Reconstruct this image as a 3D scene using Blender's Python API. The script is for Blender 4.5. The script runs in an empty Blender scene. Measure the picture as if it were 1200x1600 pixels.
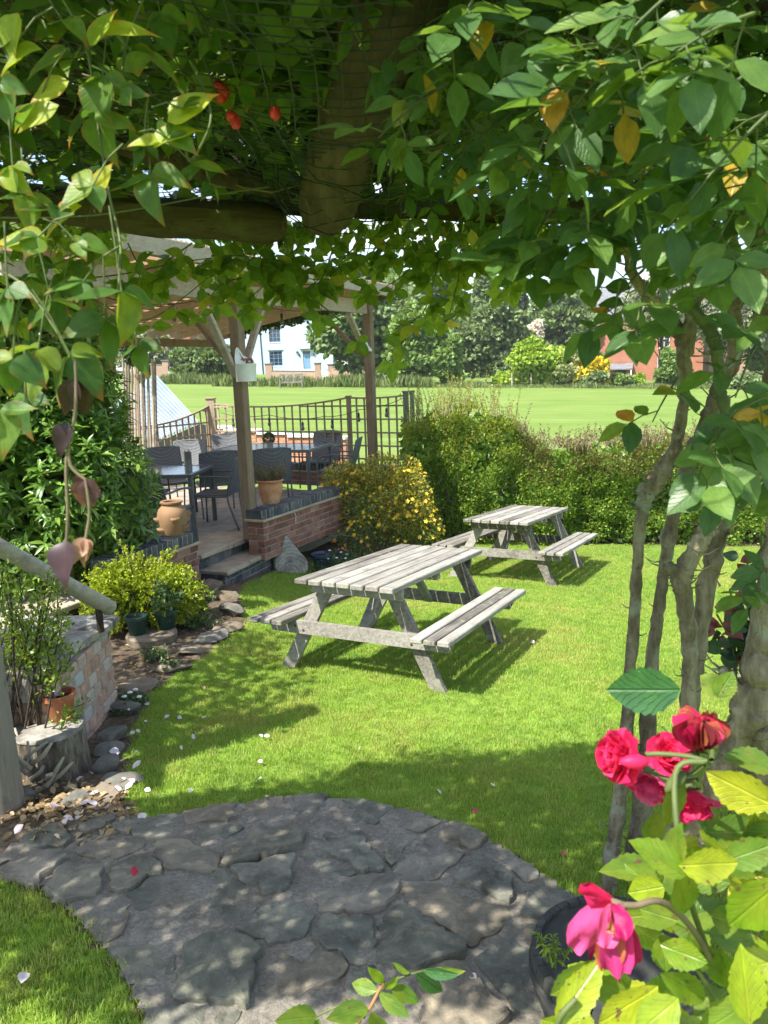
import bpy, math, random
import numpy as np
from mathutils import Matrix, Vector, noise as mnoise
S = bpy.context.scene
COL = S.collection
random.seed(7); RNG = np.random.default_rng(7)
R = math.radians
# ------------------------------------------------------------------ camera
F = 1192.0; PIT = 0.1865; ROLL = -0.035; EYE = 1.79          # measured from the photograph (1200 x 1600)
cam = bpy.data.cameras.new('camera'); cam_o = bpy.data.objects.new('camera', cam); COL.objects.link(cam_o)
cam.sensor_fit = 'VERTICAL'; cam.sensor_height = 36.0; cam.lens = 36.0 * F / 1600.0
cam.clip_start = 0.02; cam.clip_end = 3000
cp, sp, cr, sr = math.cos(PIT), math.sin(PIT), math.cos(ROLL), math.sin(ROLL)
def _cam_axis(u, v, f):
    a, b = cr*u + sr*v, -sr*u + cr*v
    z = -b
    return Vector((a, cp*f + z*sp, -sp*f + z*cp))
_x, _y, _z = _cam_axis(1, 0, 0), -_cam_axis(0, 1, 0), -_cam_axis(0, 0, 1)
cam_o.matrix_world = Matrix(((_x.x, _y.x, _z.x, 0), (_x.y, _y.y, _z.y, 0), (_x.z, _y.z, _z.z, EYE), (0, 0, 0, 1)))
cam.dof.use_dof = True; cam.dof.focus_distance = 6.5; cam.dof.aperture_fstop = 12.0
S.camera = cam_o
# ------------------------------------------------------------------ light
S.view_settings.view_transform = 'Standard'; S.view_settings.look = 'None'
S.view_settings.gamma = 1; S.view_settings.use_curve_mapping = False
S.view_settings.exposure = 1.2
SUN_TO = Vector((-0.547, -0.452, 1.0)).normalized()          # towards the sun: behind and to the left of the camera
sun_el = math.asin(SUN_TO.z); sun_az = math.atan2(SUN_TO.x, SUN_TO.y)
W = bpy.data.worlds.new('World'); S.world = W; W.use_nodes = True
wn = W.node_tree; wn.nodes.clear()
wo = wn.nodes.new('ShaderNodeOutputWorld'); bg = wn.nodes.new('ShaderNodeBackground')
sky = wn.nodes.new('ShaderNodeTexSky'); sky.sky_type = 'NISHITA'; sky.sun_disc = False
sky.sun_elevation = sun_el; sky.sun_rotation = sun_az
sky.air_density = 1.0; sky.dust_density = 1.2; sky.ozone_density = 1.2
tc = wn.nodes.new('ShaderNodeTexCoord'); mp = wn.nodes.new('ShaderNodeMapping'); mp.inputs['Scale'].default_value = (1, 1, 2.6)
cl = wn.nodes.new('ShaderNodeTexNoise'); cl.inputs['Scale'].default_value = 3.1; cl.inputs['Detail'].default_value = 9; cl.inputs['Roughness'].default_value = 0.58
crp = wn.nodes.new('ShaderNodeValToRGB'); crp.color_ramp.elements[0].position = 0.49; crp.color_ramp.elements[1].position = 0.66
cm = wn.nodes.new('ShaderNodeMix'); cm.data_type = 'RGBA'; cm.inputs[7].default_value = (4.8, 4.75, 4.75, 1)
wn.links.new(tc.outputs['Generated'], mp.inputs[0]); wn.links.new(mp.outputs[0], cl.inputs['Vector'])
wn.links.new(cl.outputs['Fac'], crp.inputs[0]); wn.links.new(crp.outputs[0], cm.inputs[0])
wn.links.new(sky.outputs[0], cm.inputs[6]); wn.links.new(cm.outputs[2], bg.inputs[0])
bg.inputs[1].default_value = 0.15
wn.links.new(bg.outputs[0], wo.inputs[0])
sun = bpy.data.lights.new('sun', 'SUN'); sun.energy = 5.0; sun.angle = R(0.53); sun.color = (1.0, 0.955, 0.87)
sun_o = bpy.data.objects.new('sun', sun); COL.objects.link(sun_o)
sun_o.rotation_euler = (-SUN_TO).to_track_quat('-Z', 'Y').to_euler(); sun_o.location = (-6, -5, 12)
S.cycles.max_bounces = 9; S.cycles.diffuse_bounces = 4; S.cycles.glossy_bounces = 3
S.cycles.transmission_bounces = 6; S.cycles.transparent_max_bounces = 8
S.cycles.use_denoising = True
S.cycles.sample_clamp_indirect = 6.0
S.cycles.use_adaptive_sampling = True; S.cycles.adaptive_threshold = 0.02

# ------------------------------------------------------------------ measuring helpers
def ray(px, py):
    u, v = (px - 600.0)/F, (py - 800.0)/F
    return _cam_axis(u, v, 1.0)
def at(px, py, Y):
    d = ray(px, py); return Vector((0, 0, EYE)) + d*(Y/d.y)
def on_z(px, py, z):
    d = ray(px, py); return Vector((0, 0, EYE)) + d*((z - EYE)/d.z)
def m_per_px(Y): return Y/F
def sm(a, b, x):
    t = min(max((x - a)/(b - a), 0.0), 1.0); return t*t*(3 - 2*t)
SX, SY = -0.0310, -0.0766
def ground(x, y):
    base = SX*x + SY*y
    base += 0.13*sm(-0.55, -1.6, x)*sm(4.6, 7.2, y)
    xc = min(max(x, -45), 45); yc = min(max(y, -20), 95)
    zf = -0.656 - 0.04*xc + 0.018*yc
    w = sm(11.9, 15.5, y)
    return base*(1 - w) + zf*w if y < 16 else zf
def G(px, py, lift=0.0):
    d = ray(px, py); o = Vector((0, 0, EYE)); lo, hi = 0.4, None; t = 0.4
    while t < 200:
        p = o + d*t
        if p.z < ground(p.x, p.y) + lift: hi = t; break
        lo = t; t *= 1.03
    if hi is None: return o + d*200
    for _ in range(40):
        m = (lo + hi)/2; p = o + d*m
        if p.z < ground(p.x, p.y) + lift: hi = m
        else: lo = m
    p = o + d*hi
    return p
def inside(poly, x, y):
    c = False; n = len(poly); j = n - 1
    for i in range(n):
        xi, yi = poly[i][0], poly[i][1]; xj, yj = poly[j][0], poly[j][1]
        if (yi > y) != (yj > y) and x < (xj - xi)*(y - yi)/(yj - yi) + xi: c = not c
        j = i
    return c
# ------------------------------------------------------------------ materials
MATS = {}
class NT:
    def __init__(s, name):
        s.m = bpy.data.materials.new(name); s.m.use_nodes = True; s.t = s.m.node_tree; s.t.nodes.clear()
        s.out = s.n('ShaderNodeOutputMaterial')
        MATS[name] = s.m
    def n(s, typ, **kw):
        x = s.t.nodes.new(typ)
        for k, v in kw.items(): setattr(x, k, v)
        return x
    def l(s, a, b): s.t.links.new(a, b)
    def val(s, sock, v):
        if hasattr(v, 'is_linked') or isinstance(v, bpy.types.NodeSocket): s.l(v, sock)
        else: sock.default_value = v
    def math(s, op, a, b=0.0, clamp=False):
        x = s.n('ShaderNodeMath', operation=op, use_clamp=clamp); s.val(x.inputs[0], a); s.val(x.inputs[1], b); return x.outputs[0]
    def noise(s, scale, detail=3, rough=0.5, vec=None, w=None, dist=0.0):
        x = s.n('ShaderNodeTexNoise'); x.inputs['Scale'].default_value = scale; x.inputs['Detail'].default_value = detail
        x.inputs['Roughness'].default_value = rough; x.inputs['Distortion'].default_value = dist
        if w is not None: x.noise_dimensions = '4D'; s.val(x.inputs['W'], w)
        if vec is not None: s.l(vec, x.inputs['Vector'])
        return x.outputs['Fac']
    def ramp(s, fac, stops):
        x = s.n('ShaderNodeValToRGB'); e = x.color_ramp.elements
        while len(e) < len(stops): e.new(0.5)
        for i, (p, c) in enumerate(stops):
            e[i].position = p; e[i].color = (c[0], c[1], c[2], 1) if len(c) == 3 else c
        s.val(x.inputs[0], fac); return x.outputs[0]
    def rng(s, v, a, b, c=0.0, d=1.0):
        x = s.n('ShaderNodeMapRange'); s.val(x.inputs[0], v)
        for i, q in enumerate((a, b, c, d)): x.inputs[i + 1].default_value = q
        return x.outputs[0]
    def mix(s, f, a, b, mode='MIX'):
        x = s.n('ShaderNodeMix', data_type='RGBA', blend_type=mode); s.val(x.inputs[0], f)
        for k, v in ((6, a), (7, b)):
            if isinstance(v, bpy.types.NodeSocket): s.l(v, x.inputs[k])
            else: x.inputs[k].default_value = (v[0], v[1], v[2], 1)
        return x.outputs[2]
    def obj(s): return s.n('ShaderNodeTexCoord').outputs['Object']
    def orand(s): return s.n('ShaderNodeObjectInfo').outputs['Random']
    def mapping(s, vec, scale=(1, 1, 1)):
        x = s.n('ShaderNodeMapping'); s.l(vec, x.inputs[0]); x.inputs['Scale'].default_value = scale; return x.outputs[0]
    def pos(s): return s.n('ShaderNodeNewGeometry').outputs['Position']
    def bump(s, h, strength=0.4, dist=0.01, nrm=None):
        x = s.n('ShaderNodeBump'); s.val(x.inputs['Height'], h); x.inputs['Strength'].default_value = strength
        x.inputs['Distance'].default_value = dist
        if nrm is not None: s.l(nrm, x.inputs['Normal'])
        return x.outputs[0]
    def pbr(s, col, rough=0.7, nrm=None, spec=0.4, metal=0.0, link=True, **kw):
        b = s.n('ShaderNodeBsdfPrincipled')
        if isinstance(col, bpy.types.NodeSocket): s.l(col, b.inputs['Base Color'])
        else: b.inputs['Base Color'].default_value = (col[0], col[1], col[2], 1)
        s.val(b.inputs['Roughness'], rough); b.inputs['Specular IOR Level'].default_value = spec; b.inputs['Metallic'].default_value = metal
        if nrm is not None: s.l(nrm, b.inputs['Normal'])
        for k, v in kw.items(): b.inputs[k.replace('_', ' ')].default_value = v
        if link: s.l(b.outputs[0], s.out.inputs[0])
        return b
def m_wood(name, stops, scale=6, axis=1, rough=0.8, bump=0.5, knots=True, lichen=None, var=0.20):
    t = NT(name); o = t.obj(); r = t.orand(); w = t.math('MULTIPLY', r, 37.0)
    sc = [14, 14, 14]; sc[axis] = 0.9
    v = t.mapping(o, tuple(q*scale/6 for q in sc))
    a = t.noise(3.0, 6, 0.62, v, w, 0.4); b = t.noise(9.0, 4, 0.6, v, w)
    c = t.noise(2.2, 3, 0.5, o, w)
    f = t.math('ADD', t.math('MULTIPLY', a, 0.62), t.math('MULTIPLY', c, 0.38))
    f = t.math('ADD', f, t.math('MULTIPLY', t.math('SUBTRACT', r, 0.5), var))
    col = t.ramp(f, stops)
    dk = t.rng(b, 0.30, 0.42, 0.55, 1.0)
    dkc = t.n('ShaderNodeCombineColor'); 
    for i in range(3): t.l(dk, dkc.inputs[i])
    col = t.mix(1.0, col, dkc.outputs[0], 'MULTIPLY')
    if lichen:
        ln = t.noise(11, 5, 0.65, o, w); col = t.mix(t.rng(ln, 0.56, 0.64, 0, 0.8), col, lichen)
    st = t.noise(4.5, 5, .7, o, t.math('ADD', w, 9.0)); col = t.mix(t.rng(st, .54, .70, 0, .55), col, tuple(q*.45 for q in stops[0][1]))
    h = t.math('ADD', a, t.math('MULTIPLY', b, 0.6))
    t.pbr(col, rough, t.bump(h, bump, 0.004), 0.25)
    return t.m
def m_simple(name, c1, c2, scale=8, rough=0.6, bump=0.15, spec=0.4, metal=0.0, dist=0.004, detail=5, randamt=0.25):
    t = NT(name); o = t.obj(); r = t.orand(); w = t.math('MULTIPLY', r, 29.0)
    n = t.noise(scale, detail, 0.6, o, w)
    f = t.math('ADD', t.rng(n, 0.3, 0.7), t.math('MULTIPLY', t.math('SUBTRACT', r, 0.5), randamt))
    col = t.ramp(f, [(0.0, c1), (1.0, c2)])
    n2 = t.noise(scale*5, 3, 0.6, o, w)
    t.pbr(col, rough, t.bump(t.math('ADD', n, t.math('MULTIPLY', n2, 0.4)), bump, dist), spec, metal)
    return t.m
def m_leaf(name, stops, trans=0.38, rough=0.42, spec=0.45, veins=0.0, edge=None, tint=1.25, spot=None, bump=0.0, warm=(1.15, 1.0, 0.45), patch=None):
    """stops: colours over the random value of each leaf. edge: colour of margins and tips. spot: blemish colour"""
    t = NT(name)
    at_ = t.n('ShaderNodeAttribute', attribute_name='rnd').outputs['Fac']
    r = t.math('FRACT', t.math('ADD', at_, t.orand()))
    col = t.ramp(r, stops); nrm = None
    if patch:        # dry and lush patches over the ground
        pp = t.pos(); q1 = t.noise(0.9, 5, .6, pp); q2 = t.noise(3.1, 4, .6, pp)
        col = t.mix(t.rng(t.math('ADD', t.math('MULTIPLY', q1, .6), t.math('MULTIPLY', q2, .4)), .50, .64, 0, .75), col, patch[0])
        col = t.mix(t.rng(t.math('ADD', t.math('MULTIPLY', q1, .5), t.math('MULTIPLY', q2, .5)), .48, .36, 0, .6), col, patch[1])
    if veins or edge or spot:
        uv = t.n('ShaderNodeUVMap', uv_map='UVMap').outputs[0]
        sx = t.n('ShaderNodeSeparateXYZ'); t.l(uv, sx.inputs[0])
        du = t.math('ABSOLUTE', t.math('SUBTRACT', sx.outputs[0], 0.5))
        if veins:
            mid = t.rng(du, 0.0, 0.035, 1.0, 0.0)
            wob = t.noise(3.5, 3, .6, uv, t.math('MULTIPLY', r, 23.0))
            col = t.mix(1.0, col, t.ramp(wob, [(.28, (.72, .74, .72)), (.5, (1, 1, 1)), (.72, (1.30, 1.24, 1.1))]), 'MULTIPLY')
            sl = t.math('SUBTRACT', t.math('MULTIPLY', sx.outputs[1], 7.5), t.math('MULTIPLY', t.math('POWER', du, 0.8), 6.0))
            sl = t.math('ADD', sl, t.math('MULTIPLY', wob, 1.7))
            vn = t.math('PINGPONG', sl, 0.5); vv = t.math('MULTIPLY', t.rng(vn, 0.0, 0.10, 1.0, 0.0), 0.6)
            vf = t.math('MAXIMUM', mid, vv)
            lt = t.mix(1.0, col, (1.55, 1.45, 1.5), 'MULTIPLY')
            col = t.mix(t.math('MULTIPLY', vf, veins), col, lt)
            if bump: nrm = t.bump(t.math('SUBTRACT', 1.0, vf), bump, 0.002)
        if edge:
            nz = t.noise(3.0, 3, 0.5, uv, t.math('MULTIPLY', r, 31.0))
            e = t.math('ADD', t.rng(du, 0.38, 0.5, 0, 0.8), t.rng(sx.outputs[1], 0.72, 1.0, 0, 0.95))
            e = t.math('MULTIPLY', e, t.rng(nz, 0.35, 0.6, 0.0, 1.0), True)
            col = t.mix(e, col, edge)
        if spot:
            nz = t.noise(5.0, 2, 0.5, uv, t.math('MULTIPLY', r, 17.0))
            col = t.mix(t.rng(nz, 0.655, 0.69, 0, 0.9), col, spot)
            nz2 = t.noise(1.6, 3, 0.5, uv, t.math('MULTIPLY', r, 13.0))
            col = t.mix(t.rng(nz2, 0.45, 0.75, 0, 0.45), col, (0.30, 0.30, 0.03))
    p = t.pbr(col, rough, nrm, spec, link=False)
    tr = t.n('ShaderNodeBsdfTranslucent'); tcx = t.mix(1.0, col, tuple(tint*q for q in warm), 'MULTIPLY'); t.l(tcx, tr.inputs[0])
    ms = t.n('ShaderNodeMixShader'); ms.inputs[0].default_value = trans
    t.l(p.outputs[0], ms.inputs[1]); t.l(tr.outputs[0], ms.inputs[2]); t.l(ms.outputs[0], t.out.inputs[0])
    return t.m
# ------------------------------------------------------------------ objects
def tag(o, label=None, cat=None, group=None, kind=None):
    for k, v in (('label', label), ('category', cat), ('group', group), ('kind', kind)):
        if v: o[k] = v
    return o
def link_mesh(name, me, parent=None, matrix=None):
    o = bpy.data.objects.new(name, me); COL.objects.link(o)
    if parent is not None: o.parent = parent
    if matrix is not None: o.matrix_local = matrix
    return o
def empty(name, loc=(0, 0, 0), label=None, cat=None, group=None, matrix=None):
    o = bpy.data.objects.new(name, None); COL.objects.link(o); o.empty_display_size = 0.1
    if matrix is not None: o.matrix_world = matrix
    else: o.location = loc
    bpy.context.view_layer.update() if False else None
    return tag(o, label, cat, group)
def mesh_np(name, V, faces, mat, uv=None, rnd=None, smooth=True):
    """faces: array (n,k) all the same k, or list of tuples"""
    me = bpy.data.meshes.new(name)
    V = np.asarray(V, dtype=np.float32)
    if isinstance(faces, np.ndarray):
        n, k = faces.shape
        me.vertices.add(len(V)); me.vertices.foreach_set('co', V.ravel())
        me.loops.add(n*k); me.loops.foreach_set('vertex_index', faces.astype(np.int32).ravel())
        me.polygons.add(n); me.polygons.foreach_set('loop_start', np.arange(0, n*k, k, dtype=np.int32))
        try: me.polygons.foreach_set('loop_total', np.full(n, k, dtype=np.int32))
        except Exception: pass
        me.update(calc_edges=True)
    else:
        me.from_pydata([tuple(v) for v in V.tolist()], [], faces); me.update()
    if uv is not None:
        li = np.empty(len(me.loops), dtype=np.int32); me.loops.foreach_get('vertex_index', li)
        u = me.uv_layers.new(name='UVMap'); u.data.foreach_set('uv', np.asarray(uv, dtype=np.float32)[li].ravel())
    if rnd is not None:
        a = me.attributes.new('rnd', 'FLOAT', 'POINT'); a.data.foreach_set('value', np.asarray(rnd, dtype=np.float32))
    if mat is not None: me.materials.append(MATS[mat] if isinstance(mat, str) else mat)
    if smooth: me.polygons.foreach_set('use_smooth', np.ones(len(me.polygons), dtype=bool))
    return me
class MB:
    def __init__(s): s.v = []; s.f = []
    def add(s, V, Fs):
        b = len(s.v); s.v.extend([tuple(p) for p in V]); s.f.extend([tuple(i + b for i in q) for q in Fs]); return s
    def xf(s, M, start=0):
        s.v[start:] = [tuple(M @ Vector(p)) for p in s.v[start:]]; return s
    def cbox(s, c, size, ch=0.004, M=None, jit=0.0):
        hx, hy, hz = (q/2 for q in size); ch = min(ch, hx*0.6, hy*0.6, hz*0.6)
        V = []; idx = {}
        for sx in (-1, 1):
            for sy in (-1, 1):
                for sz in (-1, 1):
                    j = [random.uniform(-jit, jit) for _ in range(3)]
                    for a in range(3):
                        p = [sx*(hx - (0 if a == 0 else ch)), sy*(hy - (0 if a == 1 else ch)), sz*(hz - (0 if a == 2 else ch))]
                        idx[(sx, sy, sz, a)] = len(V); V.append([p[i] + j[i] for i in range(3)])
        Fs = []
        for a in range(3):
            b, d = (a + 1) % 3, (a + 2) % 3
            for sa in (-1, 1):
                q = []
                for sb, sd in ((-1, -1), (1, -1), (1, 1), (-1, 1)):
                    k = [0, 0, 0]; k[a] = sa; k[b] = sb; k[d] = sd; q.append(idx[(*k, a)])
                Fs.append(q if sa > 0 else q[::-1])
            for sb in (-1, 1):
                for sd in (-1, 1):
                    k1 = [0, 0, 0]; k1[a] = -1; k1[b] = sb; k1[d] = sd; k2 = list(k1); k2[a] = 1
                    q = [idx[(*k1, b)], idx[(*k2, b)], idx[(*k2, d)], idx[(*k1, d)]]
                    Fs.append(q if sb*sd > 0 else q[::-1])
        for sx in (-1, 1):
            for sy in (-1, 1):
                for sz in (-1, 1):
                    q = [idx[(sx, sy, sz, 0)], idx[(sx, sy, sz, 1)], idx[(sx, sy, sz, 2)]]
                    Fs.append(q if sx*sy*sz > 0 else q[::-1])
        c = Vector(c)
        if M is not None: V = [tuple(c + (M @ Vector(p))) for p in V]
        else: V = [(p[0] + c[0], p[1] + c[1], p[2] + c[2]) for p in V]
        return s.add(V, Fs)
    def bar(s, p, q, w, h, ch=0.004, up=(0, 0, 1), ext=0.0):
        """box from p to q: long axis local Y"""
        p, q = Vector(p), Vector(q); d = (q - p); L = d.length + 2*ext; y = d.normalized()
        x = y.cross(Vector(up))
        if x.length < 1e-4: x = y.cross(Vector((1, 0, 0)))
        x.normalize(); z = x.cross(y)
        M = Matrix((x, y, z)).transposed()
        return s.cbox((p + q)/2, (w, L, h), ch, M)
    def tube(s, pts, radii, n=8, cap=True, wob=0.0, seed=0):
        pts = [Vector(p) for p in pts]; k = len(pts); b = len(s.v)
        if not hasattr(radii, '__len__'): radii = [radii]*k
        t0 = (pts[1] - pts[0]).normalized(); ref = Vector((0, 0, 1)) if abs(t0.z) < 0.9 else Vector((1, 0, 0))
        x = t0.cross(ref).normalized()
        for i in range(k):
            t = (pts[min(i + 1, k - 1)] - pts[max(i - 1, 0)])
            if t.length < 1e-9: t = t0
            t = t.normalized(); x = (x - t*x.dot(t)); x = x.normalized() if x.length > 1e-6 else t.orthogonal().normalized()
            y = t.cross(x)
            for j in range(n):
                a = 2*math.pi*j/n; r = radii[i]
                if wob: r *= 1 + wob*(mnoise.noise(Vector((math.cos(a)*1.3 + seed*7.1, math.sin(a)*1.3, i*0.45 + seed)))) + (wob*.55*mnoise.noise(Vector((math.cos(a)*4.2 + seed, math.sin(a)*4.2, i*0.32 + seed))) if wob > .1 else 0)
                s.v.append(tuple(pts[i] + (x*math.cos(a) + y*math.sin(a))*r))
        for i in range(k - 1):
            for j in range(n):
                s.f.append((b + i*n + j, b + i*n + (j + 1) % n, b + (i + 1)*n + (j + 1) % n, b + (i + 1)*n + j))
        if cap:
            s.f.append(tuple(b + j for j in range(n))[::-1]); s.f.append(tuple(b + (k - 1)*n + j for j in range(n)))
        return s
    def lathe(s, prof, n=24, c=(0, 0, 0), M=None):
        b = len(s.v); c = Vector(c)
        for r, z in prof:
            for j in range(n):
                a = 2*math.pi*j/n; p = Vector((r*math.cos(a), r*math.sin(a), z)); s.v.append(tuple(c + (M @ p if M else p)))
        for i in range(len(prof) - 1):
            for j in range(n): s.f.append((b + i*n + j, b + i*n + (j + 1) % n, b + (i + 1)*n + (j + 1) % n, b + (i + 1)*n + j))
        if prof[0][0] > 1e-5: s.f.append(tuple(b + j for j in range(n))[::-1])
        if prof[-1][0] > 1e-5: s.f.append(tuple(b + (len(prof) - 1)*n + j for j in range(n)))
        return s
    def mesh(s, name, mat, smooth=False):
        me = bpy.data.meshes.new(name); me.from_pydata(s.v, [], s.f); me.update()
        if mat is not None: me.materials.append(MATS[mat] if isinstance(mat, str) else mat)
        if smooth:
            me.polygons.foreach_set('use_smooth', np.ones(len(me.polygons), dtype=bool))
            if smooth != 'all':
                try: me.set_sharp_from_angle(angle=R(40))
                except Exception: pass
        return me
    def build(s, name, mat, parent=None, smooth=False, loc=None):
        return link_mesh(name, s.mesh(name, mat, smooth), parent, Matrix.Translation(loc) if loc is not None else None)
def spline(pts, sub=6):
    """catmull-rom through tuples of any length"""
    P = [np.array(p, float) for p in pts]; out = []
    for i in range(len(P) - 1):
        a, b, c, d = P[max(i - 1, 0)], P[i], P[i + 1], P[min(i + 2, len(P) - 1)]
        for k in range(sub):
            t = k/sub; out.append(0.5*((2*b) + (c - a)*t + (2*a - 5*b + 4*c - d)*t*t + (3*b - a - 3*c + d)*t**3))
    out.append(P[-1]); return out
# ------------------------------------------------------------------ leaves
def leaf_tpl(n=4, width=0.5, peak=0.4, fold=0.25, droop=0.15, serr=0.0, tip=1.0, wave=0.0, stalk=0.0):
    """a leaf of length 1 along +Y: returns V, tris, uv"""
    V = [(0, -stalk, 0)]; U = [(0.5, 0.0)]; Fs = []
    for i in range(1, n + 1):
        t = i/(n + 1.0)
        if t < peak: w = math.sin(math.pi/2*(t/peak))**0.75
        else: w = math.cos(math.pi/2*((t - peak)/(1 - peak)))**tip
        w *= width/2
        if serr and i % 2: w *= 1 - serr
        z = -droop*t*t + wave*math.sin(t*9)
        V += [(-w, t, z + w*fold + (wave*math.sin(t*11 + 1) if wave else 0)), (0, t, z), (w, t, z + w*fold - (wave*math.sin(t*12) if wave else 0))]
        uw = 0.5*max(w/(width/2), 0.0); U += [(0.5 - uw, t), (0.5, t), (0.5 + uw, t)]
    V.append((0, 1, -droop)); U.append((0.5, 1)); e = len(V) - 1
    Fs += [(0, 2, 1), (0, 3, 2)]
    for i in range(n - 1):
        a = 1 + 3*i; b = a + 3
        Fs += [(a, a + 1, b + 1), (a, b + 1, b), (a + 1, a + 2, b + 2), (a + 1, b + 2, b + 1)]
    a = 1 + 3*(n - 1); Fs += [(a, a + 1, e), (a + 1, a + 2, e)]
    return np.array(V, float), np.array(Fs, int), np.array(U, float)
TPL_DIAMOND = (np.array([(0, 0, 0), (-.25, .45, .06), (0, 1, -.05), (.25, .45, .06)], float), np.array([(0, 2, 1), (0, 3, 2)]), np.array([(.5, 0), (0, .45), (.5, 1), (1, .45)], float))
def nrmz(a): return a/np.maximum(np.linalg.norm(a, axis=-1, keepdims=True), 1e-9)
def basis(D, N):
    y = nrmz(D); z = N - y*np.sum(N*y, -1, keepdims=True); bad = np.linalg.norm(z, axis=-1) < 1e-3
    if bad.any(): z[bad] = np.cross(y[bad], np.array([1.0, .3, .2]))
    z = nrmz(z); x = np.cross(y, z); return x, y, z
def cloud_mesh(name, P, D, N, sc, tpl, mat, wscale=None, rnd=None):
    P, D, N = (np.asarray(q, float) for q in (P, D, N)); sc = np.asarray(sc, float)
    V, Fs, U = tpl; n = len(P); x, y, z = basis(D, N)
    wx = sc if wscale is None else sc*wscale
    out = P[:, None, :] + x[:, None, :]*(V[None, :, 0:1]*wx[:, None, None]) + y[:, None, :]*(V[None, :, 1:2]*sc[:, None, None]) + z[:, None, :]*(V[None, :, 2:3]*sc[:, None, None])
    faces = (Fs[None] + (np.arange(n)*len(V))[:, None, None]).reshape(-1, 3)
    rn = RNG.random(n) if rnd is None else np.asarray(rnd)
    return mesh_np(name, out.reshape(-1, 3), faces, mat, np.tile(U, (n, 1)), np.repeat(rn, len(V)))
def tpl_mesh(name, tpl, mat): return mesh_np(name, tpl[0], tpl[1], mat, tpl[2], np.zeros(len(tpl[0])))
def leaf_matrix(p, d, nrm, s, w=1.0):
    y = Vector(d).normalized(); z = Vector(nrm); z = z - y*z.dot(y)
    if z.length < 1e-4: z = y.orthogonal()
    z.normalize(); x = y.cross(z)
    return Matrix(((x.x*s*w, y.x*s, z.x*s, p[0]), (x.y*s*w, y.y*s, z.y*s, p[1]), (x.z*s*w, y.z*s, z.z*s, p[2]), (0, 0, 0, 1)))
def rand_dirs(n): return nrmz(RNG.normal(size=(n, 3)))
def leaves(parent, P, D, N, sc, tpls, mat, nparts=300, key=None, cheap=None, wscale=None, name='leaf', stuff='foliage'):
    """the nparts leaves nearest the camera become parts, the others one 'foliage' part of the same thing"""
    P, D, N, sc = (np.asarray(q, float) for q in (P, D, N, sc)); n = len(P)
    if key is None: key = np.linalg.norm(P - np.array([0, 0, EYE]), axis=1)/sc
    order = np.argsort(key); a, b = order[:nparts], order[nparts:]
    mes = [tpl_mesh(name, t, mat) for t in tpls]
    for i in a:
        w = 1.0 if wscale is None else wscale[i]
        o = bpy.data.objects.new(name, mes[int(RNG.integers(len(mes)))]); COL.objects.link(o); o.parent = parent
        o.matrix_local = leaf_matrix(P[i], D[i], N[i], sc[i], w)
    if len(b):
        me = cloud_mesh(stuff, P[b], D[b], N[b], sc[b], cheap or tpls[0], mat, None if wscale is None else wscale[b])
        tag(link_mesh(stuff, me, parent), kind='stuff')
def to_local(o, P):
    return np.asarray(P, float) - np.array(o.location)
# ================================================================== SETTING: ground, lawn, path
def Gxy(px, py):
    p = G(px, py); return (p.x, p.y)
LAWN = [Gxy(*q) for q in ((213, 1284), (196, 1225), (203, 1175), (210, 1137), (228, 1100), (243, 1077), (288, 1047), (333, 1017), (363, 991), (384, 974),
        (381, 950), (372, 926), (383, 914), (432, 893), (436, 880), (500, 880), (560, 870), (650, 860), (700, 852), (745, 844), (800, 850), (1000, 853), (1250, 856))]
LAWN += [(7.5, 11.0), (7.5, 1.0), (1.1, 1.0)]
PATH = [Gxy(*q) for q in ((-60, 1372), (-10, 1345), (30, 1318), (70, 1296), (150, 1272), (230, 1282), (330, 1266), (420, 1252), (475, 1246), (560, 1252), (640, 1270), (720, 1296),
        (800, 1338), (886, 1398))] + [(0.95, 2.2), (1.0, 1.6), (0.9, 1.0), (-0.75, 1.0), (-0.85, 1.5)] + [Gxy(*q) for q in ((232, 1600), (182, 1505), (112, 1428), (60, 1394), (0, 1376))]
LAWN += [PATH[15], PATH[14]] + PATH[13:4:-1]
NEARGRASS = [Gxy(*q) for q in ((-80, 1380), (0, 1378), (60, 1396), (110, 1430), (180, 1507), (232, 1602))] + [(-0.87, 1.5), (-0.77, 1.0), (-2.6, 1.0), (-2.4, 2.6)]
t = NT('ground_mat'); p = t.pos()
at_ = t.n('ShaderNodeAttribute', attribute_name='soil').outputs['Fac']
n1 = t.noise(2.3, 6, 0.65, p); n2 = t.noise(30, 4, 0.6, p); n3 = t.noise(0.35, 4, 0.6, p); n4 = t.noise(110, 2, 0.6, p)
soilc = t.ramp(t.math('ADD', t.math('MULTIPLY', n1, 0.5), t.math('MULTIPLY', n2, 0.5)), [(0.30, (0.05, 0.036, 0.024)), (0.52, (0.12, 0.09, 0.06)), (0.68, (0.22, 0.18, 0.13))])
gr = t.ramp(t.math('ADD', t.math('MULTIPLY', n1, 0.4), t.math('MULTIPLY', n3, 0.6)), [(0.3, (0.12, 0.20, 0.025)), (0.5, (0.17, 0.27, 0.035)), (0.7, (0.23, 0.31, 0.055))])
strip = t.noise(1.0, 5, 0.6, t.mapping(p, (0.12, 1.1, 1)))
fld = t.ramp(t.math('ADD', t.math('MULTIPLY', strip, 0.45), t.math('ADD', t.math('MULTIPLY', n2, 0.3), t.math('MULTIPLY', n3, 0.25))), [(0.34, (0.095, 0.165, 0.030)), (0.5, (0.145, 0.215, 0.046)), (0.66, (0.215, 0.265, 0.085))])
sy = t.n('ShaderNodeSeparateXYZ'); t.l(p, sy.inputs[0])
gcol = t.mix(t.rng(sy.outputs[1], 11.5, 14.5), gr, fld)
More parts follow.
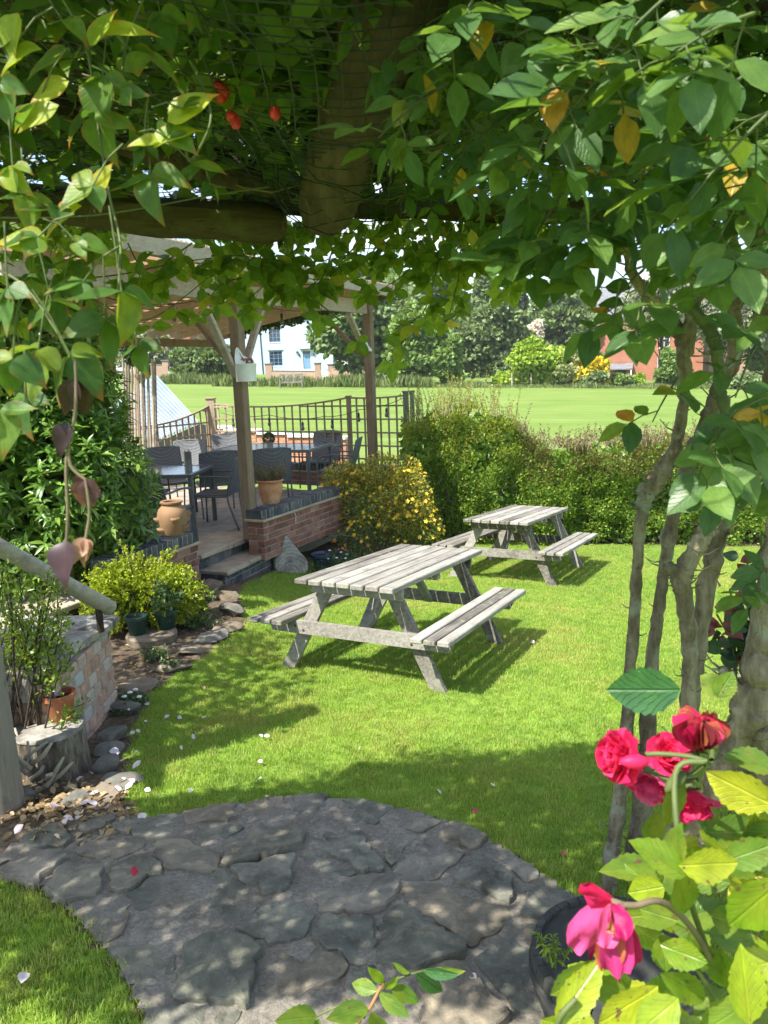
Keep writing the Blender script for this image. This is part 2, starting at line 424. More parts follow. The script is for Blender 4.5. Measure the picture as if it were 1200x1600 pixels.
mask = t.rng(t.math('ADD', at_, t.math('MULTIPLY', t.math('SUBTRACT', n2, 0.5), 0.6)), 0.42, 0.58)
t.pbr(t.mix(mask, gcol, soilc), 0.95, t.bump(t.math('ADD', n2, t.math('MULTIPLY', n4, 0.5)), 0.7, 0.02), 0.1)

def axis(segs):
    out = []
    for a, b, st in segs:
        k = max(1, int(round((b - a)/st))); out += [a + (b - a)*i/k for i in range(k)]
    return out + [segs[-1][1]]
xs = axis([(-400, -60, 40), (-60, -8, 4), (-8, -4, .5), (-4, 3.2, .08), (3.2, 8, .3), (8, 60, 4), (60, 400, 40)])
ys = axis([(-60, -4, 8), (-4, 1, .5), (1, 9.4, .08), (9.4, 16, .3), (16, 100, 3), (100, 900, 80)])
Vv = []; soil = []
for y in ys:
    for x in xs:
        z = ground(x, y)
        s = 0.0
        if y < 13 and -7 < x < 8:
            s = 0.0 if (inside(LAWN, x, y) or inside(NEARGRASS, x, y)) else 1.0
            if s: z += 0.02*mnoise.noise(Vector((x*3, y*3, 0))) + 0.008*mnoise.noise(Vector((x*11, y*11, 3)))
        if y < 0.95 or (x > 7 and y < 11.5): s = 0.0
        Vv.append((x, y, z)); soil.append(s)
nx = len(xs); ii = np.arange(len(ys)*nx).reshape(len(ys), nx)
FF = np.stack([ii[:-1, :-1], ii[:-1, 1:], ii[1:, 1:], ii[1:, :-1]], -1).reshape(-1, 4)
me = mesh_np('ground', Vv, FF, 'ground_mat')
a = me.attributes.new('soil', 'FLOAT', 'POINT'); a.data.foreach_set('value', np.array(soil, dtype=np.float32))
tag(link_mesh('ground', me), kind='structure')

# ---- grass: tufts of bent blades set out over the lawn
m_leaf('grass_blade', [(0.0, (0.22, 0.37, 0.05)), (0.5, (0.29, 0.44, 0.07)), (0.8, (0.36, 0.46, 0.10)), (1.0, (0.46, 0.44, 0.18))], trans=0.42, rough=0.5, spec=0.25, tint=1.2, warm=(1.1, 1.0, 0.5), patch=((0.46, 0.44, 0.15), (0.16, 0.32, 0.06)))
m_leaf('field_blade', [(0.0, (0.13, 0.19, 0.05)), (0.5, (0.19, 0.25, 0.075)), (1.0, (0.30, 0.29, 0.13))], trans=0.3, rough=0.6, spec=0.2)
def tuft_mesh(name, nb, rad, h0, h1, w, mat, lean=0.5):
    V = []; Fs = []; rn = []
    for i in range(nb):
        a = random.uniform(0, 6.283); r = rad*math.sqrt(random.random()); x, y = r*math.cos(a), r*math.sin(a)
        h = random.uniform(h0, h1); d = random.uniform(0, 6.283); ln = random.uniform(0.1, lean)*h
        fx, fy = math.cos(d), math.sin(d); sx_, sy_ = -fy*w/2, fx*w/2; b = len(V)
        V += [(x - sx_, y - sy_, -0.01), (x + sx_, y + sy_, -0.01), (x + fx*ln*.35 - sx_*.8, y + fy*ln*.35 - sy_*.8, h*.6), (x + fx*ln*.35 + sx_*.8, y + fy*ln*.35 + sy_*.8, h*.6), (x + fx*ln, y + fy*ln, h*0.95)]
        Fs += [(b, b + 1, b + 3), (b, b + 3, b + 2), (b + 2, b + 3, b + 4)]; rn += [random.random()*0.55]*5
    return mesh_np(name, V, np.array(Fs), mat, np.zeros((len(V), 2)), rn)
def instancer(name, pts, rot, scl, sources, label_kind='stuff'):
    me = bpy.data.meshes.new(name); me.vertices.add(len(pts)); me.vertices.foreach_set('co', np.asarray(pts, dtype=np.float32).ravel())
    a = me.attributes.new('rot', 'FLOAT_VECTOR', 'POINT'); a.data.foreach_set('vector', np.asarray(rot, dtype=np.float32).ravel())
    a = me.attributes.new('scl', 'FLOAT', 'POINT'); a.data.foreach_set('value', np.asarray(scl, dtype=np.float32)); me.update()
    o = link_mesh(name, me); tag(o, kind='stuff')
    g = bpy.data.node_groups.new(name + '_nodes', 'GeometryNodeTree')
    g.interface.new_socket('Geometry', in_out='INPUT', socket_type='NodeSocketGeometry'); g.interface.new_socket('Geometry', in_out='OUTPUT', socket_type='NodeSocketGeometry')
    gi = g.nodes.new('NodeGroupInput'); go = g.nodes.new('NodeGroupOutput'); jn = g.nodes.new('GeometryNodeJoinGeometry')
    ra = g.nodes.new('GeometryNodeInputNamedAttribute'); ra.data_type = 'FLOAT_VECTOR'; ra.inputs[0].default_value = 'rot'
    sa = g.nodes.new('GeometryNodeInputNamedAttribute'); sa.data_type = 'FLOAT'; sa.inputs[0].default_value = 'scl'
    ix = g.nodes.new('GeometryNodeInputIndex'); k = len(sources)
    md = g.nodes.new('ShaderNodeMath'); md.operation = 'MODULO'; g.links.new(ix.outputs[0], md.inputs[0]); md.inputs[1].default_value = k
    for i, s in enumerate(sources):
        cmp_ = g.nodes.new('ShaderNodeMath'); cmp_.operation = 'COMPARE'; g.links.new(md.outputs[0], cmp_.inputs[0]); cmp_.inputs[1].default_value = i; cmp_.inputs[2].default_value = 0.1
        io = g.nodes.new('GeometryNodeInstanceOnPoints'); oi = g.nodes.new('GeometryNodeObjectInfo'); oi.inputs[0].default_value = s; oi.inputs[1].default_value = True; oi.transform_space = 'ORIGINAL'
        g.links.new(gi.outputs[0], io.inputs['Points']); g.links.new(cmp_.outputs[0], io.inputs['Selection']); g.links.new(oi.outputs['Geometry'], io.inputs['Instance'])
        g.links.new(ra.outputs[0], io.inputs['Rotation']); g.links.new(sa.outputs[0], io.inputs['Scale']); g.links.new(io.outputs[0], jn.inputs[0])
    g.links.new(jn.outputs[0], go.inputs[0])
    md_ = o.modifiers.new('set_out', 'NODES'); md_.node_group = g
    return o
tufts = []
for i in range(4):
    p = ((1.6, 4.6), (2.1, 5.5), (1.4, 6.1), (2.4, 7.0))[i]
    o = link_mesh('grass_tuft', tuft_mesh('grass_tuft', 18, 0.045, 0.012, 0.029, 0.0032, 'grass_blade', 0.9)); o.location = (p[0], p[1], ground(*p)); tag(o, kind='stuff'); tufts.append(o)
pts = []; scl = []
x0, x1, y0, y1 = -2.6, 7.0, 1.6, 12.0
n = 130000
cx = RNG.uniform(x0, x1, n); cy = 1.0 + (y1 - 1.0)*RNG.random(n)**1.35
for x, y in zip(cx, cy):
    if abs(x) > 0.62*y + 0.9: continue
    inl = inside(LAWN, x, y); ing = (not inl) and inside(NEARGRASS, x, y)
    if not (inl or ing): continue
    pts.append((x, y, ground(x, y) + 0.002)); scl.append((0.60 + 0.026*y + 0.35*RNG.random()) * (1.12 if ing else 1.0)*(1 + 0.25*mnoise.noise(Vector((x*1.4, y*1.4, 0)))))
rot = np.stack([RNG.normal(0, .12, len(pts)), RNG.normal(0, .12, len(pts)), RNG.uniform(0, 6.28, len(pts))], -1)
instancer('lawn_grass', pts, rot, scl, tufts)

# ---- stone path: mortar bed with irregular set stones
t = NT('path_mortar'); p = t.pos(); n1 = t.noise(5, 6, 0.7, p); n2 = t.noise(70, 4, 0.7, p)
t.pbr(t.ramp(t.math('ADD', t.math('MULTIPLY', n1, .5), t.math('MULTIPLY', n2, .5)), [(0.32, (0.105, 0.092, 0.071)), (0.5, (0.20, 0.18, 0.145)), (0.64, (0.31, 0.28, 0.23))]), 0.95, t.bump(t.math('ADD', n1, t.math('MULTIPLY', n2, 0.5)), 0.9, 0.012), 0.1)
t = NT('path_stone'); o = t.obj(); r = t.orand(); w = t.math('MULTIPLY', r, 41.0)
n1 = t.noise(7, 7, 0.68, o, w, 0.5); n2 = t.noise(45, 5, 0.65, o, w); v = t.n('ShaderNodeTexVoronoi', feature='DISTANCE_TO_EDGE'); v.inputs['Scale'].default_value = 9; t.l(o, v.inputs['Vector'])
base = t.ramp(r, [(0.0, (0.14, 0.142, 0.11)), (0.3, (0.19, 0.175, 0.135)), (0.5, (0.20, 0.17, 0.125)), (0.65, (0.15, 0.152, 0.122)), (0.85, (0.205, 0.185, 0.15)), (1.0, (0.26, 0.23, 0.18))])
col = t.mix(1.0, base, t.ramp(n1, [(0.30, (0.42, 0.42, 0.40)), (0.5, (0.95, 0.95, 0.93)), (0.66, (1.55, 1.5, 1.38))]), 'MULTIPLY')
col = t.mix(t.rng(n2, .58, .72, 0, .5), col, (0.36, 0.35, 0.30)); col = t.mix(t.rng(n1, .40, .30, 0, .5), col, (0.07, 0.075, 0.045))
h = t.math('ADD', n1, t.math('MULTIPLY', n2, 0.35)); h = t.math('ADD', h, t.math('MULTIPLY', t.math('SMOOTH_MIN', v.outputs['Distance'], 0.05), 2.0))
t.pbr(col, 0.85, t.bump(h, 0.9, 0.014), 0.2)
def path_z(x, y): return ground(x, y) + 0.0155 + 0.012*mnoise.noise(Vector((x*4, y*4, 9)))
step = 0.035; pv = {}; V = []; Fs = []
gx = [(-2.7) + i*step for i in range(int(3.9/step))]; gy = [0.9 + i*step for i in range(int(2.7/step))]
def pvid(i, j):
    if (i, j) not in pv: pv[(i, j)] = len(V); x, y = gx[i], gy[j]; V.append((x, y, path_z(x, y) + 0.006*mnoise.noise(Vector((x*25, y*25, 1)))))
    return pv[(i, j)]
for i in range(len(gx) - 1):
    for j in range(len(gy) - 1):
        if inside(PATH, gx[i] + step/2, gy[j] + step/2): Fs.append((pvid(i, j), pvid(i + 1, j), pvid(i + 1, j + 1), pvid(i, j + 1)))
path = link_mesh('stone_path', mesh_np('stone_path', V, np.array(Fs), 'path_mortar')); tag(path, 'crazy paved stone path with rounded end meeting the lawn', kind='structure')
def clip_poly(poly, px, py, nx_, ny_):
    out = []
    for i in range(len(poly)):
        a, b = poly[i], poly[(i + 1) % len(poly)]
        da = (a[0] - px)*nx_ + (a[1] - py)*ny_; db = (b[0] - px)*nx_ + (b[1] - py)*ny_
        if da <= 0: out.append(a)
        if da*db < 0: q = da/(da - db); out.append((a[0] + (b[0] - a[0])*q, a[1] + (b[1] - a[1])*q))
    return out
sites = []
edge_pts = []
for i in range(3, 14):          # larger stones along the rounded rim
    a, b = PATH[i], PATH[min(i + 1, 13)]
    edge_pts.append((a[0]*.93 + b[0]*.07, a[1] - 0.07))
for q in edge_pts:
    if all((q[0] - s[0])**2 + (q[1] - s[1])**2 > 0.16**2 for s in sites): sites.append(q)
tries = 0
while tries < 9000:
    tries += 1; x, y = random.uniform(-2.2, 1.0), random.uniform(0.95, 3.3)
    dmin = 0.165 + 0.20*abs(mnoise.noise(Vector((x*1.7, y*1.7, 5))))
    if inside(PATH, x, y) and all((x - s[0])**2 + (y - s[1])**2 > dmin**2 for s in sites): sites.append((x, y))
rs = random.Random(3)
for k, (sx_, sy_) in enumerate(sites):
    poly = [(sx_ - .5, sy_ - .5), (sx_ + .5, sy_ - .5), (sx_ + .5, sy_ + .5), (sx_ - .5, sy_ + .5)]
    for q in sites:
        dx, dy = q[0] - sx_, q[1] - sy_; d = math.hypot(dx, dy)
        if 1e-6 < d < 0.9: poly = clip_poly(poly, sx_ + dx*.5, sy_ + dy*.5, dx/d, dy/d)
    gap = rs.choice((0.006, 0.012, 0.018, 0.028, 0.04)); pol2 = []
    cx_, cy_ = sx_, sy_
    size = max(math.hypot(p[0] - cx_, p[1] - cy_) for p in poly)
    dense = []
    for i in range(len(poly)):
        a, b = poly[i], poly[(i + 1) % len(poly)]; L = math.hypot(b[0] - a[0], b[1] - a[1]); m = max(1, int(L/0.03))
        for j in range(m): dense.append((a[0] + (b[0] - a[0])*j/m, a[1] + (b[1] - a[1])*j/m))
    ring = []
    for i in range(len(dense)):
        a, b, c = dense[i - 1], dense[i], dense[(i + 1) % len(dense)]
        x, y = a[0]*.15 + b[0]*.7 + c[0]*.15, a[1]*.15 + b[1]*.7 + c[1]*.15
        d = math.hypot(x - cx_, y - cy_); f = max(0.5, (d - gap)/d); nz = mnoise.noise(Vector((x*17, y*17, k*1.0)))*0.030 + mnoise.noise(Vector((x*45, y*45, k*1.0)))*0.014
        f2 = f + nz/d; x, y = cx_ + (x - cx_)*f2, cy_ + (y - cy_)*f2
        if not inside(PATH, x, y):
            lo_, hi_ = 0.0, 1.0
            for _ in range(9):
                m_ = (lo_ + hi_)/2
                if inside(PATH, cx_ + (x - cx_)*m_, cy_ + (y - cy_)*m_): lo_ = m_
                else: hi_ = m_
            x, y = cx_ + (x - cx_)*lo_*.985, cy_ + (y - cy_)*lo_*.985
        ring.append((x, y))
    if len(ring) < 5: continue
    top = rs.choice((0.001, 0.003, 0.006, 0.010, 0.016, 0.028)); tx, ty = rs.uniform(-.09, .09), rs.uniform(-.09, .09); n = len(ring); V = []; Fs = []
    for lv, (sc_, dz) in enumerate(((1.0, -0.02), (0.995, top*.82), (0.962, top*1.0), (0.5, top*1.0))):
        for (x, y) in ring:
            X, Y = cx_ + (x - cx_)*sc_, cy_ + (y - cy_)*sc_
            z = ground(X, Y) + 0.012 + dz + (tx*(X - cx_) + ty*(Y - cy_))*(lv > 0) + (0.012*mnoise.noise(Vector((X*11, Y*11, k))) + 0.009*mnoise.noise(Vector((X*31, Y*31, k))))*(lv > 0)
            V.append((X - cx_, Y - cy_, z))
    V.append((0, 0, ground(cx_, cy_) + 0.012 + top*1.08))
    for lv in range(3):
        for i in range(n): Fs.append((lv*n + i, lv*n + (i + 1) % n, (lv + 1)*n + (i + 1) % n, (lv + 1)*n + i))
    for i in range(n): Fs.append((3*n + i, 3*n + (i + 1) % n, 4*n))
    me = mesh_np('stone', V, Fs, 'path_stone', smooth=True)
    try: me.set_sharp_from_angle(angle=R(38))
    except Exception: pass
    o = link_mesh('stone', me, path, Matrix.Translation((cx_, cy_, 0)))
# ================================================================== PATIO: slab, steps, walls, posts, roof
m_wood('wood_post', [(0.25, (0.12, 0.082, 0.05)), (0.5, (0.21, 0.15, 0.10)), (0.75, (0.31, 0.235, 0.165))], axis=2, rough=0.8)
m_wood('wood_beam', [(0.25, (0.24, 0.19, 0.14)), (0.5, (0.38, 0.32, 0.25)), (0.75, (0.50, 0.44, 0.36))], rough=0.8)
m_wood('wood_trellis', [(0.25, (0.19, 0.135, 0.09)), (0.5, (0.31, 0.235, 0.165)), (0.75, (0.43, 0.35, 0.26))], axis=2, rough=0.85)
m_wood('wood_batten', [(0.25, (0.17, 0.105, 0.06)), (0.5, (0.26, 0.175, 0.11)), (0.75, (0.36, 0.26, 0.175))], rough=0.75)
m_wood('wood_grey', [(0.30, (0.075, 0.066, 0.054)), (0.44, (0.18, 0.166, 0.142)), (0.58, (0.28, 0.264, 0.23)), (0.74, (0.38, 0.362, 0.32))], rough=0.9, bump=0.9, var=0.30, lichen=(0.25, 0.27, 0.18))
m_wood('wood_grey_dark', [(0.25, (0.12, 0.115, 0.095)), (0.5, (0.20, 0.19, 0.16)), (0.75, (0.30, 0.285, 0.24))], rough=0.9, bump=0.8)
m_wood('wood_log', [(0.28, (0.026, 0.019, 0.013)), (0.5, (0.066, 0.050, 0.034)), (0.72, (0.12, 0.095, 0.064))], rough=0.9, bump=1.0, lichen=(0.085, 0.085, 0.045))
m_wood('wood_log_cross', [(0.28, (0.026, 0.019, 0.013)), (0.5, (0.066, 0.050, 0.034)), (0.72, (0.12, 0.095, 0.064))], axis=0, rough=0.9, bump=1.0, lichen=(0.085, 0.085, 0.045))
m_wood('end_grain', [(0.3, (0.07, 0.05, 0.03)), (0.6, (0.19, 0.145, 0.09))], rough=0.9)
m_wood('wood_post_grey', [(0.25, (0.13, 0.11, 0.08)), (0.5, (0.22, 0.195, 0.15)), (0.75, (0.31, 0.28, 0.22))], axis=2, rough=0.9, bump=0.7)
m_wood('wood_rail', [(0.25, (0.22, 0.20, 0.15)), (0.5, (0.35, 0.32, 0.25)), (0.75, (0.46, 0.43, 0.35))], rough=0.85, bump=0.6, lichen=(0.30, 0.34, 0.22))
def m_brick(name, stops, white=0.25):
    t = NT(name); o = t.obj(); r = t.orand(); w = t.math('MULTIPLY', r, 51.0)
    n1 = t.noise(10, 6, 0.7, o, w); n2 = t.noise(60, 4, 0.7, o, w)
    base = t.ramp(r, stops); col = t.mix(1.0, base, t.ramp(n1, [(0.3, (0.65, 0.65, 0.65)), (0.5, (1, 1, 1)), (0.7, (1.3, 1.25, 1.2))]), 'MULTIPLY')
    col = t.mix(t.rng(n1, 0.55, 0.70, 0, white), col, (0.52, 0.47, 0.42))
    t.pbr(col, 0.9, t.bump(t.math('ADD', n1, t.math('MULTIPLY', n2, .6)), 0.6, 0.005), 0.2); return t.m
m_brick('brick_red', [(0, (0.17, 0.075, 0.055)), (0.4, (0.25, 0.11, 0.078)), (0.7, (0.23, 0.125, 0.095)), (1, (0.33, 0.18, 0.13))])
m_brick('brick_old', [(0, (0.40, 0.33, 0.28)), (0.35, (0.42, 0.25, 0.18)), (0.6, (0.45, 0.38, 0.32)), (0.85, (0.43, 0.21, 0.14)), (1, (0.40, 0.40, 0.385))], 0.7)
m_brick('brick_blue', [(0, (0.055, 0.062, 0.072)), (0.5, (0.085, 0.090, 0.095)), (1, (0.13, 0.13, 0.125))], 0.35)
m_brick('brick_far', [(0, (0.42, 0.16, 0.09)), (0.5, (0.50, 0.20, 0.115)), (1, (0.56, 0.27, 0.17))], 0.1)
m_simple('mortar', (0.24, 0.22, 0.19), (0.42, 0.40, 0.36), 25, 0.95, 0.6)
m_simple('paving', (0.22, 0.185, 0.145), (0.40, 0.34, 0.27), 5, 0.85, 0.4, dist=0.01)
m_simple('sand_stone', (0.28, 0.23, 0.165), (0.44, 0.37, 0.27), 6, 0.85, 0.4, dist=0.01)
PZ = -0.10                                    # level of the patio
E_ = Vector((0.4226, 0.9063, 0)); N_ = Vector((-0.9063, 0.4226, 0))      # along the open edge of the patio, and inwards
P1 = at(389, 795, 8.62); P1.z = PZ            # the two posts
P2 = at(582, 690, 11.75); P2.z = PZ
E_ = (P2 - P1); E_.z = 0; E_.normalize(); N_ = Vector((-E_.y, E_.x, 0))
def pat(a, b, z=0.0): return P1 + E_*a + N_*b + Vector((0, 0, z))
def put(mb, name, mat, parent, smooth=False):
    r = put_(mb, name, mat, parent, smooth)
    if name in ('twigs', 'canes', 'stems', 'wire_netting'): r['kind'] = 'stuff'
    return r
def put_(mb, name, mat, parent, smooth=False):
    """geometry given in world coordinates, parented to a thing standing at parent.location"""
    return link_mesh(name, mb.mesh(name, mat, smooth), parent, Matrix.Translation(-Vector(parent.location)))
def boxm(c, size, x, y, z, ch=0.004, jit=0.0):
    M = Matrix((Vector(x), Vector(y), Vector(z))).transposed(); return MB().cbox(c, size, ch, M, jit)
UP = Vector((0, 0, 1))
# slab with paving stones
slab = empty('patio', pat(1.5, 2.0), None); tag(slab, kind='structure')
mb = MB(); mb.add([tuple(pat(a, b, z)) for a, b in ((-3.4, 0.32), (3.4, 0.32), (3.4, 6), (-3.4, 6)) for z in (-0.6, -0.03)], [(0, 1, 3, 2), (2, 3, 5, 4), (4, 5, 7, 6), (6, 7, 1, 0), (1, 7, 5, 3)])
put(mb, 'slab_bed', 'mortar', slab)
a = -3.3; pav = [MB().cbox((0, 0, 0), (0.44, 0.44, 0.05), 0.006, None, 0.004).mesh('paving_stone', 'paving') for _ in range(4)]
MR = Matrix((E_, N_, UP)).transposed().to_4x4()
for i in range(15):
    for j in range(13):
        c = pat(-3.15 + 0.45*i, 0.30 + 0.45*j, -0.025 + random.uniform(-.003, .003))
        link_mesh('paving_stone', random.choice(pav), slab, Matrix.Translation(c - Vector(slab.location)) @ MR)
# brick wall builder: courses of single bricks in front of a mortar core
BRK = {}
def brick_mesh(mat, L, D, H, v=3):
    k = (mat, round(L, 3), round(D, 3), round(H, 3))
    if k not in BRK: BRK[k] = [MB().cbox((0, 0, 0), (L, D, H), 0.006, None, 0.003).mesh('brick', mat) for _ in range(v)]
    return random.choice(BRK[k])
def brick_wall(thing, p, d, length, z0, courses, depth, mat, H=0.065, J=0.010, L=0.215, ends=True, header_end=True, skip=None, core_top=0.0):
    """p: start of the face line, d: direction along the face; the wall body lies to the left of d"""
    d = Vector(d).normalized(); n = Vector((-d.y, d.x, 0)); base = Vector(thing.location); Rm = Matrix((d, n, UP)).transposed()
    put(boxm(p + d*length/2 + n*depth/2 + UP*(z0 + courses*(H + J)/2), (length - 0.016, depth - 0.016, courses*(H + J) - 0.004 + core_top), d, n, UP, 0.002), 'core', 'mortar', thing)
    for c in range(courses):
        z = z0 + c*(H + J) + J + H/2; s = 0.0 if c % 2 == 0 else -(L + J)/2
        while s < length - 0.02:
            a, b = max(s, 0.0), min(s + L, length)
            if b - a > 0.03 and not (skip and skip(a, b, z)):
                m = brick_mesh(mat, b - a, 0.102, H)
                q = p + d*((a + b)/2) + n*(0.051 + random.uniform(-.003, .003)) + UP*z
                link_mesh('brick', m, thing, Matrix.Translation(q - base) @ Rm.to_4x4())
            s += L + J
        if ends:      # the end faces at both ends
            for ee, sg in ((0.0, 1), (length, -1)):
                w = depth - 0.10
                if w > 0.05:
                    m = brick_mesh(mat, 0.102, w - 0.012, H); q = p + d*(ee + sg*0.051) + n*(0.10 + w/2) + UP*z
                    link_mesh('brick', m, thing, Matrix.Translation(q - base) @ Rm.to_4x4())
def coping(thing, p, d, length, z, depth, H=0.105, W=0.065, J=0.009, mat='brick_blue', over=0.0):
    d = Vector(d).normalized(); n = Vector((-d.y, d.x, 0)); base = Vector(thing.location); Rm = Matrix((d, n, UP)).transposed().to_4x4()
    put(boxm(p + d*length/2 + n*depth/2 + UP*(z + H/2), (length - 0.014, depth - 0.014, H - 0.008), d, n, UP, 0.002), 'coping_joint', 'mortar', thing)
    k = int(length/(W + J)); st = length/k
    for i in range(k):
        m = brick_mesh(mat, st - J, depth + over, H)
        link_mesh('coping_brick', m, thing, Matrix.Translation(p + d*(st*(i + .5)) + n*depth/2 + UP*(z + H/2 + random.uniform(-.0015, .0015)) - base) @ Rm)
# wall right of the steps
A = at(410, 798, 8.45); Bv = at(548, 751, 10.3)
WT = A.z; A.z = 0; Bv.z = 0; wd = (Bv - A).normalized()
w_r = empty('garden_wall', A + UP*(WT - 0.5), 'low red brick wall with dark blue brick coping right of the patio steps', 'garden wall')
brick_wall(w_r, A, wd, 1.95, WT - 0.105 - 0.03 - 6*0.075, 6, 0.23, 'brick_red', skip=None)
put(boxm(A + wd*0.975 + Vector((-wd.y, wd.x, 0))*0.115 + UP*(WT - 0.105 - 0.016), (2.0, 0.275, 0.028), wd, Vector((-wd.y, wd.x, 0)), UP, 0.006), 'tile_course', 'sand_stone', w_r)
coping(w_r, A, wd, 1.95, WT - 0.105, 0.24)
mb = MB(); mb.tube([A + wd*0.62 - Vector((-wd.y, wd.x, 0))*0.012 + UP*(WT - .13), A + wd*0.65 - Vector((-wd.y, wd.x, 0))*0.016 + UP*(WT - .18), A + wd*0.64 - Vector((-wd.y, wd.x, 0))*0.012 + UP*(WT - .26)], 0.004, 6); m_simple('white_paint', (0.66, 0.66, 0.64), (0.8, 0.8, 0.78), 14, 0.5, 0.08)
put(mb, 'cable', 'white_paint', w_r)
# stub wall left of the steps, carrying the strawberry pot
C_ = at(308, 830, 7.62); zt = C_.z; C_.z = 0; dl = (C_ - at(205, 872, 6.7)); dl.z = 0; dl.normalize(); C0 = C_ - dl*1.25
w_l = empty('garden_wall', C0 + UP*(zt - .4), 'low red brick wall stub left of the steps under the strawberry pot', 'garden wall')
brick_wall(w_l, C0, dl, 1.25, zt - 0.105 - 0.03 - 5*0.075, 5, 0.23, 'brick_red')
put(boxm(C0 + dl*0.625 + Vector((-dl.y, dl.x, 0))*0.115 + UP*(zt - 0.105 - 0.016), (1.30, 0.275, 0.028), dl, Vector((-dl.y, dl.x, 0)), UP, 0.006), 'tile_course', 'sand_stone', w_l)
coping(w_l, C0, dl, 1.25, zt - 0.105, 0.24)
# steps
S0 = at(352, 903, 7.80); S1 = at(432, 869, 8.86); S0.z = S1.z = 0; sd = (S1 - S0).normalized(); sn = Vector((-sd.y, sd.x, 0)); SL = (S1 - S0).length
steps = empty('patio_steps', (S0 + S1)/2 + UP*(PZ - .32), 'two stone slab steps with dark brick risers leading up to the patio', 'steps')
ZL = PZ - 0.165
brick_wall(steps, S0, sd, SL, ZL - 0.05 - 2*0.075 - .06, 3, 0.5, 'brick_blue', ends=True)
for a, b in ((0.0, .42), (.425, .78), (.785, 1.0)):
    put(boxm(S0 + sd*SL*(a + b)/2 + sn*0.30 + UP*(ZL - 0.025), (SL*(b - a) - .008 + (.03 if b == 1 else 0), 0.66, 0.05), sd, sn, UP, 0.008, 0.004), 'tread', 'sand_stone', steps)
T0 = S0 + sn*0.29; T1 = S1 + sn*0.20
brick_wall(steps, T0 - sd*.05, sd, SL*.95, ZL + 0.002, 1, 0.4, 'brick_blue', H=0.10, J=.008)
for a, b in ((0.0, .5), (.507, 1.0)):
    put(boxm(T0 + sd*(SL*(a + b)/2 - .03) + sn*0.22 + UP*(PZ - 0.015), (SL*(b - a)*.98, 0.52, 0.05), sd, sn, UP, 0.008, 0.004), 'tread', 'sand_stone', steps)
# ---- posts and roof
roof = empty('patio_roof', pat(1.7, 0), 'timber lean-to patio roof on square posts with braces and battens', 'patio roof')
def post(p, top, z0=PZ, w=0.125):
    put(boxm(Vector((p.x, p.y, (z0 + top)/2)), (w, w, top - z0), E_, N_, UP, 0.008), 'post', 'wood_post', roof)
ZB = 2.55                       # underside of the front beam
post(P1, 2.80); post(P2, 2.98)
mb = MB(); mb.bar(pat(-0.065, 0, ZB + 0.095 - PZ), pat(-3.0, 0, ZB + 0.095 - PZ), 0.055, 0.19, 0.006); put(mb, 'beam', 'wood_beam', roof)
L12 = (P2 - P1).length
mb = MB(); mb.bar(pat(0.065, 0, ZB + 0.095 - PZ), pat(L12 - .065, 0, ZB + .135 - PZ), 0.055, 0.19, 0.006); put(mb, 'beam', 'wood_beam', roof)
for (a0, z0, a1, z1, b) in ((0.07, 1.80, 0.55, ZB, 0.0), (-0.07, 1.75, -0.6, ZB, 0.0), (L12 - .07, 2.0, L12 - .62, ZB + .02, 0.02)):
    mb = MB(); mb.bar(pat(a0, b, z0 - PZ), pat(a1, b, z1 - PZ), 0.05, 0.085, 0.005, up=N_); put(mb, 'brace', 'wood_beam', roof)
for (p_, zz) in ((P1, 1.85), (P2, 1.95)):
    mb = MB(); mb.bar(p_ + N_*0.07 + UP*(zz - PZ), p_ + N_*0.62 + UP*(ZB - .06 - PZ), 0.05, 0.085, 0.005, up=E_); put(mb, 'brace', 'wood_post', roof)
# sloping roof: rafters inwards, many battens along the front, sheet on top
ZF, ZBk, DEP = 2.92, 2.46, 3.0
def rp(a, b, dz=0.0): return pat(a, b, ZF + (ZBk - ZF)*(b/DEP) + dz - PZ)
for a in np.arange(-2.9, L12 + 0.2, 0.62):
    mb = MB(); mb.bar(rp(a, -0.28, -0.075), rp(a, DEP, -0.075), 0.045, 0.11, 0.004); put(mb, 'rafter', 'wood_beam', roof)
mb_ = MB().bar(Vector((0, -(L12 + 3.35)/2, 0)), Vector((0, (L12 + 3.35)/2, 0)), 0.055, 0.02, 0.003).mesh('batten', 'wood_batten')
for b in np.arange(-0.28, DEP + 0.01, 0.165):
    q = rp((L12 + .25 - 3.1)/2, b, 0.0); x = -N_
    Mx = Matrix((x, E_, UP)).transposed().to_4x4(); link_mesh('batten', mb_, roof, Matrix.Translation(q - Vector(roof.location)) @ Mx)
t = NT('roof_sheet'); p = t.obj(); n1 = t.noise(3, 4, .6, p)
pb = t.pbr(t.ramp(n1, [(0.3, (0.25, 0.19, 0.13)), (0.7, (0.36, 0.29, 0.21))]), 0.5, None, 0.4, link=False); tr = t.n('ShaderNodeBsdfTranslucent'); tr.inputs[0].default_value = (0.34, 0.22, 0.12, 1)
ms = t.n('ShaderNodeMixShader'); ms.inputs[0].default_value = 0.55; t.l(pb.outputs[0], ms.inputs[1]); t.l(tr.outputs[0], ms.inputs[2]); t.l(ms.outputs[0], t.out.inputs[0])
V = []; Fs = []; aa = np.arange(-3.15, L12 + 0.30, 0.038); bb = np.linspace(-0.32, DEP + .05, 5)
for i, a in enumerate(aa):
    for b in bb: V.append(rp(a, b, 0.03 + 0.009*math.cos(i*math.pi)))
m5 = len(bb)
for i in range(len(aa) - 1):
    for j in range(m5 - 1): Fs.append((i*m5 + j, (i + 1)*m5 + j, (i + 1)*m5 + j + 1, i*m5 + j + 1))
link_mesh('roof_sheet', mesh_np('roof_sheet', V, np.array(Fs), 'roof_sheet'), roof, Matrix.Translation(-Vector(roof.location)))
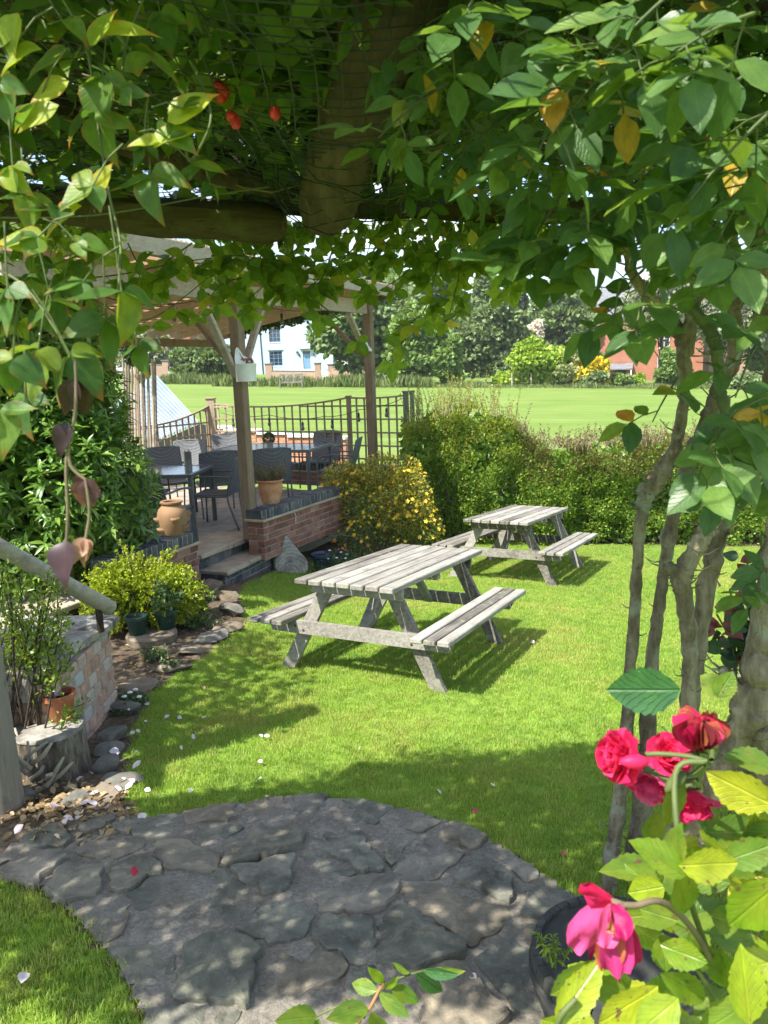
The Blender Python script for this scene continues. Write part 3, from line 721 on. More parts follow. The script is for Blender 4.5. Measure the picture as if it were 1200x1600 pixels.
mb = MB(); mb.bar(rp(-3.15, -0.32, -0.06), rp(L12 + .3, -0.32, -0.06), 0.022, 0.16, 0.004); put(mb, 'fascia', 'wood_beam', roof)
mb = MB(); mb.bar(rp(L12 + .28, -0.30, -0.06), rp(L12 + .28, DEP + .05, -0.06), 0.022, 0.15, 0.004); put(mb, 'fascia', 'wood_post', roof)
mb = MB(); mb.bar(rp(-3.1, DEP, -0.17), rp(L12 + .2, DEP, -0.17), 0.06, 0.12, 0.004); put(mb, 'beam', 'wood_post', roof)
# ---- trellis fence with dipped tops, standing on a low planter wall
Tc = at(334, 690, 14.0); Tr = at(634, 690, 12.1); Tl = at(205, 690, 12.6)
for q in (Tc, Tr, Tl): q.z = 0
def trellis(name_label, a, b, za, zb, dip, z0, nv, cat='trellis'):
    d = (b - a); L = d.length; d.normalize(); n = Vector((-d.y, d.x, 0)); o = empty('trellis', (a + b)/2 + UP*z0, name_label, cat)
    def top(s): return za + (zb - za)*s - dip*4*s*(1 - s)
    for i in range(1, nv):
        s = i/nv; mb = MB().bar(a + d*L*s + UP*z0, a + d*L*s + UP*(top(s) - .012), 0.030, 0.018, 0.003, up=n); put(mb, 'slat', 'wood_trellis', o)
    z = z0 + 0.12
    while z < max(za, zb) - 0.09:
        ss = [s for s in np.linspace(0, 1, 41) if top(s) > z + 0.02]
        runs = []; 
        for s in ss:
            if runs and s - runs[-1][1] < 0.03: runs[-1][1] = s
            else: runs.append([s, s])
        for s0, s1 in runs:
            if s1 - s0 > 0.05:
                mb = MB().bar(a + d*L*s0 + UP*z - n*0.022, a + d*L*s1 + UP*z - n*0.022, 0.016, 0.026, 0.003); put(mb, 'rail', 'wood_trellis', o)
        z += 0.215
    pts = [a + d*L*s + UP*top(s) - n*.008 for s in np.linspace(0, 1, 13)]
    mb = MB()
    for i in range(12): mb.bar(pts[i], pts[i + 1], 0.045, 0.028, 0.003, ext=0.004)
    put(mb, 'top_rail', 'wood_trellis', o)
    return o
zr = at(634, 618, 12.1).z; zc = at(334, 632, 14.0).z
tm = Tc + (Tr - Tc)*0.74; zm = zc + (zr - zc)*.55
trellis('dipped square trellis panel between the thick corner post and the second patio post', Tc, tm, zc + .02, zm + .03, 0.10, PZ + .32, 18)
trellis('short rising trellis panel beside the hedge at the end of the patio', tm, Tr, zm + .03, zr, 0.02, PZ + .32, 7)
tl = trellis('dark trellis panel sloping down in front of the corrugated roof', Tl, Tc, at(240, 655, 12.6).z - .12, zc, 0.10, PZ + .05, 13)
def tpost(p, z1, w, label, mat='wood_trellis'):
    o = empty('trellis_post', p + UP*PZ, label, 'post'); put(boxm(Vector((p.x, p.y, (PZ + z1)/2)), (w, w, z1 - PZ), (1, 0, 0), (0, 1, 0), UP, 0.006), 'shaft', mat, o)
    put(boxm(Vector((p.x, p.y, z1 + .012)), (w + .03, w + .03, .022), (1, 0, 0), (0, 1, 0), UP, 0.004), 'cap', mat, o); return o
tpost(Tc, zc + .10, 0.15, 'thick rough corner post of the trellis'); tpost(Tr + Vector((.02, 0, 0)), zr + .05, 0.09, 'grey green trellis end post against the hedge', 'wood_grey_dark')
tpost(Tr + Vector((.12, .05, 0)), zr + .05, 0.07, 'second thinner end post behind the trellis end post', 'wood_grey_dark'); tpost(tm, zm + .04, 0.08, 'slim trellis post near the second patio post')
# low planter wall under the trellis
d = (Tr - Tc).normalized(); n = Vector((-d.y, d.x, 0)); pw = empty('planter_wall', Tc + UP*PZ, 'low brick planter wall with dark coping under the trellis at the back of the patio', 'planter wall')
st = Tc - n*.30 + d*.2; Lp = (Tr - Tc).length - .3
brick_wall(pw, st, d, Lp, PZ, 3, 0.23, 'brick_red', ends=False)
put(boxm(st + d*Lp/2 + n*.115 + UP*(PZ + .238), (Lp, .27, .026), d, n, UP, .005), 'tile_course', 'sand_stone', pw); coping(pw, st, d, Lp, PZ + .252, 0.23, over=0.0)
# far curved brick wall with pale coping, seen through the trellis
cw = empty('curved_brick_wall', at(450, 700, 16.0) , 'sunlit red brick wall with pale stone coping behind the trellis', 'brick wall')
ctl = [(300, 662, 17.6), (350, 669, 17.0), (400, 673, 16.6), (450, 677, 16.3), (500, 681, 16.0), (540, 684, 15.8)]
cpts = [Vector(at(*q)) for q in ctl]
for i in range(len(cpts) - 1):
    a, b = cpts[i].copy(), cpts[i + 1].copy(); zt = (a.z + b.z)/2; a.z = b.z = 0; L = (b - a).length; dd = (b - a).normalized()
    brick_wall(cw, a, dd, L, zt - .06 - 9*.075, 9, .22, 'brick_far', ends=False)
    put(boxm(a + dd*L/2 + Vector((-dd.y, dd.x, 0))*.11 + UP*(zt - .03), (L + .012, .30, .06 + .003*(i % 2)), dd, Vector((-dd.y, dd.x, 0)), UP, .008), 'coping_stone', 'white_paint', cw)
# lean-to with corrugated sheet behind the left trellis
m_simple('corrugated', (0.20, 0.25, 0.30), (0.28, 0.33, 0.38), 2.5, 0.5, 0.05, 0.4, metal=0.0)
ln = empty('lean_to', at(262, 690, 15.5), 'lean-to shed with pale blue corrugated metal roof', 'shed')
q0, q1, q2, q3 = at(243, 583, 17.2), at(312, 660, 15.9), at(243, 690, 14.6), at(170, 640, 15.8)
# roof plane: ridge edge q0-q1, corrugations run parallel to it
V = []; Fs = []; nA = 97
for i in range(nA):
    s = i/(nA - 1); e0 = q0.lerp(q3, s); e1 = q1.lerp(q2, s); nn = (q1 - q0).cross(q3 - q0).normalized()
    for q in (e0, e1): V.append(q + nn*0.030*math.cos(i*math.pi*0.3333)*1.6)
for i in range(nA - 1): Fs.append((2*i, 2*i + 1, 2*i + 3, 2*i + 2))
link_mesh('roof_sheet', mesh_np('roof_sheet', V, np.array(Fs), 'corrugated'), ln, Matrix.Translation(-Vector(ln.location)))
low = [q1.copy(), q2.copy()]
mb = MB(); mb.add([q1 + Vector((0, 0, -.03)), q2 + Vector((0, 0, -.03)), Vector((q2.x, q2.y, PZ - .2)), Vector((q1.x, q1.y, PZ - .2)), q1 + Vector((.1, .5, -.1)), q2 + Vector((-.1, .5, -.1)), Vector((q2.x - .1, q2.y + .5, PZ - .2)), Vector((q1.x + .1, q1.y + .5, PZ - .2))], [(0, 1, 2, 3), (4, 7, 6, 5), (0, 3, 7, 4), (1, 5, 6, 2), (0, 4, 5, 1)])
put(mb, 'wall', 'wood_grey_dark', ln)
# split pole screen
sc = empty('pole_screen', at(232, 680, 12.3), 'weathered screen of upright split poles left of the corrugated roof', 'screen')
for i in range(13):
    px = 196 + i*4.0; tp = 548 + random.uniform(-14, 18) + i*1.5
    a, b = at(px + random.uniform(-1, 1), 700, 12.4), at(px + random.uniform(-2, 2) - 3, tp, 12.4)
    mb = MB(); mb.tube([a, a.lerp(b, .5) + Vector((random.uniform(-.01, .01), 0, 0)), b], [.024, .021, .018], 7); put(mb, 'pole', random.choice(('wood_trellis', 'wood_grey', 'wood_grey_dark', 'wood_beam')), sc, True)
# ================================================================== PICNIC TABLES
LN = Vector((-SX, -SY, 1)).normalized()
def picnic(loc, dirv, label):
    y = Vector(dirv).normalized(); y = (y - LN*y.dot(LN)).normalized(); x = y.cross(LN)
    Mx = Matrix(((x.x, y.x, LN.x, loc[0]), (x.y, y.y, LN.y, loc[1]), (x.z, y.z, LN.z, loc[2]), (0, 0, 0, 1)))
    o = empty('picnic_table', label=label, cat='picnic table', group='wooden picnic tables on the lawn', matrix=Mx)
    L, Wt, H = 1.78, 0.765, 0.74
    bw = (Wt - 6*0.012)/7
    for i in range(7):
        c = -Wt/2 + bw/2 + i*(bw + 0.012); link_mesh('table_board', MB().cbox((0, 0, 0), (bw, L + random.uniform(-.012, .012), 0.038), 0.006).mesh('table_board', 'wood_grey'), o, Matrix.Translation((c, 0, H - 0.019 + random.uniform(-.002, .002))))
    hs = 0.425; sw = (0.275 - 2*.013)/3
    for s in (-1, 1):
        for i in range(3):
            c = s*(0.7754 - sw/2 - i*(sw + .013)); link_mesh('bench_board', MB().cbox((0, 0, 0), (sw, L + random.uniform(-.012, .012), 0.036), 0.006).mesh('bench_board', 'wood_grey'), o, Matrix.Translation((c, 0, hs - .018 + random.uniform(-.002, .002))))
    yl = 0.68
    for e in (-1, 1):
        mb = MB().cbox((0, e*yl, H - .038 - .045), (Wt - .05, 0.042, 0.088), .005); link_mesh('top_batten', mb.mesh('top_batten', 'wood_grey'), o)
        mb = MB(); V = [(-.745, -.036), (-.70, -.13), (.70, -.13), (.745, -.036)]
        b = [(v[0], e*yl + q, hs + v[1]) for q in (-.021, .021) for v in V]
        mb.add(b, [(0, 1, 2, 3), (7, 6, 5, 4), (0, 4, 5, 1), (1, 5, 6, 2), (2, 6, 7, 3), (3, 7, 4, 0)]); link_mesh('bench_bearer', mb.mesh('bench_bearer', 'wood_grey'), o)
        for s in (-1, 1):
            mb = MB(); yy = e*(yl - .046); p0 = Vector((s*0.235, yy, H - .04)); p1 = Vector((s*0.615, yy, 0.0)); dx = 0.055
            V = []
            for q in (-.022, .022):
                V += [(p0.x - dx, yy + q, p0.z), (p0.x + dx, yy + q, p0.z), (p1.x + dx, yy + q, -.012), (p1.x - dx, yy + q, -.012)]
            mb.add(V, [(0, 1, 2, 3), (7, 6, 5, 4), (0, 4, 5, 1), (1, 5, 6, 2), (2, 6, 7, 3), (3, 7, 4, 0)]); link_mesh('leg', mb.mesh('leg', 'wood_grey'), o)
            for (bx, bz) in ((s*.50, hs - .075), (s*.43, hs - .10)):
                mb = MB(); mb.lathe([(.010, 0), (.010, .004), (.006, .007), (0, .007)], 10, M=Matrix.Rotation(R(90 if e < 0 else -90), 3, 'X')); link_mesh('bolt', mb.mesh('bolt', 'bolt_metal'), o, Matrix.Translation((bx, e*(yl + .021), bz)))
        mb = MB(); mb.bar((0, e*(yl - .05), hs - .115), (0, e*.24, H - .06), .070, .036, .004, up=(0, 1, 0)); link_mesh('brace', mb.mesh('brace', 'wood_grey'), o)
    mb = MB().cbox((0, 0, H - .038 - .035), (Wt - .08, 0.06, 0.066), .005); link_mesh('middle_batten', mb.mesh('middle_batten', 'wood_grey'), o)
    return o
m_simple('bolt_metal', (0.05, 0.045, 0.04), (0.14, 0.11, 0.08), 30, 0.6, 0.2, 0.5, 0.6)
picnic((0.071, 5.704, ground(0.071, 5.704)), (0.4446, 0.8919, -.08), 'weathered grey picnic table in front, closest to the stone path')
picnic((1.634, 9.125, ground(1.634, 9.125)), (0.4674, 0.8802, -.08), 'paler weathered picnic table standing further back by the hedge')
# ================================================================== PATIO FURNITURE
t = NT('rattan'); o = t.obj(); w1 = t.n('ShaderNodeTexWave', wave_type='BANDS', bands_direction='Z'); w1.inputs['Scale'].default_value = 26; w1.inputs['Distortion'].default_value = 0.6; t.l(o, w1.inputs[0])
w2 = t.n('ShaderNodeTexWave', wave_type='BANDS', bands_direction='X'); w2.inputs['Scale'].default_value = 16; t.l(o, w2.inputs[0])
w3 = t.n('ShaderNodeTexWave', wave_type='BANDS', bands_direction='Y'); w3.inputs['Scale'].default_value = 26; t.l(o, w3.inputs[0])
h = t.math('ADD', t.math('MULTIPLY', w1.outputs['Fac'], w2.outputs['Fac']), t.math('MULTIPLY', w3.outputs['Fac'], 0.5))
t.pbr(t.ramp(h, [(0.1, (0.085, 0.092, 0.10)), (0.8, (0.19, 0.20, 0.215))]), 0.5, t.bump(h, 0.8, 0.004), 0.4)
m_simple('chair_metal', (0.075, 0.085, 0.095), (0.12, 0.13, 0.14), 20, 0.4, 0.05, 0.5)
m_simple('table_top', (0.10, 0.12, 0.14), (0.14, 0.16, 0.18), 5, 0.12, 0.02, 0.6)
def sheet(mb, fn, nu, nv, th):
    """a thick curved panel: fn(u, v) -> point"""
    b = len(mb.v); P = [[Vector(fn(i/nu, j/nv)) for j in range(nv + 1)] for i in range(nu + 1)]
    def nrm(i, j):
        du = P[min(i + 1, nu)][j] - P[max(i - 1, 0)][j]; dv = P[i][min(j + 1, nv)] - P[i][max(j - 1, 0)]; return du.cross(dv).normalized()
    for sgn in (1, -1):
        for i in range(nu + 1):
            for j in range(nv + 1): mb.v.append(tuple(P[i][j] + nrm(i, j)*th/2*sgn))
    k = (nu + 1)*(nv + 1); ix = lambda i, j, s: b + s*k + i*(nv + 1) + j
    for i in range(nu):
        for j in range(nv):
            mb.f.append((ix(i, j, 0), ix(i + 1, j, 0), ix(i + 1, j + 1, 0), ix(i, j + 1, 0))); mb.f.append((ix(i, j, 1), ix(i, j + 1, 1), ix(i + 1, j + 1, 1), ix(i + 1, j, 1)))
    for i in range(nu):
        for j in (0, nv):
            q = (ix(i, j, 0), ix(i, j, 1), ix(i + 1, j, 1), ix(i + 1, j, 0)); mb.f.append(q if j == 0 else q[::-1])
    for j in range(nv):
        for i in (0, nu):
            q = (ix(i, j, 0), ix(i, j + 1, 0), ix(i, j + 1, 1), ix(i, j, 1)); mb.f.append(q if i == 0 else q[::-1])
    return mb
CH = {}
def chair_meshes():
    # faces -Y (sitter looks towards -Y): back at +Y
    mb = MB(); sheet(mb, lambda u, v: (-.235 + .47*u, -.24 + .46*v, .435 - .012*math.sin(v*3.14) - .01*math.sin(u*3.14)), 6, 6, .022); CH['seat'] = mb.mesh('seat', 'rattan', True)
    mb = MB(); sheet(mb, lambda u, v: (-.245 + .49*u, .21 + .13*v + .03*math.sin(u*3.14) + .012*math.sin(v*3.14), .45 + .42*v + .018*math.sin(u*3.14)*(v > .9)), 8, 7, .022); CH['backrest'] = mb.mesh('backrest', 'rattan', True)
    for s in (-1, 1):
        mb = MB(); mb.tube(spline([(s*.27, -.26, 0), (s*.265, -.25, .45), (s*.268, -.235, .60), (s*.272, -.17, .652), (s*.272, 0, .665), (s*.268, .20, .655), (s*.255, .285, .655)], 4), .0125, 7); CH['arm%d' % s] = mb.mesh('arm_leg', 'chair_metal', 'all')
        mb = MB(); mb.tube(spline([(s*.25, .345, .87), (s*.25, .285, .66), (s*.25, .215, .43), (s*.255, .27, .2), (s*.26, .34, 0)], 4), .0125, 7); CH['rear%d' % s] = mb.mesh('rear_leg', 'chair_metal', 'all')
    mb = MB()
    for y in (-.24, .2): mb.tube([(-.255, y, .415), (.255, y, .415)], .011, 6)
    for s in (-1, 1): mb.tube([(s*.248, -.25, .415), (s*.248, .215, .415)], .011, 6)
    CH['frame'] = mb.mesh('seat_frame', 'chair_metal', 'all')
    mb = MB(); mb.tube(spline([(-.25, .345, .868), (-.12, .362, .885), (.12, .362, .885), (.25, .345, .868)], 4), .013, 7); CH['top'] = mb.mesh('top_rail', 'chair_metal', 'all')
chair_meshes()
NOBJ = {}
def chair(px, Y, face, label, s=1.0):
    """px: pixel column of the chair; Y: distance; face: heading the sitter looks (radians from +x)"""
    p = at(px, 700, Y); Mx = Matrix.Translation((p.x, p.y, PZ)) @ Matrix.Rotation(face + math.pi/2, 4, 'Z') @ Matrix.Scale(s, 4)
    if not NOBJ:
        o = empty('patio_chair', matrix=Mx)
        for k, nm in (('seat', 'seat'), ('backrest', 'backrest'), ('arm-1', 'arm_leg'), ('arm1', 'arm_leg'), ('rear-1', 'rear_leg'), ('rear1', 'rear_leg'), ('frame', 'seat_frame'), ('top', 'top_rail')): link_mesh(nm, CH[k], o)
        NOBJ['c'] = o
    else:
        src = NOBJ['c']; o = src.copy(); COL.objects.link(o); o.matrix_world = Mx
        for ch in list(src.children):
            c = ch.copy(); COL.objects.link(c); c.parent = o
    tag(o, label, 'chair', 'grey rattan chairs on the patio'); return o
hE = math.atan2(E_.y, E_.x); hN = math.atan2(N_.y, N_.x)
TABS = []
def table(corner_px, Y, Lx, Ly, label, rot=0.0):
    """corner_px: column of the leg nearest the camera, the table extends along E_ and N_ from it"""
    c0 = at(corner_px, 800, Y); e = Matrix.Rotation(rot, 3, 'Z') @ E_; n = Vector((-e.y, e.x, 0)); c = Vector((c0.x, c0.y, 0)) + e*Lx/2 + n*Ly/2
    Mx = Matrix(((e.x, n.x, 0, c.x), (e.y, n.y, 0, c.y), (0, 0, 1, PZ), (0, 0, 0, 1))); o = empty('patio_table', label=label, cat='table', group='grey tables on the patio', matrix=Mx)
    link_mesh('table_top', MB().cbox((0, 0, .727), (Lx - .03, Ly - .03, .012), .003).mesh('table_top', 'table_top'), o)
    mb = MB()
    for s in (-1, 1): mb.cbox((0, s*(Ly/2), .715), (Lx + .04, .04, .045), .006); mb.cbox((s*Lx/2, 0, .7145), (.04, Ly - .042, .044), .006)
    link_mesh('rim', mb.mesh('rim', 'chair_metal'), o)
    for sx in (-1, 1):
        for sy in (-1, 1): link_mesh('leg', MB().cbox((sx*(Lx/2 - .01), sy*(Ly/2 - .01), .345), (.05, .05, .69), .006).mesh('leg', 'chair_metal'), o)
    TABS.append((o, c, e, n)); return o
t1 = table(302, 8.95, .9, 1.0, 'square grey glass topped table at the front of the patio beside the strawberry pot', 0.35)
t2 = table(486, 11.3, .95, 1.6, 'longer grey table at the back of the patio carrying the potted green ball plant', 0.12)
chair(334, 9.45, R(172), 'grey rattan chair with its back to the first wooden post at the front table')
chair(243, 8.35, R(72), 'grey rattan chair half hidden by the bush at the front table, nearest the strawberry pot')
chair(262, 10.6, R(-60), 'grey rattan chair across the front table behind the grey tin')
chair(292, 11.6, R(-85), 'high backed grey rattan chair standing against the dark trellis panel')
chair(334, 10.35, R(112), 'striped woven chair behind the front table seen from its back')
chair(356, 12.6, R(-80), 'grey rattan chair just left of the first wooden post before the corner trellis post')
chair(420, 10.5, R(105), 'grey rattan chair tucked in at the long table behind the terracotta urn pot')
chair(500, 12.5, R(-110), 'grey rattan chair on the far side of the long table facing the camera')
chair(526, 11.35, R(172), 'grey rattan armchair in profile at the end of the long table beside the yellow shrub')
chair(222, 9.6, R(8), 'grey rattan chair at the far left of the front table against the big bush')
# things on tables
m_simple('tin_grey', (0.20, 0.21, 0.20), (0.32, 0.33, 0.31), 18, 0.35, 0.1, 0.5, 0.6)
m_simple('galv', (0.38, 0.39, 0.39), (0.52, 0.53, 0.53), 12, 0.4, 0.08, 0.5, 0.5)
TZ = PZ + .733
def on_table(px, py, z): p = on_z(px, py, z); return p
p = on_table(294, 726, TZ); o = empty('tin', p, 'grey tin of cutlery on the front patio table', 'tin')
mb = MB(); mb.lathe([(.045, 0), (.05, .005), (.05, .16), (.053, .165), (.048, .168), (.045, .15), (.044, .02), (0, .02)], 20); link_mesh('can', mb.mesh('can', 'tin_grey', True), o)
for i in range(5):
    a = i*1.3; mb = MB(); mb.tube([(.02*math.cos(a), .02*math.sin(a), .03), (.034*math.cos(a), .034*math.sin(a), .19 + .01*(i % 2))], .004, 6); link_mesh('cutlery_handle', mb.mesh('cutlery_handle', 'chair_metal', True), o)
p = on_table(421, 703, TZ); o = empty('potted_ball_plant', p, 'small clipped green ball plant in a grey tin pot on the long table', 'potted plant')
mb = MB(); mb.lathe([(.05, 0), (.055, .004), (.068, .13), (.072, .135), (.066, .137), (.062, .11), (0, .11)], 20); link_mesh('pot', mb.mesh('pot', 'galv', True), o)
m_leaf('ball_leaf', [(0, (0.03, 0.08, 0.03)), (.5, (0.06, 0.14, 0.05)), (1, (0.10, 0.20, 0.08))], 0.25)
dd = rand_dirs(900); link_mesh('foliage', cloud_mesh('foliage', dd*.078*RNG.uniform(.8, 1.05, (900, 1)) + [0, 0, .175], dd + .8*rand_dirs(900), rand_dirs(900), np.full(900, .028), TPL_DIAMOND, 'ball_leaf'), o); tag(o.children[-1], kind='stuff')
# ================================================================== POTS
t = NT('terracotta'); o_ = t.obj(); n1 = t.noise(5, 6, 0.65, o_); n2 = t.noise(40, 3, 0.6, o_)
col = t.ramp(t.math('ADD', t.math('MULTIPLY', n1, .8), t.math('MULTIPLY', n2, .2)), [(0.3, (0.34, 0.15, 0.075)), (0.5, (0.46, 0.225, 0.12)), (0.62, (0.52, 0.33, 0.21)), (0.75, (0.60, 0.50, 0.40))])
t.pbr(col, 0.85, t.bump(n2, 0.3, 0.003), 0.2)
m_simple('terracotta_tan', (0.19, 0.105, 0.055), (0.28, 0.17, 0.09), 6, 0.8, 0.2, 0.3)
m_simple('terracotta_plastic', (0.34, 0.11, 0.05), (0.44, 0.16, 0.08), 6, 0.5, 0.05, 0.4)
m_simple('green_plastic', (0.010, 0.035, 0.028), (0.022, 0.058, 0.045), 6, 0.45, 0.05, 0.4)
m_simple('compost', (0.025, 0.017, 0.012), (0.075, 0.055, 0.04), 40, 0.95, 0.9, 0.1, dist=.012)
nwd = Vector((-wd.y, wd.x, 0))
p = on_z(424, 786, WT); o = empty('terracotta_pot', p, 'round terracotta pot of dry twiggy heather on the wall coping beside the first post', 'flower pot')
mb = MB(); mb.lathe([(.095, 0), (.10, .006), (.115, .06), (.142, .15), (.148, .20), (.138, .245), (.142, .255), (.158, .262), (.16, .275), (.152, .285), (.132, .28), (.128, .24), (0, .235)], 28); link_mesh('pot', mb.mesh('pot', 'terracotta', True), o)
mb = MB(); mb.lathe([(.128, .237), (.06, .25), (0, .255)], 20); link_mesh('soil', mb.mesh('soil', 'compost', True), o)
m_leaf('heather', [(0, (0.09, 0.065, 0.04)), (.5, (0.15, 0.12, 0.06)), (.8, (0.12, 0.14, 0.05)), (1, (0.22, 0.17, 0.09))], 0.2)
mb = MB(); HP = []; HD = []
for i in range(60):
    a = RNG.uniform(0, 6.28); r = RNG.uniform(.02, .12); ll = RNG.uniform(.14, .30); ln_ = RNG.uniform(.25, 1.0)
    p0 = Vector((r*math.cos(a), r*math.sin(a), .24)); p1 = p0 + Vector((math.cos(a)*ln_, math.sin(a)*ln_, 1.0)).normalized()*ll; pm = p0.lerp(p1, .5) + Vector((0, 0, .02)); mb.tube([p0, pm, p1], [.0025, .002, .001], 4, False)
    for k in range(40):
        s = RNG.uniform(.2, 1); HP.append(p0.lerp(p1, s)); HD.append((p1 - p0).normalized() + .9*Vector(rand_dirs(1)[0]))
link_mesh('twigs', mb.mesh('twigs', 'wood_trellis', 'all'), o); link_mesh('foliage', cloud_mesh('foliage', HP, HD, rand_dirs(len(HP)), RNG.uniform(.018, .034, len(HP)), TPL_DIAMOND, 'heather', np.full(len(HP), .6)), o); tag(o.children[-1], kind='stuff')
# strawberry pot with side pockets
p = on_z(272, 834, zt); o = empty('strawberry_pot', p, 'tan terracotta strawberry pot with side pockets on the wall stub', 'flower pot'); o.scale = (.84, .84, .84)
mb = MB(); mb.lathe([(.105, 0), (.11, .008), (.13, .06), (.152, .16), (.155, .21), (.14, .265), (.105, .30), (.095, .315), (.115, .33), (.118, .345), (.108, .352), (.085, .345), (.08, .315), (.10, .28), (0, .26)], 32); link_mesh('pot', mb.mesh('pot', 'terracotta_tan', True), o)
for a, z in ((R(200), .16), (R(-65), .17), (R(20), .19), (R(-15), .07), (R(215), .055), (R(100), .15)):
    r0 = .142 if z > .1 else .125; mb = MB(); cx_, cy_ = math.cos(a), math.sin(a); tv = Vector((-cy_, cx_, 0)); rv = Vector((cx_, cy_, 0)); V = []; ns = 9
    for k, (out_, dz, wd_) in enumerate(((.0, -.065, .02), (.028, -.035, .036), (.055, 0.0, .050), (.062, .022, .052), (.050, .024, .042), (.030, -.005, .025))):
        for j in range(ns):
            f = math.pi*j/(ns - 1); V.append(tuple(rv*(r0 - .02 + out_*math.sin(f)*1.2) + tv*(wd_*math.cos(f)) + UP*(z + dz)))
    Fs = [(k*ns + j, k*ns + j + 1, (k + 1)*ns + j + 1, (k + 1)*ns + j) for k in range(5) for j in range(ns - 1)]
    mb.add(V, Fs); link_mesh('pocket', mb.mesh('pocket', 'terracotta_tan', 'all'), o)
# white bucket planter on the post, white ornament on the second post
p = at(384, 570, 8.50); o = empty('hanging_planter', p, 'white metal half bucket planter with a brown flower motif hung on the first post', 'planter')
fx = Vector((0.25, -0.97, 0)); fx = (-E_*.55 - N_*.83).normalized(); tx_ = Vector((-fx.y, fx.x, 0))
Mo = Matrix((tx_, -fx, UP)).transposed().to_4x4()
mb = MB(); V = []; ns = 15
for r, z in ((.095, -.18), (.098, -.178), (.117, .0), (.121, .004), (.121, .012), (.113, .012), (.11, -.02)):
    for j in range(ns): f = math.pi*j/(ns - 1); V.append((r*math.cos(f), -r*.9*math.sin(f), z))
mb.add(V, [(k*ns + j, k*ns + j + 1, (k + 1)*ns + j + 1, (k + 1)*ns + j) for k in range(6) for j in range(ns - 1)] + [tuple(range(ns))[::-1]])
link_mesh('bucket', mb.mesh('bucket', 'white_paint', True), o, Mo)
mb = MB(); sh = [(-.12, -.18), (.12, -.18), (.12, 0), (.085, .05), (-.02, .10), (-.055, .155), (-.075, .185), (-.095, .185), (-.11, .155), (-.12, .08)]
mb.add([(x, .004, z) for x, z in sh] + [(x, .010, z) for x, z in sh], [tuple(range(len(sh)))[::-1], tuple(range(len(sh), 2*len(sh)))] + [(i, (i + 1) % len(sh), len(sh) + (i + 1) % len(sh), len(sh) + i) for i in range(len(sh))]); link_mesh('back_plate', mb.mesh('back_plate', 'white_paint'), o, Mo)
m_simple('motif_brown', (0.22, 0.08, 0.06), (0.33, 0.14, 0.10), 20, 0.6, 0.1)
mb = MB()
def disc(mb, c, r, n=10, y=-.001, sq=1.0):
    b = len(mb.v); mb.v.append((c[0], y, c[1])); mb.v += [(c[0] + r*math.cos(6.2832*i/n), y, c[1] + r*sq*math.sin(6.2832*i/n)) for i in range(n)]; mb.f += [(b, b + 1 + (i + 1) % n, b + 1 + i) for i in range(n)]
for i in range(7): disc(mb, (.045 + .032*math.cos(i*.9), .035 + .028*math.sin(i*.9)), .020, 8)
for i in range(6): disc(mb, (-.02 - .008*i, .045 + .016*i), .013 - .001*i, 8, sq=.7)
for i in range(4): disc(mb, (-.045 + .016*i, .06 + .004*(i % 2)), .010, 8)
link_mesh('flower_motif', mb.mesh('flower_motif', 'motif_brown'), o, Mo)
mb = MB(); mb.lathe([(.021, 0), (.021, .004), (.012, .006), (.012, 0)], 14, c=(-.082, .003, .155), M=Matrix.Rotation(R(90), 3, 'X')); link_mesh('hanging_ring', mb.mesh('hanging_ring', 'white_paint', True), o, Mo)
p = at(572, 543, 11.62); o = empty('ornament', p, 'small white bell shaped ornament fixed to the second post', 'ornament')
sh = [(-.02, .085), (.02, .085), (.035, .03), (.085, -.03), (.08, -.06), (.04, -.055), (.015, -.085), (-.015, -.085), (-.04, -.055), (-.08, -.06), (-.085, -.03), (-.035, .03)]
mb = MB(); mb.add([(x, .008, z) for x, z in sh] + [(x*.9, -.008, z*.9) for x, z in sh], [tuple(range(len(sh)))[::-1][::-1], tuple(range(len(sh), 2*len(sh)))[::-1]] + [(i, len(sh) + i, len(sh) + (i + 1) % len(sh), (i + 1) % len(sh)) for i in range(len(sh))]); link_mesh('plate', mb.mesh('plate', 'white_paint'), o)
mb = MB(); mb.tube([(0, 0, .085), (0, .01, .14)], .004, 5); link_mesh('hanger', mb.mesh('hanger', 'white_paint'), o)
# string lights
m_simple('black_plastic', (0.012, 0.012, 0.013), (0.03, 0.03, 0.03), 10, 0.45, 0.05)
t = NT('bulb_glass'); t.pbr((0.10, 0.09, 0.08), 0.08, None, 0.6)
def string_lights(pts, bulbs, label, drop=.05):
    o = empty('string_lights', pts[0], label, 'string lights'); b0 = Vector(pts[0]); W_ = []
    for a, b in zip(pts[:-1], pts[1:]):
        a, b = Vector(a), Vector(b); sag = (b - a).length*.05
        for k in range(8): s = k/8; W_.append(a.lerp(b, s) - b0 - UP*sag*4*s*(1 - s))
    W_.append(Vector(pts[-1]) - b0); mb = MB(); mb.tube(W_, .005, 5); link_mesh('cable', mb.mesh('cable', 'black_plastic', 'all'), o)
    for i in range(bulbs):
        q = W_[int((i + .5)/bulbs*(len(W_) - 1))]
        mb = MB(); mb.lathe([(.004, -drop), (.017, -drop - .005), (.019, -drop - .06), (.014, -drop - .065), (0, -drop - .065)], 10); mb.tube([(0, 0, 0), (0, 0, -drop)], .004, 5); h_ = link_mesh('lamp_holder', mb.mesh('lamp_holder', 'black_plastic', True), o, Matrix.Translation(q))
        mb = MB(); mb.lathe([(.012, -drop - .063), (.026, -drop - .09), (.030, -drop - .115), (.022, -drop - .14), (0, -drop - .148)], 12); link_mesh('bulb', mb.mesh('bulb', 'bulb_glass', True), h_)
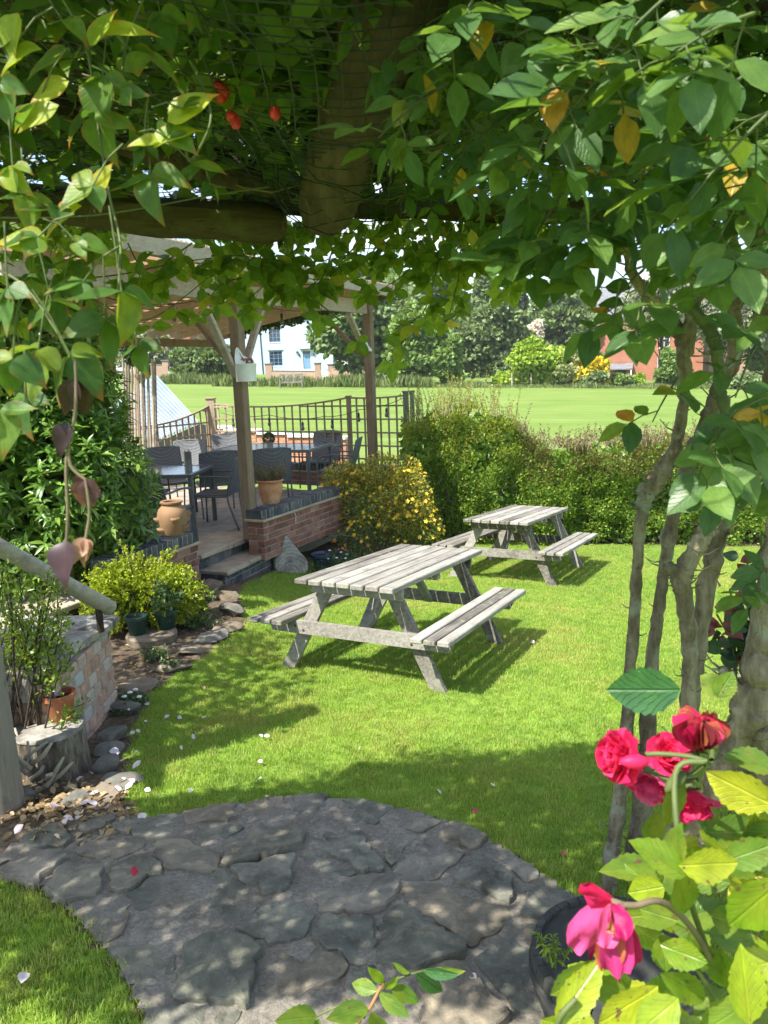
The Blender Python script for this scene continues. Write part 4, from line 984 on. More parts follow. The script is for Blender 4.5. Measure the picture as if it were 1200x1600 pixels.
string_lights([at(345, 645, 13.7), at(420, 648, 13.2), at(505, 651, 12.7), at(560, 640, 12.3), at(630, 622, 12.0)], 6, 'black festoon lights sagging along the trellis top')
string_lights([rp(-2.0, 1.0, -.10), rp(-.8, 1.15, -.10), rp(.6, 1.0, -.10), rp(2.0, .9, -.10), rp(3.3, .6, -.10)], 8, 'black festoon lights hung below the patio roof battens')
# weathered wood slab, blue pot, green pots on a stone disc
t = NT('driftwood'); o_ = t.obj(); wv = t.n('ShaderNodeTexWave', wave_type='RINGS', rings_direction='Y'); wv.inputs['Scale'].default_value = 7; wv.inputs['Distortion'].default_value = 5; wv.inputs['Detail'].default_value = 4; t.l(o_, wv.inputs[0]); n1 = t.noise(9, 6, .7, o_)
t.pbr(t.ramp(t.math('ADD', t.math('MULTIPLY', wv.outputs['Fac'], .07), t.math('MULTIPLY', n1, .93)), [(0.28, (0.09, 0.08, 0.065)), (0.5, (0.24, 0.225, 0.195)), (0.7, (0.42, 0.40, 0.36))]), 0.9, t.bump(t.math('ADD', t.math('MULTIPLY', wv.outputs['Fac'], .25), n1), 0.9, 0.012), .2)
p = G(452, 882); c = at(452, 850, 8.75); o = empty('wood_slab', Vector((c.x, c.y, ground(c.x, c.y))), 'weathered grey tree trunk slice leaning against the brick wall', 'log slice')
out_ = [(-.17, -.02), (-.19, .12), (-.175, .26), (-.13, .39), (-.06, .455), (0, .45), (.06, .36), (.13, .25), (.195, .16), (.215, .08), (.19, .0), (.06, -.04), (-.08, -.045)]
sp_ = [(q[0], q[1]) for q in spline(out_ + [out_[0]], 3)][:-1]; n_ = len(sp_)
def slab_v(off, sc_): return [((x)*sc_, off + .012*mnoise.noise(Vector((x*6, z*6, off*9))), .2 + (z - .2)*sc_) for x, z in sp_]
V = slab_v(.09, .94) + slab_v(.075, 1) + slab_v(-.01, 1) + slab_v(-.025, .93) + slab_v(-.03, .5) + [(0, -.034, .2)]
Fs = [(k*n_ + i, k*n_ + (i + 1) % n_, (k + 1)*n_ + (i + 1) % n_, (k + 1)*n_ + i) for k in range(4) for i in range(n_)] + [(4*n_ + i, 4*n_ + (i + 1) % n_, 5*n_) for i in range(n_)]
mb = MB().add(V, [f[::-1] for f in Fs]); link_mesh('slice', mb.mesh('slice', 'driftwood', True), o, Matrix.Rotation(R(22), 4, 'Z') @ Matrix.Rotation(R(-14), 4, 'X'))
m_simple('blue_glaze', (0.025, 0.05, 0.09), (0.04, 0.08, 0.14), 7, 0.25, 0.05, 0.5)
def bucket_pot(name, p, r0, r1, h, mat, label, cat='flower pot', rim=.010, soil=.03):
    o = empty(name, p, label, cat); mb = MB(); mb.lathe([(r0, 0), (r0 + .003, .004), (r1 - .004, h*.82), (r1 - .003, h*.83), (r1 + rim, h*.84), (r1 + rim, h), (r1 + rim - .006, h + .003), (r1 - .006, h), (r1 - .014, h - soil), (0, h - soil)], 28)
    link_mesh('pot', mb.mesh('pot', mat, True), o); mb = MB(); mb.lathe([(r1 - .008, h - soil + .002), (r1*.5, h - soil + .012), (0, h - soil + .015)], 18); link_mesh('soil', mb.mesh('soil', 'compost', True), o); return o
c = at(503, 866, 9.15); bucket_pot('blue_pot', Vector((c.x, c.y, ground(c.x, c.y) + .03)), .09, .13, .20, 'blue_glaze', 'dark blue glazed pot half hidden by green plants at the wall')
# ================================================================== LEFT SIDE: bed edging rocks, step wall, stump, handrail, post
m_simple('rock_tan', (0.11, 0.088, 0.062), (0.25, 0.205, 0.15), 9, 0.9, 0.8, 0.2, dist=.02)
m_simple('rock_grey', (0.085, 0.083, 0.068), (0.20, 0.19, 0.16), 9, 0.9, 0.8, 0.2, dist=.02)
def rock_mesh(name, size, seed, mat, n=2):
    import bmesh
    bm = bmesh.new(); bmesh.ops.create_icosphere(bm, subdivisions=n + 1, radius=1.0); rs_ = random.Random(seed)
    planes = [(Vector((rs_.gauss(0, 1), rs_.gauss(0, 1), rs_.gauss(0, .8))).normalized(), rs_.uniform(.40, .85)) for _ in range(15)] + [(Vector((rs_.uniform(-.2, .2), rs_.uniform(-.2, .2), 1)).normalized(), rs_.uniform(.5, .7))]
    for v in bm.verts:
        c = v.co.copy()
        for nn, d in planes:
            q = c.dot(nn)
            if q > d: c -= nn*(q - d)*.985
        c *= 1 + .10*mnoise.noise(c*2.3 + Vector((seed, 0, 0))) + .05*mnoise.noise(c*6 + Vector((seed, 3, 0)))
        v.co = Vector((c.x*size[0], c.y*size[1], c.z*size[2]))
    me = bpy.data.meshes.new(name); bm.to_mesh(me); bm.free(); me.materials.append(MATS[mat])
    me.polygons.foreach_set('use_smooth', np.ones(len(me.polygons), dtype=bool))
    try: me.set_sharp_from_angle(angle=R(35))
    except Exception: pass
    return me
ROCKS = [(333, 922, .17, .13, .09, 'rock_tan', 'tan edging rock next to the lower patio step'), (352, 938, .14, .12, .09, 'rock_tan', 'rounded tan edging rock behind the front picnic bench end'), (360, 962, .15, .10, .10, 'rock_grey', 'upright wedge shaped rock on the bed edge'),
    (352, 986, .17, .12, .06, 'rock_tan', 'flat tan rock at the outer curve of the bed edge'), (330, 1002, .20, .14, .05, 'rock_grey', 'broad flat edging slab below the outer curve of the bed'), (298, 1022, .17, .11, .045, 'rock_tan', 'low brown edging slab in front of the green pots'), (262, 1050, .19, .10, .04, 'rock_tan', 'brown edging slab half sunk in soil'),
    (222, 1078, .17, .12, .045, 'rock_tan', 'brown flat rock beside the old brick wall foot'), (184, 1118, .17, .085, .06, 'rock_grey', 'long pale rock in front of the brick wall end'), (172, 1160, .09, .08, .06, 'rock_grey', 'grey rock beside the top of the stump'), (163, 1180, .10, .08, .05, 'rock_grey', 'grey rock lower beside the stump'),
    (158, 1208, .09, .07, .05, 'rock_grey', 'small grey rock at the stump foot'), (165, 1252, .11, .075, .045, 'rock_tan', 'pale tan stone among the leaf litter near the path'), (118, 1262, .10, .08, .04, 'rock_grey', 'dark stone among the leaf litter beside the post'), (186, 1232, .13, .09, .03, 'rock_grey', 'flat grey stone between the stump and the lawn'),
    (470, 884, .17, .09, .03, 'rock_tan', 'flat tan stone below the leaning wood slice'), (520, 878, .20, .10, .035, 'rock_tan', 'longer tan stone edging the bed behind the front picnic table'), (26, 1255, .10, .08, .05, 'rock_grey', 'grey stone at the base of the round post')]
for i, (px, py, a, b, c, m, lab) in enumerate(ROCKS):
    p = G(px, py); o = link_mesh('edging_rock', rock_mesh('edging_rock', (a*1.12, b*1.05, c*1.05), i*13 + 5, m)); o.location = (p.x, p.y + .04, p.z + c*.35); o.rotation_euler = (random.uniform(-.1, .1), random.uniform(-.1, .1), random.uniform(-.5, .9)); tag(o, lab, 'rock', 'rocks edging the flower bed')
# old brick retaining wall with a curved, weathered cement cap
t = NT('old_cement'); o_ = t.pos(); n1 = t.noise(6, 7, .7, o_); n2 = t.noise(40, 4, .65, o_); n3 = t.noise(2.4, 4, .6, t.mapping(o_, (3, 3, .5)))
col = t.ramp(t.math('ADD', t.math('MULTIPLY', n1, .6), t.math('MULTIPLY', n2, .4)), [(0.34, (0.15, 0.13, 0.11)), (0.5, (0.34, 0.31, 0.27)), (0.66, (0.56, 0.53, 0.47))])
col = t.mix(t.rng(n3, .50, .62, 0, .8), col, (0.06, 0.052, 0.042)); t.pbr(col, .95, t.bump(t.math('ADD', n1, t.math('MULTIPLY', n2, .5)), .9, .015), .15)
K0 = at(184, 1090, 4.62); K0.z = 0; K1 = at(138, 1120, 4.15); K1.z = 0      # right end and left end of the brick face
kw = (K0 - K1); KL = kw.length; kw.normalize(); kn = Vector((-kw.y, kw.x, 0)); kz = ground(K0.x, K0.y) - .04
ow = empty('old_brick_wall', (K0 + K1)/2 + UP*kz, 'old pink and white brick retaining wall with a curved weathered cement cap', 'retaining wall')
KT = at(180, 962, 4.62).z      # top of the wall
nb = 7; hb = (KT - .085 - kz)/nb - .010
brick_wall(ow, K1 - kw*.40, kw, KL + .40, kz, nb, .5, 'brick_old', H=hb, J=.010, L=.108, ends=True)
def capring(z, gro):
    q = []
    for s in np.linspace(0, 1, 12):
        b_ = (K1 - kw*.42).lerp(K0, s); q.append(b_ - kn*(gro - .01 + .02*math.sin(s*9) - .10*(1 - s)**2) + kw*(gro*(s > .95)) + UP*z)
    q += [K0 + kw*gro + kn*.55 + UP*z, K1 - kw*.44 + kn*.65 + UP*z]; return q
V = []; lev = ((KT - .17, -.012), (KT - .075, .004), (KT - .06, .035), (KT - .012, .045), (KT, .03))
for z, g in lev: V += [tuple(Vector(q) + UP*(.010*mnoise.noise(Vector(q)*7))) for q in capring(z, g)]
n_ = len(capring(0, 0)); Fs = [(k*n_ + i, k*n_ + (i + 1) % n_, (k + 1)*n_ + (i + 1) % n_, (k + 1)*n_ + i) for k in range(len(lev) - 1) for i in range(n_)]; Fs.append(tuple((len(lev) - 1)*n_ + i for i in range(n_)))
mb = MB().add(V, Fs); put(mb, 'cap', 'old_cement', ow, True)
mb = MB(); c = (K0 + K1)/2 + kn*.55 - kw*.3; mb.cbox(c + UP*((KT - .10 + kz)/2), (1.15, .62, KT - .11 - kz), .01, Matrix((kw, kn, UP)).transposed()); put(mb, 'core_fill', 'old_cement', ow)
# lower step / stump with the plastic pot
t = NT('bark'); o_ = t.obj(); n1 = t.noise(5, 6, .7, t.mapping(o_, (4, 4, .8))); n2 = t.noise(30, 4, .6, o_)
t.pbr(t.ramp(n1, [(0.32, (0.045, 0.038, 0.028)), (0.5, (0.12, 0.10, 0.075)), (0.64, (0.24, 0.215, 0.17)), (0.72, (0.38, 0.35, 0.27))]), .95, t.bump(t.math('ADD', n1, t.math('MULTIPLY', n2, .3)), 1.0, .02), .1)
ST = at(84, 1190, 3.72); sz = ground(ST.x, ST.y); top_z = at(84, 1135, 3.72).z; SR = .18
o = empty('tree_stump', Vector((ST.x, ST.y, sz)), 'old tree stump with flat grey top carrying the orange pot', 'stump'); hh = top_z - sz
mb = MB(); ns = 34; V = []
for z, k in ((-.05, 1.08), (.02, 1.04), (hh*.5, 1.0), (hh - .03, .98), (hh - .004, .96)):
    for j in range(ns):
        a = 6.2832*j/ns; r = SR*k*(1 + .06*mnoise.noise(Vector((math.cos(a)*1.5, math.sin(a)*1.5, z))) + .025*mnoise.noise(Vector((math.cos(a)*6, math.sin(a)*6, z*2)))); V.append((r*math.cos(a), r*math.sin(a), z))
mb.add(V, [(k*ns + j, k*ns + (j + 1) % ns, (k + 1)*ns + (j + 1) % ns, (k + 1)*ns + j) for k in range(4) for j in range(ns)]); link_mesh('bark', mb.mesh('bark', 'bark', 'all'), o)
mb = MB(); V = [(x*1.04, y*1.04, hh - .012 + .004*mnoise.noise(Vector((x*9, y*9, 0)))) for x, y, z in V[-ns:]] + [(x*1.0, y*1.0, hh + .006) for x, y, z in V[-ns:]]; V.append((0, 0, hh + .008)); mb.add(V, [(j, (j + 1) % ns, ns + (j + 1) % ns, ns + j) for j in range(ns)] + [(ns + j, ns + (j + 1) % ns, 2*ns) for j in range(ns)]); link_mesh('cut_top', mb.mesh('cut_top', 'driftwood'), o)
c = at(95, 1112, 3.80); po = bucket_pot('terracotta_plastic_pot', Vector((c.x, c.y, top_z + .006)), .062, .078, .145, 'terracotta_plastic', 'orange plastic flower pot with a small purple flower on the stump', soil=.035)
m_leaf('petal_mauve', [(0, (0.62, 0.42, 0.62)), (.5, (0.55, 0.36, 0.60)), (1, (0.70, 0.56, 0.68))], .3)
pt = leaf_tpl(3, .9, .6, .1, .15)
for k in range(5):
    a = k*1.257; link_mesh('petal', tpl_mesh('petal', pt, 'petal_mauve'), po, leaf_matrix((0, -.01, .135), (math.cos(a), math.sin(a), .5), (0, 0, 1), .028))
# green pots on a round stone
DC = at(238, 1004, 5.95); dz_ = ground(DC.x, DC.y) + .035
o = link_mesh('stone_disc', MB().lathe([(.185, -.06), (.20, -.05), (.205, .02), (.19, .035), (0, .037)], 28).mesh('stone_disc', 'rock_tan', True)); o.location = (DC.x, DC.y, dz_); tag(o, 'round flat stone disc carrying the two green pots', 'stone disc')
c = at(219, 1002, 5.93); bucket_pot('green_pot', Vector((c.x - .005, c.y - .02, dz_ + .037)), .062, .082, .15, 'green_plastic', 'dark green plastic pot, the emptier one on the stone disc')
c = at(262, 996, 6.03); gp2 = bucket_pot('green_pot', Vector((c.x, c.y, dz_ + .037)), .062, .082, .15, 'green_plastic', 'dark green plastic pot with the leafy plant on the stone disc')
# handrail and round posts
h0, h1 = at(-90, 806, 3.75), at(176, 952, 4.45); hd = (h1 - h0).normalized(); r_ = .046
o = empty('handrail', h1, 'sloping round timber handrail ending above the old brick wall', 'handrail'); mb = MB(); pts = [h0 + (h1 - h0)*s for s in np.linspace(0, .985, 12)] + [h1 - hd*.008, h1]; rr = [r_]*12 + [r_*.9, r_*.62]; mb.tube(pts, rr, 16, True, .06, 3); put(mb, 'rail', 'wood_rail', o, True)
mb = MB(); q = h1 - hd*.12; mb.tube([Vector((q.x, q.y, KT - .02)), q - UP*.02], .022, 8); put(mb, 'bracket', 'wood_log', o)
PB = G(-1, 1262); PB2 = at(-60, 880, PB.y + .02)
o = empty('round_post', PB, 'thick round grey timber post at the left edge of the path', 'post'); mb = MB(); mb.tube([PB - UP*.1, PB.lerp(PB2, .5), PB2, PB2 + (PB2 - PB)*1.0], [.115, .11, .108, .105], 18, True, .05, 5); put(mb, 'shaft', 'wood_post_grey', o, True)
# ================================================================== FAR SIDE OF THE GREEN
def gat(px, Y):
    p = at(px, 600, Y); return Vector((p.x, Y, ground(p.x, Y)))
m_simple('paint_pale_blue', (0.42, 0.54, 0.68), (0.50, 0.62, 0.75), 1.2, 0.85, 0.15)
m_simple('paint_blue', (0.16, 0.30, 0.52), (0.20, 0.36, 0.58), 3, 0.45, 0.02)
m_simple('slate', (0.10, 0.105, 0.12), (0.20, 0.205, 0.22), 4, 0.6, 0.4, dist=.02)
m_simple('frame_white', (0.70, 0.70, 0.69), (0.80, 0.80, 0.79), 8, 0.5, 0.05)
m_simple('dark_pipe', (0.015, 0.02, 0.03), (0.03, 0.035, 0.05), 8, 0.4, 0.05)
t = NT('window_glass'); o_ = t.obj(); n1 = t.noise(1.5, 3, .5, o_); t.pbr(t.ramp(n1, [(.3, (0.015, 0.02, 0.03)), (.7, (0.06, 0.075, 0.09))]), .05, None, .7)
def m_brickwall(name, c1, c2, c3, mort):
    t = NT(name); b = t.n('ShaderNodeTexBrick'); b.inputs['Scale'].default_value = 1.0; b.inputs['Brick Width'].default_value = .225; b.inputs['Row Height'].default_value = .075; b.inputs['Mortar Size'].default_value = .008
    b.inputs['Color1'].default_value = (*c1, 1); b.inputs['Color2'].default_value = (*c2, 1); b.inputs['Mortar'].default_value = (*mort, 1)
    o_ = t.obj(); sp_ = t.n('ShaderNodeSeparateXYZ'); t.l(o_, sp_.inputs[0]); cb = t.n('ShaderNodeCombineXYZ'); t.l(t.math('ADD', sp_.outputs[0], sp_.outputs[1]), cb.inputs[0]); t.l(sp_.outputs[2], cb.inputs[1]); t.l(cb.outputs[0], b.inputs[0])
    n1 = t.noise(.8, 5, .6, o_); col = t.mix(t.rng(n1, .35, .7, 0, .6), b.outputs[0], c3); t.pbr(col, .9, t.bump(b.outputs['Fac'], -.4, .01), .2); return t.m
m_brickwall('far_brick', (0.33, 0.10, 0.055), (0.40, 0.135, 0.075), (0.29, 0.115, 0.075), (0.36, 0.28, 0.22))
m_brickwall('far_brick_old', (0.36, 0.20, 0.14), (0.44, 0.26, 0.18), (0.30, 0.24, 0.19), (0.40, 0.35, 0.30))
def fbox(c, size, ch=.01): return MB().cbox(c, size, ch)
def window(parent, c, w, h, d, cols, rows, framecol='frame_white', sill=True, head=None, fd=.10):
    """c: centre of the opening on the wall face in the local frame (x across, -y towards the viewer)"""
    cx_, cy_, cz_ = c
    mb = MB()
    for s in (-1, 1): mb.cbox((cx_ + s*(w/2 - .04), cy_ - .02, cz_), (.08, fd, h - .002), .005); mb.cbox((cx_, cy_ - .02, cz_ + s*(h/2 - .04)), (w - .162, fd - .004, .08), .005)
    fr = link_mesh('window', mb.mesh('window', framecol), parent)
    mb = MB()
    for i in range(1, cols): mb.cbox((cx_ - w/2 + w*i/cols, cy_ - .022, cz_), (.045, fd*.55, h - .17), .004)
    for i in range(1, rows): mb.cbox((cx_, cy_ - .018, cz_ - h/2 + h*i/rows), (w - .17, fd*.42, .035), .004)
    link_mesh('glazing_bar', mb.mesh('glazing_bar', framecol), fr)
    link_mesh('pane', MB().cbox((cx_, cy_ + .015, cz_), (w - .10, .012, h - .10), .002).mesh('pane', 'window_glass'), fr)
    if sill: link_mesh('sill', MB().cbox((cx_, cy_ - .08, cz_ - h/2 - .05), (w + .16, .20, .08), .008).mesh('sill', framecol if framecol != 'paint_blue' else 'frame_white'), fr)
    if head: link_mesh('hood', MB().cbox((cx_, cy_ - .10, cz_ + h/2 + .08), (w + .30, .24, .09), .01).mesh('hood', head), fr)
    return fr
def holed_wall(parent, name, x0, x1, z0, z1, th, holes, mat, y=0.0):
    """front wall as one mesh with real openings: holes (cx, cz, w, h)"""
    X = sorted({x0, x1, *[h[0] - h[2]/2 for h in holes], *[h[0] + h[2]/2 for h in holes]}); Z = sorted({z0, z1, *[h[1] - h[3]/2 for h in holes], *[h[1] + h[3]/2 for h in holes]})
    mb = MB(); solid = {}
    for i in range(len(X) - 1):
        for j in range(len(Z) - 1):
            mx, mz = (X[i] + X[i + 1])/2, (Z[j] + Z[j + 1])/2
            solid[(i, j)] = not any(abs(mx - h[0]) < h[2]/2 and abs(mz - h[1]) < h[3]/2 for h in holes)
    for (i, j), s in solid.items():
        if not s: continue
        a, b, c, d = X[i], X[i + 1], Z[j], Z[j + 1]; mb.add([(a, y, c), (b, y, c), (b, y, d), (a, y, d), (a, y + th, c), (b, y + th, c), (b, y + th, d), (a, y + th, d)], [(0, 1, 2, 3), (5, 4, 7, 6)])
        k = len(mb.v) - 8
        for (di, dj), q in (((-1, 0), (0, 3, 7, 4)), ((1, 0), (1, 5, 6, 2)), ((0, -1), (0, 4, 5, 1)), ((0, 1), (3, 2, 6, 7))):
            if not solid.get((i + di, j + dj), False): mb.f.append(tuple(k + m for m in q))
    return link_mesh(name, mb.mesh(name, mat), parent)
def gable_roof(parent, x0, x1, y0, y1, ze, zr, mat, ov=.35, th=.10, name='roof'):
    mb = MB(); ym = (y0 + y1)/2; sl = (zr - ze)/(ym - y0)
    for s in (1, -1):
        ya, yb = (y0 - ov, ym) if s > 0 else (y1 + ov, ym); za = ze - ov*sl
        mb.add([(x0 - ov, ya, za), (x1 + ov, ya, za), (x1 + ov, yb, zr), (x0 - ov, yb, zr), (x0 - ov, ya, za + th), (x1 + ov, ya, za + th), (x1 + ov, yb, zr + th), (x0 - ov, yb, zr + th)], [(0, 1, 2, 3), (4, 7, 6, 5), (0, 4, 5, 1), (1, 5, 6, 2), (0, 3, 7, 4), (2, 6, 7, 3)])
    return link_mesh(name, mb.mesh(name, mat), parent)
# ---- pale blue cottage
YH = 92.0; hb = at(468, 577, YH); o = empty('cottage', (hb.x, YH, hb.z - .2), 'pale blue painted cottage with a blue door across the green', 'cottage'); S_ = m_per_px(YH)
wx = lambda px: (px - 468)*S_
zz = lambda py: (577 - py)*S_ + .2
dw, dh = .72*1.25, 2.05
holes = [(wx(433), zz(559.5), 1.55, 1.75), (wx(433), zz(525), 1.35, 1.6), (wx(480), zz(562.5), 1.05, 2.15), (wx(385), zz(560), 1.3, 1.6), (wx(505), zz(525), 1.2, 1.5)]
x0, x1, zt_ = wx(318), wx(520), zz(492)
holed_wall(o, 'front_wall', x0, x1, -.6, zt_, .3, holes, 'paint_pale_blue')
mb = MB(); mb.add([(x0, .3, -.6), (x1, .3, -.6), (x1, 7, -.6), (x0, 7, -.6), (x0, .3, zt_), (x1, .3, zt_), (x1, 7, zt_), (x0, 7, zt_), (x0, 3.6, zt_ + 2.6), (x1, 3.6, zt_ + 2.6)], [(1, 2, 6, 9, 5), (0, 4, 8, 7, 3), (2, 3, 7, 6), (0, 1, 2, 3)]); link_mesh('side_wall', mb.mesh('side_wall', 'paint_pale_blue'), o)
rf = gable_roof(o, x0, x1, 0, 7.2, zt_, zt_ + 2.65, 'slate'); link_mesh('chimney', fbox((x1 - 1.2, 3.6, zt_ + 3.2), (.9, .6, 1.9)).mesh('chimney', 'far_brick'), rf)
window(o, (holes[0][0], .14, holes[0][1]), 1.55, 1.75, .1, 3, 4, 'paint_blue', True, 'slate'); window(o, (holes[1][0], .14, holes[1][1]), 1.35, 1.6, .1, 3, 3, 'paint_blue', True, 'slate')
window(o, (holes[3][0], .14, holes[3][1]), 1.3, 1.6, .1, 3, 3, 'paint_blue'); window(o, (holes[4][0], .14, holes[4][1]), 1.2, 1.5, .1, 3, 3, 'paint_blue')
dx, dz = holes[2][0], holes[2][1]
dr = link_mesh('door', fbox((dx, .14, dz - .18), (.86, .06, 1.72), .006).mesh('door', 'paint_blue'), o); link_mesh('handle', fbox((dx + .33, .09, dz - .2), (.05, .06, .05), .01).mesh('handle', 'dark_pipe'), dr)
for i in (-1, 1):
    for j in (-.62, .12): link_mesh('door_panel', fbox((dx + i*.2, .105, dz + j - .05), (.28, .02, .55), .006).mesh('door_panel', 'paint_blue'), dr)
link_mesh('fanlight', fbox((dx, .15, dz + .87), (.80, .03, .26), .004).mesh('fanlight', 'window_glass'), dr)
mb = MB()
for s in (-1, 1): mb.cbox((dx + s*.485, .10, dz), (.09, .16, 2.15), .006)
mb.cbox((dx, .10, dz + 1.03), (.87, .15, .08), .006); link_mesh('door_frame', mb.mesh('door_frame', 'frame_white'), o); link_mesh('door_hood', fbox((dx, -.14, dz + 1.20), (1.5, .5, .10), .02).mesh('door_hood', 'slate'), o)
for s in (-1, 1): mb = MB(); mb.cbox((dx + s*.85, -.08, dz + .55), (.14, .14, .26), .03); mb.bar((dx + s*.85, .0, dz + .72), (dx + s*.85, -.14, dz + .72), .03, .03, .003); link_mesh('wall_lamp', mb.mesh('wall_lamp', 'dark_pipe'), o)
mb = MB(); mb.tube([(wx(412), -.06, -.5), (wx(410.5), -.06, zt_ - .2)], .055, 8); link_mesh('drainpipe', mb.mesh('drainpipe', 'dark_pipe', True), o)
mb = MB(); mb.lathe([(.18, 0), (.18, .05), (.1, .16), (0, .2)], 12, c=(wx(466), -.1, zz(552))); link_mesh('wall_bell', mb.mesh('wall_bell', 'dark_pipe', True), o)
# front garden wall, pillars
def wallrun(label, pts, h, th, mat, cat='wall', name='front_garden_wall'):
    a = pts[0]; o = empty(name, a, label, cat); mb = MB()
    for p, q in zip(pts[:-1], pts[1:]): mb.bar(p + UP*(h/2 - .15), q + UP*(h/2 - .15), th, h + .3, .01, ext=.0)
    put(mb, 'wall', mat, o); mb = MB()
    for p, q in zip(pts[:-1], pts[1:]): mb.bar(p + UP*(h + .03), q + UP*(h + .03), th + .08, .06, .01)
    put(mb, 'coping', 'slate', o); return o
def pillar(px, Y, h, w, label, capm='slate'):
    p = gat(px, Y); o = empty('gate_pillar', p, label, 'pillar'); link_mesh('shaft', fbox((0, 0, h/2 - .1), (w, w, h + .2), .012).mesh('shaft', 'far_brick_old'), o); link_mesh('cap', fbox((0, 0, h + .045), (w + .14, w + .14, .09), .02).mesh('cap', capm), o)
def zfit(px, py, Y): return at(px, py, Y).z - gat(px, Y).z
wallrun('low red brick garden wall in front of the pale blue cottage', [gat(425, 76), gat(462, 75.5), gat(494, 75)], max(.5, zfit(460, 580, 75.5)), .25, 'far_brick_old')
wallrun('old red brick garden wall running right behind the dark conifer', [gat(520, 74), gat(560, 73), gat(610, 72)], max(.6, zfit(560, 575, 73)), .3, 'far_brick_old')
wallrun('brown garden wall behind the split pole screen', [gat(238, 72), gat(258, 72)], max(.6, zfit(245, 570, 72)), .3, 'far_brick_old')
pillar(422, 76.2, max(1.2, zfit(422, 569, 76.2)), .7, 'brick gate pillar below the cottage ground floor window'); pillar(498, 74.8, max(1.2, zfit(498, 568, 74.8)), .6, 'brick gate pillar under the cottage door'); pillar(518, 74.5, max(1.2, zfit(518, 570, 74.5)), .55, 'brick gate pillar right of the cottage door by the conifer')
pillar(262, 70, max(1.6, zfit(262, 564, 70)), .55, 'tall brick gate pillar left of the black and white sign'); pillar(283, 70, max(1.4, zfit(283, 568, 70)), .5, 'brick gate pillar right of the black and white sign')
# orange house end far left + sign
p = gat(272, 84); o = empty('brick_house', p, 'orange brick house end seen beyond the round dark bush', 'house')
hw = 2.1; zt_ = at(272, 512, 84).z - p.z
holed_wall(o, 'wall', -hw, hw, -.4, zt_, .3, [(-.2, zt_*.22, 1.2, 1.3)], 'far_brick'); window(o, (-.2, .14, zt_*.22), 1.2, 1.3, .1, 2, 2)
mb = MB(); mb.add([(-hw, .3, -.4), (hw, .3, -.4), (hw, 6, -.4), (-hw, 6, -.4), (-hw, .3, zt_), (hw, .3, zt_), (hw, 6, zt_), (-hw, 6, zt_)], [(1, 2, 6, 5), (2, 3, 7, 6), (3, 0, 4, 7)]); link_mesh('side_wall', mb.mesh('side_wall', 'far_brick'), o); gable_roof(o, -hw, hw, 0, 6.2, zt_, zt_ + 2.3, 'slate')
p = gat(270, 68.5); o = empty('notice_sign', p, 'small black sign with a white cross bar mark between brick gate pillars', 'sign'); zs = max(.9, zfit(270, 576, 68.5))
link_mesh('panel', fbox((0, 0, zs), (.62, .04, .42), .006).mesh('panel', 'black_plastic'), o)
mb = MB(); mb.bar((-.14, -.026, zs - .12), (.14, -.026, zs + .12), .05, .008, .002, up=(0, 1, 0)); mb.bar((.14, -.029, zs - .12), (-.14, -.029, zs + .12), .05, .008, .002, up=(0, 1, 0)); link_mesh('cross_mark', mb.mesh('cross_mark', 'frame_white'), o)
for s in (-1, 1): link_mesh('post', fbox((s*.26, .045, zs*.5), (.05, .05, zs + .35), .005).mesh('post', 'frame_white'), o)
# ---- red brick house on the right
YB = 78.0; hb = gat(955, YB); o = empty('brick_house', hb, 'red brick two storey house with white sash windows and slate roof', 'house'); S_ = m_per_px(YB)
yb0 = 600; bx = lambda px: (px - 955)*S_; z_b = lambda py: at(955, py, YB).z - hb.z
x0, x1, zt_ = bx(934), bx(1085), z_b(494)
H2 = [(bx(959), z_b(533), 1.05, 1.75), (bx(1030), z_b(533), 1.05, 1.75), (bx(1030), z_b(574), 1.2, 1.9), (bx(968), z_b(585), 1.1, 2.2)]
holed_wall(o, 'front_wall', x0, x1, -.5, zt_, .3, H2, 'far_brick')
mb = MB(); mb.add([(x0, .3, -.5), (x1, .3, -.5), (x1, 7, -.5), (x0, 7, -.5), (x0, .3, zt_), (x1, .3, zt_), (x1, 7, zt_), (x0, 7, zt_), (x0, 3.6, zt_ + 2.6), (x1, 3.6, zt_ + 2.6)], [(1, 2, 6, 9, 5), (0, 4, 8, 7, 3), (2, 3, 7, 6)]); link_mesh('side_wall', mb.mesh('side_wall', 'far_brick'), o)
rf = gable_roof(o, x0, x1, 0, 7.2, zt_, zt_ + 2.9, 'slate', ov=.25); link_mesh('chimney', fbox((x1 - .9, 3.6, zt_ + 3.1), (.9, .6, 1.6)).mesh('chimney', 'far_brick'), rf)
for h in H2[:3]: window(o, (h[0], .14, h[1]), h[2], h[3], .1, 2, 2)
o.rotation_euler.z = R(-19)
link_mesh('door', fbox((H2[3][0], .18, H2[3][1]), (1.0, .06, 2.15), .01).mesh('door', 'dark_pipe'), o)
pc = link_mesh('porch_roof', MB().add([(H2[3][0] - 1.2, .0, z_b(570)), (H2[3][0] + 1.2, .0, z_b(570)), (H2[3][0] + 1.2, -1.2, z_b(578)), (H2[3][0] - 1.2, -1.2, z_b(578)), (H2[3][0] - 1.2, .0, z_b(570) + .12), (H2[3][0] + 1.2, .0, z_b(570) + .12), (H2[3][0] + 1.2, -1.2, z_b(578) + .12), (H2[3][0] - 1.2, -1.2, z_b(578) + .12)], [(3, 2, 1, 0), (4, 7, 6, 5)[::-1], (2, 3, 7, 6), (0, 3, 7, 4), (1, 5, 6, 2)]).mesh('porch_roof', 'slate'), o)
for s in (-1, 1): link_mesh('porch_post', fbox((H2[3][0] + s*1.05, -1.1, z_b(578)/2 - .1), (.12, .12, z_b(578) + .2), .01).mesh('porch_post', 'frame_white'), o)
